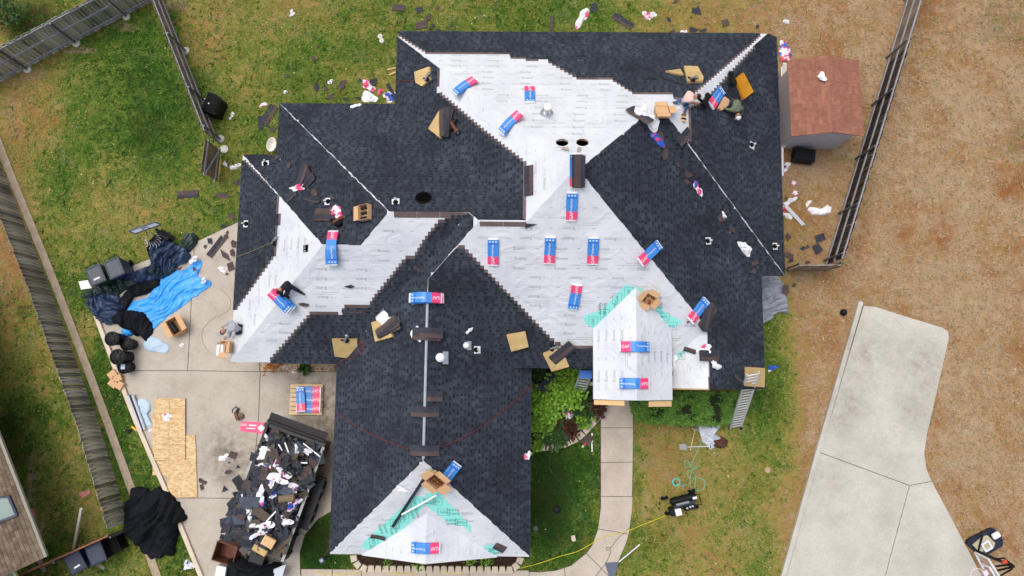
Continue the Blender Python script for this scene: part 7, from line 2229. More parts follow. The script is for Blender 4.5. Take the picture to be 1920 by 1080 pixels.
    for i in range(235):
        x, y = r.uniform(-h + .02, h - .04), -r.uniform(.04, Ly - .06)
        if i % 9 == 0: x, y = -h - r.uniform(-.1, .3), -r.uniform(Ly * .55, Ly - .1)
        z = hz(x, y) + r.uniform(.02, .16)
        M1 = F @ Matrix.Translation((x, y, z)) @ Matrix.Rotation(r.uniform(0, 6.28), 4, 'Z') @ Matrix.Rotation(r.gauss(0, .35), 4, 'X') @ Matrix.Rotation(r.gauss(0, .3), 4, 'Y')
        big = r.random()
        L, W = (r.uniform(.55, 1.0), r.uniform(.26, .36)) if big > .72 else (r.uniform(.2, .55), r.uniform(.15, .34))
        pts = [(-L / 2, -W / 2), (L / 2, -W / 2), (L / 2 * r.uniform(.7, 1), W / 2), (-L / 2 * r.uniform(.7, 1), W / 2)] if r.random() > .35 else None
        km = r.randrange(5)
        scrap(('long ' if big > .72 else '') + ('narrow ' if W < .22 else '') + ('black felt', 'two toned shingle', 'dark shingle', 'brown felt', 'slate blue felt')[km] + ' piece in the trailer heap, ' + zone(x, y, h, Ly), M1, L, W, GT, 700 + i, pts, mats_[km], curl=.09)
    GW = 'torn white wraps in the trailer'
    for i in range(22):
        x, y = r.uniform(-h + .15, h - .15), -r.uniform(.3, Ly * .82)
        M1 = F @ Matrix.Translation((x, y, hz(x, y) + r.uniform(.13, .2))) @ Matrix.Rotation(r.uniform(0, 6.28), 4, 'Z')
        paper('torn white wrap on the trailer heap, ' + zone(x, y, h, Ly), M1, r.uniform(.14, .34), 800 + i, (1, .08, .12), GW, r.uniform(1.1, 2.6), .12)
    for i in range(7):
        x, y = r.uniform(-h + .2, h - .2), -r.uniform(.2, Ly * .66)
        M1 = F @ Matrix.Translation((x, y, hz(x, y) + .22)) @ Matrix.Rotation(r.uniform(0, 6.28), 4, 'Z')
        mb = MB(); mb.box((0, 0, 0), (r.uniform(.4, .8), .045, .03)); o4 = mb.build('white_stick', M_WHITEP); o4.matrix_world = M1
        tag(o4, 'slim white trim stick on the trailer heap, ' + zone(x, y, h, Ly), 'trim stick', 'white trim sticks in the trailer')
    return F, h, Ly, hz
TF, Th, TLy, Thz = trailer()
def in_trailer(x, y, dz=0.0, ang=0, tilt=0):
    return TF @ Matrix.Translation((x, y, Thz(x, y) + dz)) @ Matrix.Rotation(math.radians(ang), 4, 'Z') @ Matrix.Rotation(tilt, 4, 'X')
mb = MB(); mb.lathe((0, 0, 0), [(.13, -.25), (.13, .25)], 14, mx=Matrix.Rotation(math.pi / 2, 4, 'Y')); o = mb.build('felt_roll', mat('brown_roll', srgb(118, 102, 80), .9, .1, 4)); o.matrix_world = in_trailer(.62, -2.1, .28, 25)
tag(o, 'brown cardboard roll on the trailer heap', 'roll')
mb = MB(); mb.lathe((.26, 0, 0), [(.12, -.006), (.12, .006)], 14, mx=Matrix.Rotation(math.pi / 2, 4, 'Y')); mb.build('roll_end', M_WOOD, o)
mb = MB(); mb.box((0, 0, .08), (.55, .22, .16)); o = mb.build('foam_block', M_FOAM); o.matrix_world = in_trailer(.35, -4.1, .25, -10); tag(o, 'yellow foam block at the rear of the trailer heap', 'foam block'); bevel(o, .02)
root = thing('board_bundle', 'bundle of pale boards at the rear of the trailer heap', 'board bundle', in_trailer(.55, -3.72, .25, 80))
for i in range(5):
    mb = MB(); mb.box((0, i * .09 - .18, .06), (.34, .08, .12)); mb.build('board', M_WOOD, root)
tarp('black tarp dragged over the trailer tail', [(432, 1062), (440, 1045), (470, 1040), (500, 1048), (528, 1052), (530, 1075), (505, 1090), (470, 1098), (430, 1085)], M_TBLACK, .7, 31, amp=.3, z0=.3)
# open rusty box, white panels at the tail
F = gf(424, 1036, 72, .055, .6)
root = thing('metal_box', 'open rusty brown box beside the trailer tail', 'box', F)
M_RB = mat('rusty_box', srgb(110, 66, 48), .7, .25, 4)
for (x, y, sx, sy) in ((0, -.4, .7, .03), (0, .4, .7, .03), (-.35, 0, .03, .77), (.35, 0, .03, .77)):
    b = MB(); b.box((x, y, .35), (sx, sy, .7)); b.build('box_panel', M_RB, root)
b = MB(); b.box((0, 0, .03), (.66, .76, .03)); b.build('box_floor', M_RB, root)
gpoly('white panel standing at the lower edge by the rusty box', [(401, 1085), (407, 1060), (424, 1064), (420, 1088)], M_VENTW, .3, .7, 'door_sheet', 'sheet metal')
gpoly('pale grey angled panel behind the trailer tail', [(506, 1080), (512, 1068), (536, 1058), (528, 1086)], M_TPALE, .6, .66, 'cover_sheet', 'sheet metal')

# ================================================================== NEIGHBOUR'S LEAN-TO ROOF, bottom corner
def leanto():
    root = thing('neighbour_house', 'tan shingled roof edge with a skylight in the bottom corner', 'house', G(20, 960, 0))
    base = root.location.copy()
    z0_, z1_ = 2.6, 3.35
    e0, e1 = G(6, 850, z0_), G(82, 1046, z0_)
    d = (e1 - e0).normalized(); inn = Vector((d.y, -d.x, 0))
    if inn.x > 0: inn = -inn
    e0 = e0 - d * 8
    L = (e1 - e0).length
    sl = 2.9; pit = .3; n_ = Vector((-inn.x * pit, -inn.y * pit, 1)).normalized()
    up = (inn + Vector((0, 0, pit))).normalized()
    M_TAN = mat('tan_shingle', srgb(112, 98, 84), .93, .3, 5, .5, 70, tint=.24, spec=.1)
    b = MB(); P = [e0, e1, e1 + up * sl, e0 + up * sl]
    P = [p - base for p in P]
    b.mesh(P + [p - n_ * .1 for p in P], [(0, 1, 2, 3), (7, 6, 5, 4), (0, 4, 5, 1), (1, 5, 6, 2), (2, 6, 7, 3), (3, 7, 4, 0)])
    rf_ = b.build('roof', M_TAN, root)
    r = random.Random(5)
    ex = .135
    count = 0; more = MB()
    for i in range(int(sl / ex)):
        x = r.random() * .3
        while x < L:
            w = r.uniform(.16, .34)
            if x > L - 5.4:
                A = e0 + d * x + up * i * ex - base; B = e0 + d * min(x + w - .01, L) + up * i * ex - base
                h0, h1 = r.uniform(.014, .026), .006
                b = MB(); T = [A + n_ * h0, B + n_ * h0, B + up * (ex * 1.1) + n_ * h1, A + up * (ex * 1.1) + n_ * h1]
                b.mesh(T + [p - n_ * .012 for p in T], [(0, 1, 2, 3), (0, 4, 5, 1), (1, 5, 6, 2), (3, 7, 4, 0)], 0, r.random())
                count += 1
                if count <= 280: b.build('shingle', M_TAN, rf_)
                else:
                    for fc, t_ in zip(b.f, b.t): more.face([b.v[q_] for q_ in fc], 0, t_)
            x += w
    tag(more.build('shingles', M_TAN, rf_), kind='stuff')
    # gutter, skylight, lower grey porch roof
    b = MB(); b.bar(e0 - base - inn * .06 + Vector((0, 0, -.05)), e1 - base - inn * .06 + Vector((0, 0, -.05)), .12, .1); b.build('gutter', mat('grey_gutter', srgb(140, 138, 124), .7, .15, 5), root)
    wall = MB(); w0, w1 = e0 + inn * 2.5, e1 - d * 2.2 + inn * 2.5
    wall.prism([(p - base).to_2d() for p in (w0, w1, w1 + inn * 8, w0 + inn * 8)], 0, 2.5); wall.build('wall', M_BRICKW, root)
    sk = [G(-30, 936, 2.95), G(12, 932, 2.85), G(27, 967, 2.85), G(-12, 982, 2.95)]
    b = MB(); Q = [(p - base) for p in sk]
    Q = [q + Vector((0, 0, (P[0] + up * max(0, (q - P[0]).dot(inn) / inn.dot(inn) * 1.0)).z - q.z + (q - P[0]).dot(inn) * (pit - pit / math.sqrt(1 + pit * pit)) + .04)) for q in Q]
    for i in range(4): b.bar(Q[i], Q[(i + 1) % 4], .08, .1)
    b.build('skylight_frame', M_BINB, root)
    b = MB(); b.face(Q); b.build('skylight_pane', mat('green_glass', srgb(74, 108, 104), .15, .1, 2, spec=.6), root)
    M_GS = mat('grey_slate', srgb(132, 134, 142), .9, .12, 4, .3, 50, tint=.25)
    gz = 2.0
    q0, q1 = G(0, 1012, gz), G(27, 1080, gz)
    dd = (q1 - q0).normalized(); ii = Vector((dd.y, -dd.x, 0))
    if ii.x > 0: ii = -ii
    q1 = q1 + dd * 3
    low = thing('porch_roof', 'grey slate porch roof with a pale green gutter in the corner', 'roof', q0 * 1.0)
    b = MB(); P2 = [p - q0 for p in (q0, q1, q1 + ii * 4 + Vector((0, 0, .8)), q0 + ii * 4 + Vector((0, 0, .8)))]
    b.mesh(P2 + [p - Vector((0, 0, .1)) for p in P2], [(0, 1, 2, 3), (7, 6, 5, 4), (0, 4, 5, 1), (1, 5, 6, 2), (2, 6, 7, 3), (3, 7, 4, 0)]); b.build('roof', M_GS, low)
    for i in range(7):
        for j in range(14):
            A = dd * (j * .36 + (i % 2) * .18) + ii * (i * .28) + Vector((0, 0, i * .056 + .03)); 
            b = MB(); b.mesh([A, A + dd * .345, A + dd * .345 + ii * .3 + Vector((0, 0, .045)), A + ii * .3 + Vector((0, 0, .045))], [(0, 1, 2, 3), ], 0, r.random()); b.mesh([A, A + dd * .345, A + dd * .345 - Vector((0, 0, .02)), A - Vector((0, 0, .02))], [(3, 2, 1, 0)]); b.build('slate', M_GS, low)
    b = MB(); b.bar(-ii * .05, (q1 - q0) - ii * .05, .1, .09); b.build('gutter', mat('green_gutter', srgb(176, 196, 140), .6, .08, 4), low)
    b = MB(); b.prism([(p).to_2d() for p in (ii * 2.4, (q1 - q0) + ii * 2.4, (q1 - q0) + ii * 4, ii * 4)], -2.0, -.2); b.build('wall', M_BRICKW, low)
leanto()
# ================================================================== PEOPLE
M_SKIN = mat('skin', srgb(176, 124, 98), .55, .06, 5)
M_JEAN = mat('blue_jeans', srgb(66, 96, 134), .85, .2, 10, .2, 60)
M_NAVYC = mat('navy_cloth', srgb(28, 34, 50), .9, .2, 8, .2, 40)
M_ROSE = mat('pale_rose_cloth', srgb(212, 184, 178), .85, .08, 6, .2, 30)
M_OLIVE = mat('olive_camo_cloth', srgb(98, 108, 86), .9, .35, 14, .2, 30)
M_GREYC = mat('grey_hoodie', srgb(158, 158, 166), .9, .12, 8, .25, 30)
M_BOOT = mat('brown_boot', srgb(98, 62, 52), .7, .2, 8)
M_HAIR = mat('black_hair', srgb(24, 20, 20), .6, .2, 20, .3, 60)
def skin_chain(name, joints, edges, radii, mats, parent, zones=None, sub=2):
    """one continuous surface grown round connected joints; zones: joint index -> material slot"""
    me = bpy.data.meshes.new(name)
    me.from_pydata([tuple(j) for j in joints], edges, [])
    o = link(name, me)
    sk = o.modifiers.new('skin', 'SKIN'); sk.use_smooth_shade = True
    for v, r_ in zip(me.skin_vertices[0].data, radii):
        v.radius = (r_, r_) if isinstance(r_, (int, float)) else r_
    me.skin_vertices[0].data[0].use_root = True
    ss = o.modifiers.new('sub', 'SUBSURF'); ss.levels = sub; ss.render_levels = sub
    dg = bpy.context.evaluated_depsgraph_get(); dg.update()
    m2 = bpy.data.meshes.new_from_object(o.evaluated_get(dg))
    bpy.data.objects.remove(o)
    for m in mats: m2.materials.append(m)
    J = [Vector(j) for j in joints]
    if zones:
        for p in m2.polygons:
            c = p.center
            k = min(range(len(edges)), key=lambda e: _segd(c, J[edges[e][0]], J[edges[e][1]]) - .5 * (radii_f(radii[edges[e][0]]) + radii_f(radii[edges[e][1]])))
            p.material_index = zones[k]
            p.use_smooth = True
    return link(name, m2, parent)
def radii_f(r): return r if isinstance(r, (int, float)) else max(r)
def _segd(p, a, b):
    d = b - a
    t = max(0, min(1, (p - a).dot(d) / max(d.length_squared, 1e-9)))
    return (p - a - d * t).length
def person(label, J, top, legs, head_m, cap=None, boots=M_BOOT, short=False, hood=False):
    """J: joints as (px, py, height above the roof); pelvis chest neck head, shoulders, elbows, hands, knees, ankles, toes"""
    def at(q):
        z = roof_near(q[0], q[1])[0].z + q[2] if len(q) == 3 else q[3]
        for _ in range(3):
            p = G(q[0], q[1], z)
        return p
    P = {k: at(v) for k, v in J.items()}
    base = P['pelvis'].copy()
    root = thing('person', label, 'person', Matrix.Translation((base.x, base.y, base.z)))
    L = {k: v - base for k, v in P.items()}
    order = ['pelvis', 'waist', 'chest', 'neck', 'shl', 'shr', 'ell', 'elr', 'wrl', 'wrr', 'hipl', 'hipr', 'knl', 'knr', 'anl', 'anr', 'tol', 'tor']
    side = (L['shl'] - L['shr']).normalized() if (L['shl'] - L['shr']).length > .01 else Vector((0, 1, 0))
    L.setdefault('waist', L['pelvis'].lerp(L['chest'], .45) + Vector((0, 0, .04)))
    L.setdefault('hipl', L['pelvis'] + side * .1); L.setdefault('hipr', L['pelvis'] - side * .1)
    L.setdefault('neck', L['chest'].lerp(L['head'], .6))
    jj = [L[k] for k in order]
    ix = {k: i for i, k in enumerate(order)}
    E = [('pelvis', 'waist', 0), ('waist', 'chest', 0), ('chest', 'neck', 0), ('chest', 'shl', 0), ('chest', 'shr', 0), ('shl', 'ell', 0), ('shr', 'elr', 0), ('ell', 'wrl', 2 if short else 0), ('elr', 'wrr', 2 if short else 0), ('pelvis', 'hipl', 1), ('pelvis', 'hipr', 1), ('hipl', 'knl', 1), ('hipr', 'knr', 1), ('knl', 'anl', 1), ('knr', 'anr', 1), ('anl', 'tol', 3), ('anr', 'tor', 3)]
    rad = dict(pelvis=.145, waist=.14, chest=.165, neck=.06, shl=.085, shr=.085, ell=.055, elr=.055, wrl=.036, wrr=.036, hipl=.1, hipr=.1, knl=.07, knr=.07, anl=.05, anr=.05, tol=.045, tor=.045)
    body = skin_chain('body', jj, [(ix[a], ix[b_]) for a, b_, z in E], [rad[k] for k in order], [top, legs, M_SKIN, boots], root, [z for _, _, z in E])
    # head with a face, ears, hair or cap
    hd = L['head']; nk = L['neck']
    upv = (hd - nk).normalized()
    face = L.get('face', hd + Vector((1, 0, -.4))) - hd
    face = (face - upv * face.dot(upv)); face = face.normalized() if face.length > 1e-4 else upv.orthogonal()
    sd = upv.cross(face)
    R = Matrix((sd, face, upv)).transposed().to_4x4(); R.translation = hd
    def ball(c, rx, ry, rz, n=14, k=9, cut=-1):
        b = MB(); b.smooth = True
        vs, fs = [], []
        for i in range(k + 1):
            a = math.pi * i / k
            for j in range(n):
                t = 2 * math.pi * j / n
                z = -math.cos(a)
                vs.append(Vector((c[0] + rx * math.sin(a) * math.cos(t), c[1] + ry * math.sin(a) * math.sin(t), c[2] + rz * max(z, cut))))
        for i in range(k):
            for j in range(n):
                fs.append((i * n + j, i * n + (j + 1) % n, (i + 1) * n + (j + 1) % n, (i + 1) * n + j))
        b.mesh([R @ v for v in vs], fs)
        return b
    b = ball((0, 0, 0), .078, .098, .12)
    x = ball((0, .1, -.01), .016, .022, .026); b.mesh(x.v, x.f)
    for s in (-1, 1):
        x = ball((s * .08, 0, -.005), .014, .026, .034); b.mesh(x.v, x.f)
    x = ball((0, .06, -.085), .04, .035, .03); b.mesh(x.v, x.f)
    hdo = b.build('head', M_SKIN, root)
    for s in (-1, 1):
        x = ball((s * .032, .086, .02), .012, .01, .009, 8, 6); x.build('eye', M_DARKPL, hdo)
    x = ball((0, .09, -.055), .026, .01, .006, 8, 6); x.build('mouth', M_BOOT, hdo)
    b = ball((0, -.012, .022), .088, .104, .115, cut=-.25); b.build('hair', M_HAIR if not cap or head_m is None else head_m, root)
    if cap:
        b = ball((0, -.005, .04), .098, .116, .105, cut=-.05); c = b.build('cap', cap, root)
        b = MB(); q = [(-.075, .09, .045), (.075, .09, .045), (.06, .19, .03), (-.06, .19, .03)]
        b.mesh([R @ Vector(v) for v in q] + [R @ (Vector(v) + Vector((0, 0, .012))) for v in q], [(3, 2, 1, 0), (4, 5, 6, 7), (0, 1, 5, 4), (1, 2, 6, 5), (2, 3, 7, 6), (3, 0, 4, 7)]); b.build('brim', cap, c)
    # hands: palm, four fingers of different length, thumb
    for w, e in (('wrl', 'ell'), ('wrr', 'elr')):
        d = (L[w] - L[e]).normalized(); s2 = d.cross(Vector((0, 0, 1)))
        s2 = s2.normalized() if s2.length > .05 else Vector((1, 0, 0))
        dn = d.cross(s2)
        if dn.z > 0: dn = -dn
        b = MB(); b.smooth = True
        o = L[w]
        b.tube([o, o + d * .04, o + d * .09], [.03, .042, .038], 10)
        for k, ln in enumerate((.062, .075, .07, .055)):
            p = o + d * .085 + s2 * (k - 1.5) * .021
            b.tube([p, p + d * ln * .55 + dn * .008, p + d * ln * .85 + dn * ln * .45], [.0105, .010, .008], 7)
        tm = 1 if w == 'wrl' else -1
        p = o + d * .03 + s2 * .03 * tm
        b.tube([p, p + s2 * .035 * tm + d * .035, p + s2 * .04 * tm + d * .07 + dn * .02], [.014, .012, .009], 7)
        b.build('hand', M_SKIN, root)
    return root
person('person in pale rose shirt and jeans sitting at the rear hip holding a tool', dict(
    pelvis=(1283, 190, .22), chest=(1294, 181, .48), head=(1307, 181, .68), face=(1314, 192, .5), neck=(1301, 181, .58), shl=(1291, 173, .46), shr=(1297, 190, .44), ell=(1287, 178, .35), elr=(1289, 191, .3), wrl=(1301, 192, .26), wrr=(1306, 194, .24),
    hipl=(1279, 186, .22), hipr=(1285, 195, .2), knl=(1272, 189, .3), knr=(1289, 199, .32), anl=(1266, 193, .08), anr=(1285, 207, .08), tol=(1262, 191, .05), tor=(1283, 213, .05)), M_ROSE, M_JEAN, M_HAIR, short=True)
nail_gun('black nail gun held by the rose shirted person at the rear hip', 1312, 193, 60, m=M_DARKPL, lift=.14, scale=1.7)
person('kneeling person in an olive patterned shirt and white cap on the far slope', dict(
    pelvis=(1378, 192, .3), chest=(1381, 204, .5), head=(1384, 218, .56), face=(1380, 226, .3), neck=(1383, 211, .54), shl=(1391, 203, .46), shr=(1371, 206, .46), ell=(1391, 212, .25), elr=(1366, 206, .28), wrl=(1384, 217, .12), wrr=(1359, 203, .2),
    hipl=(1386, 192, .26), hipr=(1370, 194, .26), knl=(1385, 203, .07), knr=(1368, 206, .07), anl=(1389, 191, .05), anr=(1373, 190, .05), tol=(1390, 186, .04), tor=(1374, 185, .04)), M_OLIVE, M_NAVYC, M_HAIR, cap=M_WHITEP)
person('person in black clothes crouching on the fanned shingle bundles of the left slope', dict(
    pelvis=(541, 539, .32), chest=(531, 534, .58), head=(524, 545, .72), face=(518, 556, .5), neck=(528, 539, .66), shl=(528, 545, .54), shr=(538, 528, .56), ell=(527, 555, .36), elr=(544, 532, .38), wrl=(534, 555, .2), wrr=(541, 548, .24),
    hipl=(541, 545, .3), hipr=(545, 537, .3), knl=(535, 553, .22), knr=(556, 543, .18), anl=(541, 557, .08), anr=(565, 549, .07), tol=(537, 562, .05), tor=(572, 553, .05)), mat('black_shirt', srgb(24, 28, 42), .9, .2, 8, .2, 40), M_NAVYC, M_HAIR)
person('person in a grey hoodie leaning over the left eave above the driveway', dict(
    pelvis=(447, 616, .34), chest=(435, 612, .6), head=(418, 622, .66), face=(410, 628, .3), neck=(425, 617, .64), shl=(430, 623, .52), shr=(434, 604, .56), ell=(431, 630, .36), elr=(430, 606, .4), wrl=(423, 634, .3), wrr=(419, 612, .3),
    hipl=(446, 621, .3), hipr=(447, 611, .3), knl=(444, 626, .2), knr=(446, 610, .22), anl=(453, 623, .06), anr=(454, 611, .06), tol=(446, 626, .05), tor=(448, 609, .05)), M_GREYC, M_NAVYC, M_HAIR, cap=M_GREYC)
p = roof_near(438, 640)
carton('open white and brown nail carton at the left eave by the hooded person', plane_frame(431, 651, 85, .06), .42, .45, .2, None, flaps=(0, .4, 0, .6))
F = plane_frame(421, 657, 0, .08, 'Lw'); root = thing('white_case', 'white plastic case hanging at the left eave', 'case', F)
b = MB(); b.box((0, 0, .08), (.36, .42, .12)); o = b.build('case_body', M_VENTW, root); bevel(o, .02)
b = MB(); b.tube([(-.08, .2, .15), (-.06, .26, .17), (.06, .26, .17), (.08, .2, .15)], .012, 6); b.build('handle', M_DARKPL, root)

# ================================================================== PLANTS
def leaf_mat(name, a, b_):
    m, t, n, l, bs = _nt(name)
    bs.inputs['Roughness'].default_value = .6; bs.inputs['Specular IOR Level'].default_value = .3
    at = n.new('ShaderNodeAttribute'); at.attribute_name = 'tint'
    r = _ramp(n, [(0, a), (1, b_)])
    l.new(at.outputs['Fac'], r.inputs[0]); l.new(r.outputs[0], bs.inputs['Base Color'])
    return m
M_LIME = leaf_mat('lime_leaf', srgb(58, 102, 24), srgb(144, 188, 66))
M_DEEP = leaf_mat('deep_leaf', srgb(24, 52, 22), srgb(72, 108, 52))
M_REDL = leaf_mat('maroon_leaf', srgb(40, 22, 20), srgb(90, 50, 40))
M_HEDGE = leaf_mat('hedge_leaf', srgb(44, 88, 22), srgb(124, 166, 70))
M_RUSTL = leaf_mat('rust_leaf', srgb(150, 76, 30), srgb(206, 140, 70))
M_STEM = mat('stem_brown', srgb(72, 54, 38), .9, .2, 6)
def leaf(mb, p, d, up, L, W, t):
    s = d.cross(up)
    s = s.normalized() if s.length > 1e-4 else d.orthogonal().normalized()
    n = s.cross(d)
    mb.mesh([p, p + d * L * .5 + s * W / 2 + n * L * .06, p + d * L, p + d * L * .5 - s * W / 2 + n * L * .06], [(0, 1, 2), (0, 2, 3)], 0, t)
def bush(label, x, y, r0, h, m, n=260, L=.13, W=.09, seed=0, name='shrub', cat='shrub', group=None, stems=True, ex=1.0, ang=0):
    F = gf(x, y, ang, 0, h * .6)
    root = thing(name, label, cat, F, group)
    r = random.Random(seed)
    mb = MB()
    lob = [(r.uniform(-.55, .55) * r0 * ex, r.uniform(-.55, .55) * r0, r.uniform(.45, .8) * h, r.uniform(.4, .6) * r0) for _ in range(7)] + [(0, 0, .6 * h, .6 * r0)]
    for i in range(n):
        c = r.choice(lob)
        u = Vector((r.gauss(0, 1), r.gauss(0, 1), r.gauss(0, 1) + .5)).normalized()
        rr = c[3] * r.uniform(.55, 1.05)
        p = Vector((c[0], c[1], c[2])) + Vector((u.x * rr, u.y * rr, u.z * min(rr, h * .35)))
        if p.z < .05: p.z = r.uniform(.05, .2)
        d = (u + Vector((r.gauss(0, .5), r.gauss(0, .5), r.gauss(0, .3)))).normalized()
        t = min(1, max(0, r.gauss(.5, .2) + .25 * (p.z / h - .6)))
        leaf(mb, p, d, Vector((0, 0, 1)), L * r.uniform(.7, 1.2), W * r.uniform(.7, 1.2), t)
    mb.build('foliage', m, root)
    if stems:
        for k in range(3):
            a = r.uniform(0, 6.28)
            b = MB(); b.tube([(0, 0, 0), (math.cos(a) * r0 * .25, math.sin(a) * r0 * .25, h * .4), (math.cos(a) * r0 * .45, math.sin(a) * r0 * .45, h * .75)], [.02, .014, .006], 6); b.build('stem', M_STEM, root)
    return root
def blades(label, x, y, r0, h, m, n=90, seed=0, name='grass_clump', cat='plant', group=None, W=.03):
    F = gf(x, y, 0, 0, h * .5)
    root = thing(name, label, cat, F, group)
    r = random.Random(seed)
    mb = MB()
    for i in range(n):
        a = r.uniform(0, 6.28); k = r.uniform(.45, 1.05) * r0
        d = Vector((math.cos(a), math.sin(a), 0)); s = Vector((-d.y, d.x, 0)) * W / 2
        hh = h * r.uniform(.6, 1.05); b0 = d * r.uniform(0, .06)
        p1, p2, p3 = b0 + d * k * .3 + Vector((0, 0, hh * .8)), b0 + d * k * .7 + Vector((0, 0, hh)), b0 + d * k + Vector((0, 0, hh * .55))
        t = min(1, max(0, r.gauss(.5, .22)))
        mb.mesh([b0 - s, b0 + s, p1 + s, p1 - s, p2 + s * .8, p2 - s * .8, p3], [(0, 1, 2, 3), (3, 2, 4, 5), (5, 4, 6)], 0, t)
    mb.build('foliage', m, root)
    b = MB(); b.tube([(0, 0, 0), (0, 0, h * .4)], [.05, .02], 6); b.build('stem', M_STEM, root)
    return root
# flower bed between the garage and the porch
M_MULCH = mat('dark_mulch', srgb(46, 34, 28), .98, .5, 14, .8, 40)
def bed(name, px, m, z=.05):
    mb = MB(); mb.prism([p.to_2d() for p in G2(px)], -.05, z)
    return tag(mb.build(name, m), kind='structure')
bed('flower_bed', [(985, 670), (1130, 670), (1128, 775), (1118, 790), (1100, 810), (1070, 826), (1040, 834), (1005, 837), (985, 837)], M_MULCH)
bed('mulch_bed', [(668, 1028), (662, 1046), (676, 1062), (960, 1063), (976, 1046), (976, 1030)], M_MULCH)
GS = 'shrubs in the front flower bed'
for i, q in enumerate([
    ('bright lime leaved shrub in the middle of the flower bed', 1060, 740, .9, .9, M_LIME, 520), ('bright lime shrub under the front eave', 1072, 705, .8, .9, M_LIME, 420), ('bright lime shrub against the garage wall', 1015, 758, .75, .85, M_LIME, 420), ('yellow tinged lime shrub left of the step ladder', 1046, 722, .65, .9, M_LIME, 300), ('lime shrub below the striped wrap', 1035, 765, .6, .7, M_LIME, 300),
    ('low lime shrub near the stone edging by the garage', 1012, 805, .6, .5, M_LIME, 300), ('small lime plant on the edging corner at the garage', 1003, 835, .32, .35, M_LIME, 140), ('rounded lime plant near the walkway edging', 1096, 789, .34, .4, M_LIME, 160), ('low green shrub along the stone edging', 1040, 822, .5, .4, M_DEEP, 260), ('dark maroon shrub beside the porch step', 1118, 760, .5, .5, M_REDL, 300), ('maroon shrub in the lower flower bed', 1066, 803, .4, .5, M_REDL, 220), ('dark maroon plant left of the striped wrap', 1038, 782, .45, .4, M_REDL, 200), ('lime shrub in the garage shadow corner', 1008, 738, .5, .6, M_LIME, 220), ('small lime shrub at the bed middle edge', 1026, 795, .4, .4, M_LIME, 160), ('dark green shrub under the eave by the screen', 1012, 700, .5, .5, M_DEEP, 200)]):
    bush(q[0], q[1], q[2], q[3], q[4], q[5], q[6], seed=500 + i, group=GS, L=.16, W=.12)
GD = 'strap leaved clumps in the front flower bed'
for i, q in enumerate([('dark strap leaved clump below the step ladder', 1104, 738), ('dark strap leaved clump in the bed centre', 1084, 758), ('dark strap leaved clump beside the striped wrap', 1085, 782), ('dark strap leaved clump in the lower bed', 1043, 800), ('dark strap leaved clump near the garage wall edge', 1024, 815), ('dark strap leaved clump nearest the maroon shrub', 1100, 770)]):
    blades(q[0], q[1], q[2], .6, .55, M_DEEP, 110, 600 + i, group=GD)
mb = MB(); P = [p.to_2d() for p in G2([(1001, 728), (1048, 692), (1060, 700), (1056, 712), (1018, 736)], .7)]
mb.prism(P, .62, .68); o = mb.build('shade_screen', mat('dark_mesh', srgb(34, 44, 50), .8, .15, 30)); tag(o, 'dark mesh screen laid over the shrubs by the garage wall', 'screen')
# edging stones, one by one
M_STONE = mat('edging_stone', srgb(196, 184, 164), .9, .1, 4, .2, 30, obj_rand=.08)
edge = thing('stone_edging', 'curved row of pale stones edging the front flower bed', 'stone edging', G(1060, 835))
eb = edge.location.copy()
def stones(root, base, px, n, w, dep, h, taper=.8):
    P = G2(px)
    D = [0]
    for i in range(1, len(P)): D.append(D[-1] + (P[i] - P[i - 1]).length)
    def at(s):
        for i in range(1, len(P)):
            if s <= D[i] or i == len(P) - 1:
                t = (s - D[i - 1]) / (D[i] - D[i - 1]); return P[i - 1].lerp(P[i], t), (P[i] - P[i - 1]).normalized()
    r = random.Random(n)
    for i in range(n):
        p, d = at(D[-1] * (i + .5) / n)
        s = Vector((-d.y, d.x, 0)); ww = D[-1] / n * w
        q = [p - d * ww / 2 * taper + s * dep / 2, p + d * ww / 2 * taper + s * dep / 2, p + d * ww / 2 - s * dep / 2, p - d * ww / 2 - s * dep / 2]
        b = MB(); b.prism([(a - base).to_2d() for a in q], 0, h + r.uniform(-.01, .01)); o = b.build('stone', M_STONE, root); bevel(o, .018, 2)
stones(edge, eb, [(1008, 837), (1020, 838), (1040, 836), (1060, 831), (1080, 822), (1092, 812), (1104, 799), (1115, 788), (1124, 776)], 9, .93, .26, .18)
edge2 = thing('stone_edging', 'long row of wedge shaped pale stones below the garage gable', 'stone edging', G(820, 1065))
eb = edge2.location.copy()
stones(edge2, eb, [(664, 1038), (666, 1048), (674, 1058), (686, 1064), (760, 1065), (860, 1065.5), (958, 1066), (972, 1056), (977, 1042)], 25, .95, .24, .2, .72)
for i, q in enumerate([('yellow green plant in the mulch left of the gable point', 725, 1052, .3), ('low green plant at the gable point', 785, 1056, .28), ('yellow flowering plant in the mulch near the gable right end', 912, 1050, .3), ('pale green plant in the mulch right of the gable point', 880, 1052, .22)]):
    bush(q[0], q[1], q[2], q[3], .3, M_LIME, 70, .1, .05, seed=650 + i, group='plants in the garage mulch bed')
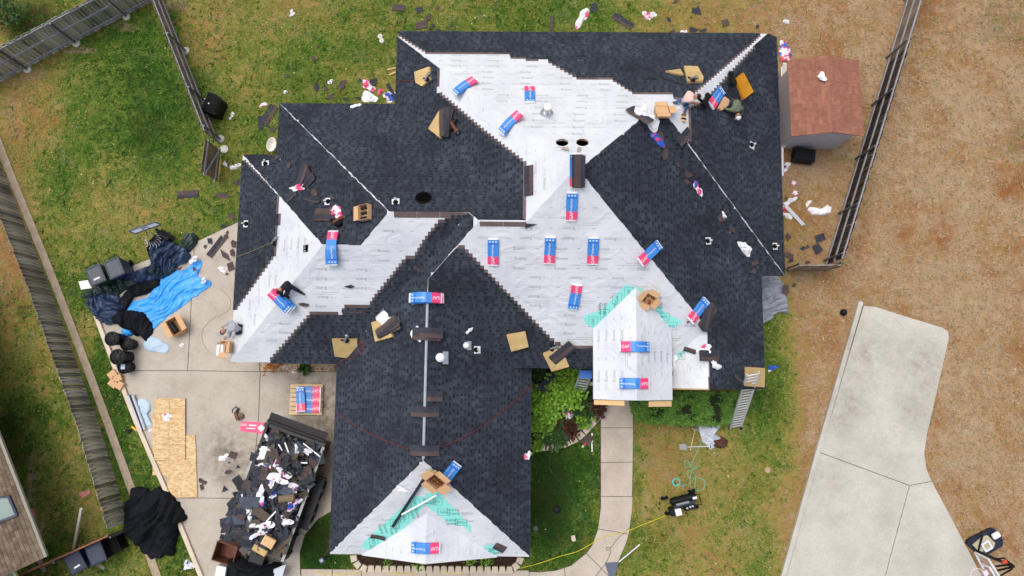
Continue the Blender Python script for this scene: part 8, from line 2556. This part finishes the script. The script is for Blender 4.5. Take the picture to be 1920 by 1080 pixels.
# hedge
def hedge():
    F = gf(1300, 765, 0, 0, .5)
    root = thing('hedge', 'broad clipped green hedge below the front eave', 'hedge', F)
    r = random.Random(8)
    inv = F.inverted()
    P = [(inv @ p).to_2d() for p in G2([(1183, 740), (1200, 735), (1400, 735), (1412, 745), (1408, 758), (1372, 782), (1364, 798), (1330, 800), (1270, 797), (1215, 795), (1194, 788), (1184, 770)], .7)]
    P = [(p.x, p.y) for p in P]
    x0, x1 = min(p[0] for p in P), max(p[0] for p in P); y0, y1 = min(p[1] for p in P), max(p[1] for p in P)
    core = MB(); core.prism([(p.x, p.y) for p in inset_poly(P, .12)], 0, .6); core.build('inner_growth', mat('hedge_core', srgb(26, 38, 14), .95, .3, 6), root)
    mb = MB(); n = 0
    while n < 11000:
        x, y = r.uniform(x0, x1), r.uniform(y0, y1)
        if not pip(P, x, y): continue
        n += 1
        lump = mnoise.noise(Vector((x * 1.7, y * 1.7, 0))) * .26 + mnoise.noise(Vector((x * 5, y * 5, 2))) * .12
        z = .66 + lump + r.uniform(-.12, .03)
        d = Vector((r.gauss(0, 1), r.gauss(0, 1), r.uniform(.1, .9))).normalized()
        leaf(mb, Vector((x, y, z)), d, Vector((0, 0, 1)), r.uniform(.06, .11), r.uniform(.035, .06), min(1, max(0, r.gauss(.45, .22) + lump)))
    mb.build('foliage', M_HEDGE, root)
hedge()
bush('dark tree crown edge cut by the upper left corner of the frame', 8, 12, .9, 1.4, M_DEEP, 420, .16, .11, seed=700)
blades('dark green plant in the gravel strip by the left wing', 571, 691, .32, .4, M_DEEP, 50, 701, W=.06)
bush('rust coloured plant in the gravel strip by the left wing', 507, 688, .36, .4, M_RUSTL, 160, .1, .06, seed=702)
bush('small dark shrub at the garage front corner post', 632, 1020, .35, .4, M_REDL, 120, .1, .05, seed=703)
# gravel strip
bed('gravel_strip', [(486, 676), (634, 678), (634, 697), (487, 696)], mat('gravel_base', srgb(120, 106, 88), .95, .3, 20), .062)
r = random.Random(3); mb = MB()
x0, y0, x1, y1 = 490, 680, 628, 695.5
for i in range(1500):
    p = G(r.uniform(x0, x1), r.uniform(y0, y1)); s = r.uniform(.02, .04)
    mb.mesh([p + Vector((a * s * r.uniform(.8, 1.2), b_ * s * r.uniform(.8, 1.2), .062 + (c if c < 0 else c * s))) for a, b_, c in ((-1, -1, 0), (1, -1, 0), (1, 1, 0), (-1, 1, 0), (-.5, -.5, 1), (.5, -.5, 1), (.5, .5, 1), (-.5, .5, 1))], [(4, 5, 6, 7), (0, 1, 5, 4), (1, 2, 6, 5), (2, 3, 7, 6), (3, 0, 4, 7)], 0, r.random())
tag(mb.build('gravel', mat('gravel_stone', srgb(184, 164, 138), .9, .15, 6, tint=.5)), 'rounded tan gravel in the strip along the left wing', 'gravel', kind='stuff')
r = random.Random(9); mb = MB()
for px in ([(668, 1030), (662, 1046), (676, 1060), (960, 1061), (976, 1046), (976, 1032)],):
    Q = [(p.x, p.y) for p in G2(px)]
    xs = [q[0] for q in Q]; ys = [q[1] for q in Q]
    for i in range(2500):
        x, y = r.uniform(min(xs), max(xs)), r.uniform(min(ys), max(ys))
        if not pip(Q, x, y): continue
        d = Vector((r.gauss(0, 1), r.gauss(0, 1), r.gauss(0, .3))).normalized()
        leaf(mb, Vector((x, y, .06 + r.uniform(0, .03))), d, Vector((0, 0, 1)), r.uniform(.04, .1), r.uniform(.015, .03), r.random())
tag(mb.build('bark_chips', leaf_mat('bark_chip', srgb(30, 20, 16), srgb(96, 66, 48))), 'dark bark chips in the bed below the garage gable', 'bark chips', kind='stuff')
# lamp post at the garage corner
F = gf(604, 1050, 30, 0, .6)
root = thing('garden_lamp', 'small grey square garden lamp on a bent arm at the garage corner', 'garden lamp', F)
b = MB(); b.box((0, 0, .62), (.2, .2, .12)); o = b.build('lamp_head', M_BINB, root); bevel(o, .02)
b = MB(); b.box((0, 0, .685), (.12, .12, .01)); b.build('lamp_top', M_TGREY, root)
b = MB(); b.tube([(0, 0, 0), (0, 0, .55)], .03, 8); b.build('post', M_STEM, root)
b = MB(); b.tube([(.05, .05, .5), (.5, .3, .6)], .025, 6); b.build('arm', M_STEM, root)
# leaf litter and pale specks in the turf
r = random.Random(14); mb = MB()
for i in range(420):
    x, y = r.uniform(-20, 20), r.uniform(-8, 15.5)
    p = Vector((x, y, .012)); a = r.uniform(0, 6.28)
    leaf(mb, p, Vector((math.cos(a), math.sin(a), .15)), Vector((0, 0, 1)), r.uniform(.05, .1), r.uniform(.03, .06), r.random())
tag(mb.build('fallen_leaves', leaf_mat('dry_leaf', srgb(168, 140, 90), srgb(226, 206, 160))), 'pale fallen leaves scattered over the lawns', 'leaves', kind='stuff')
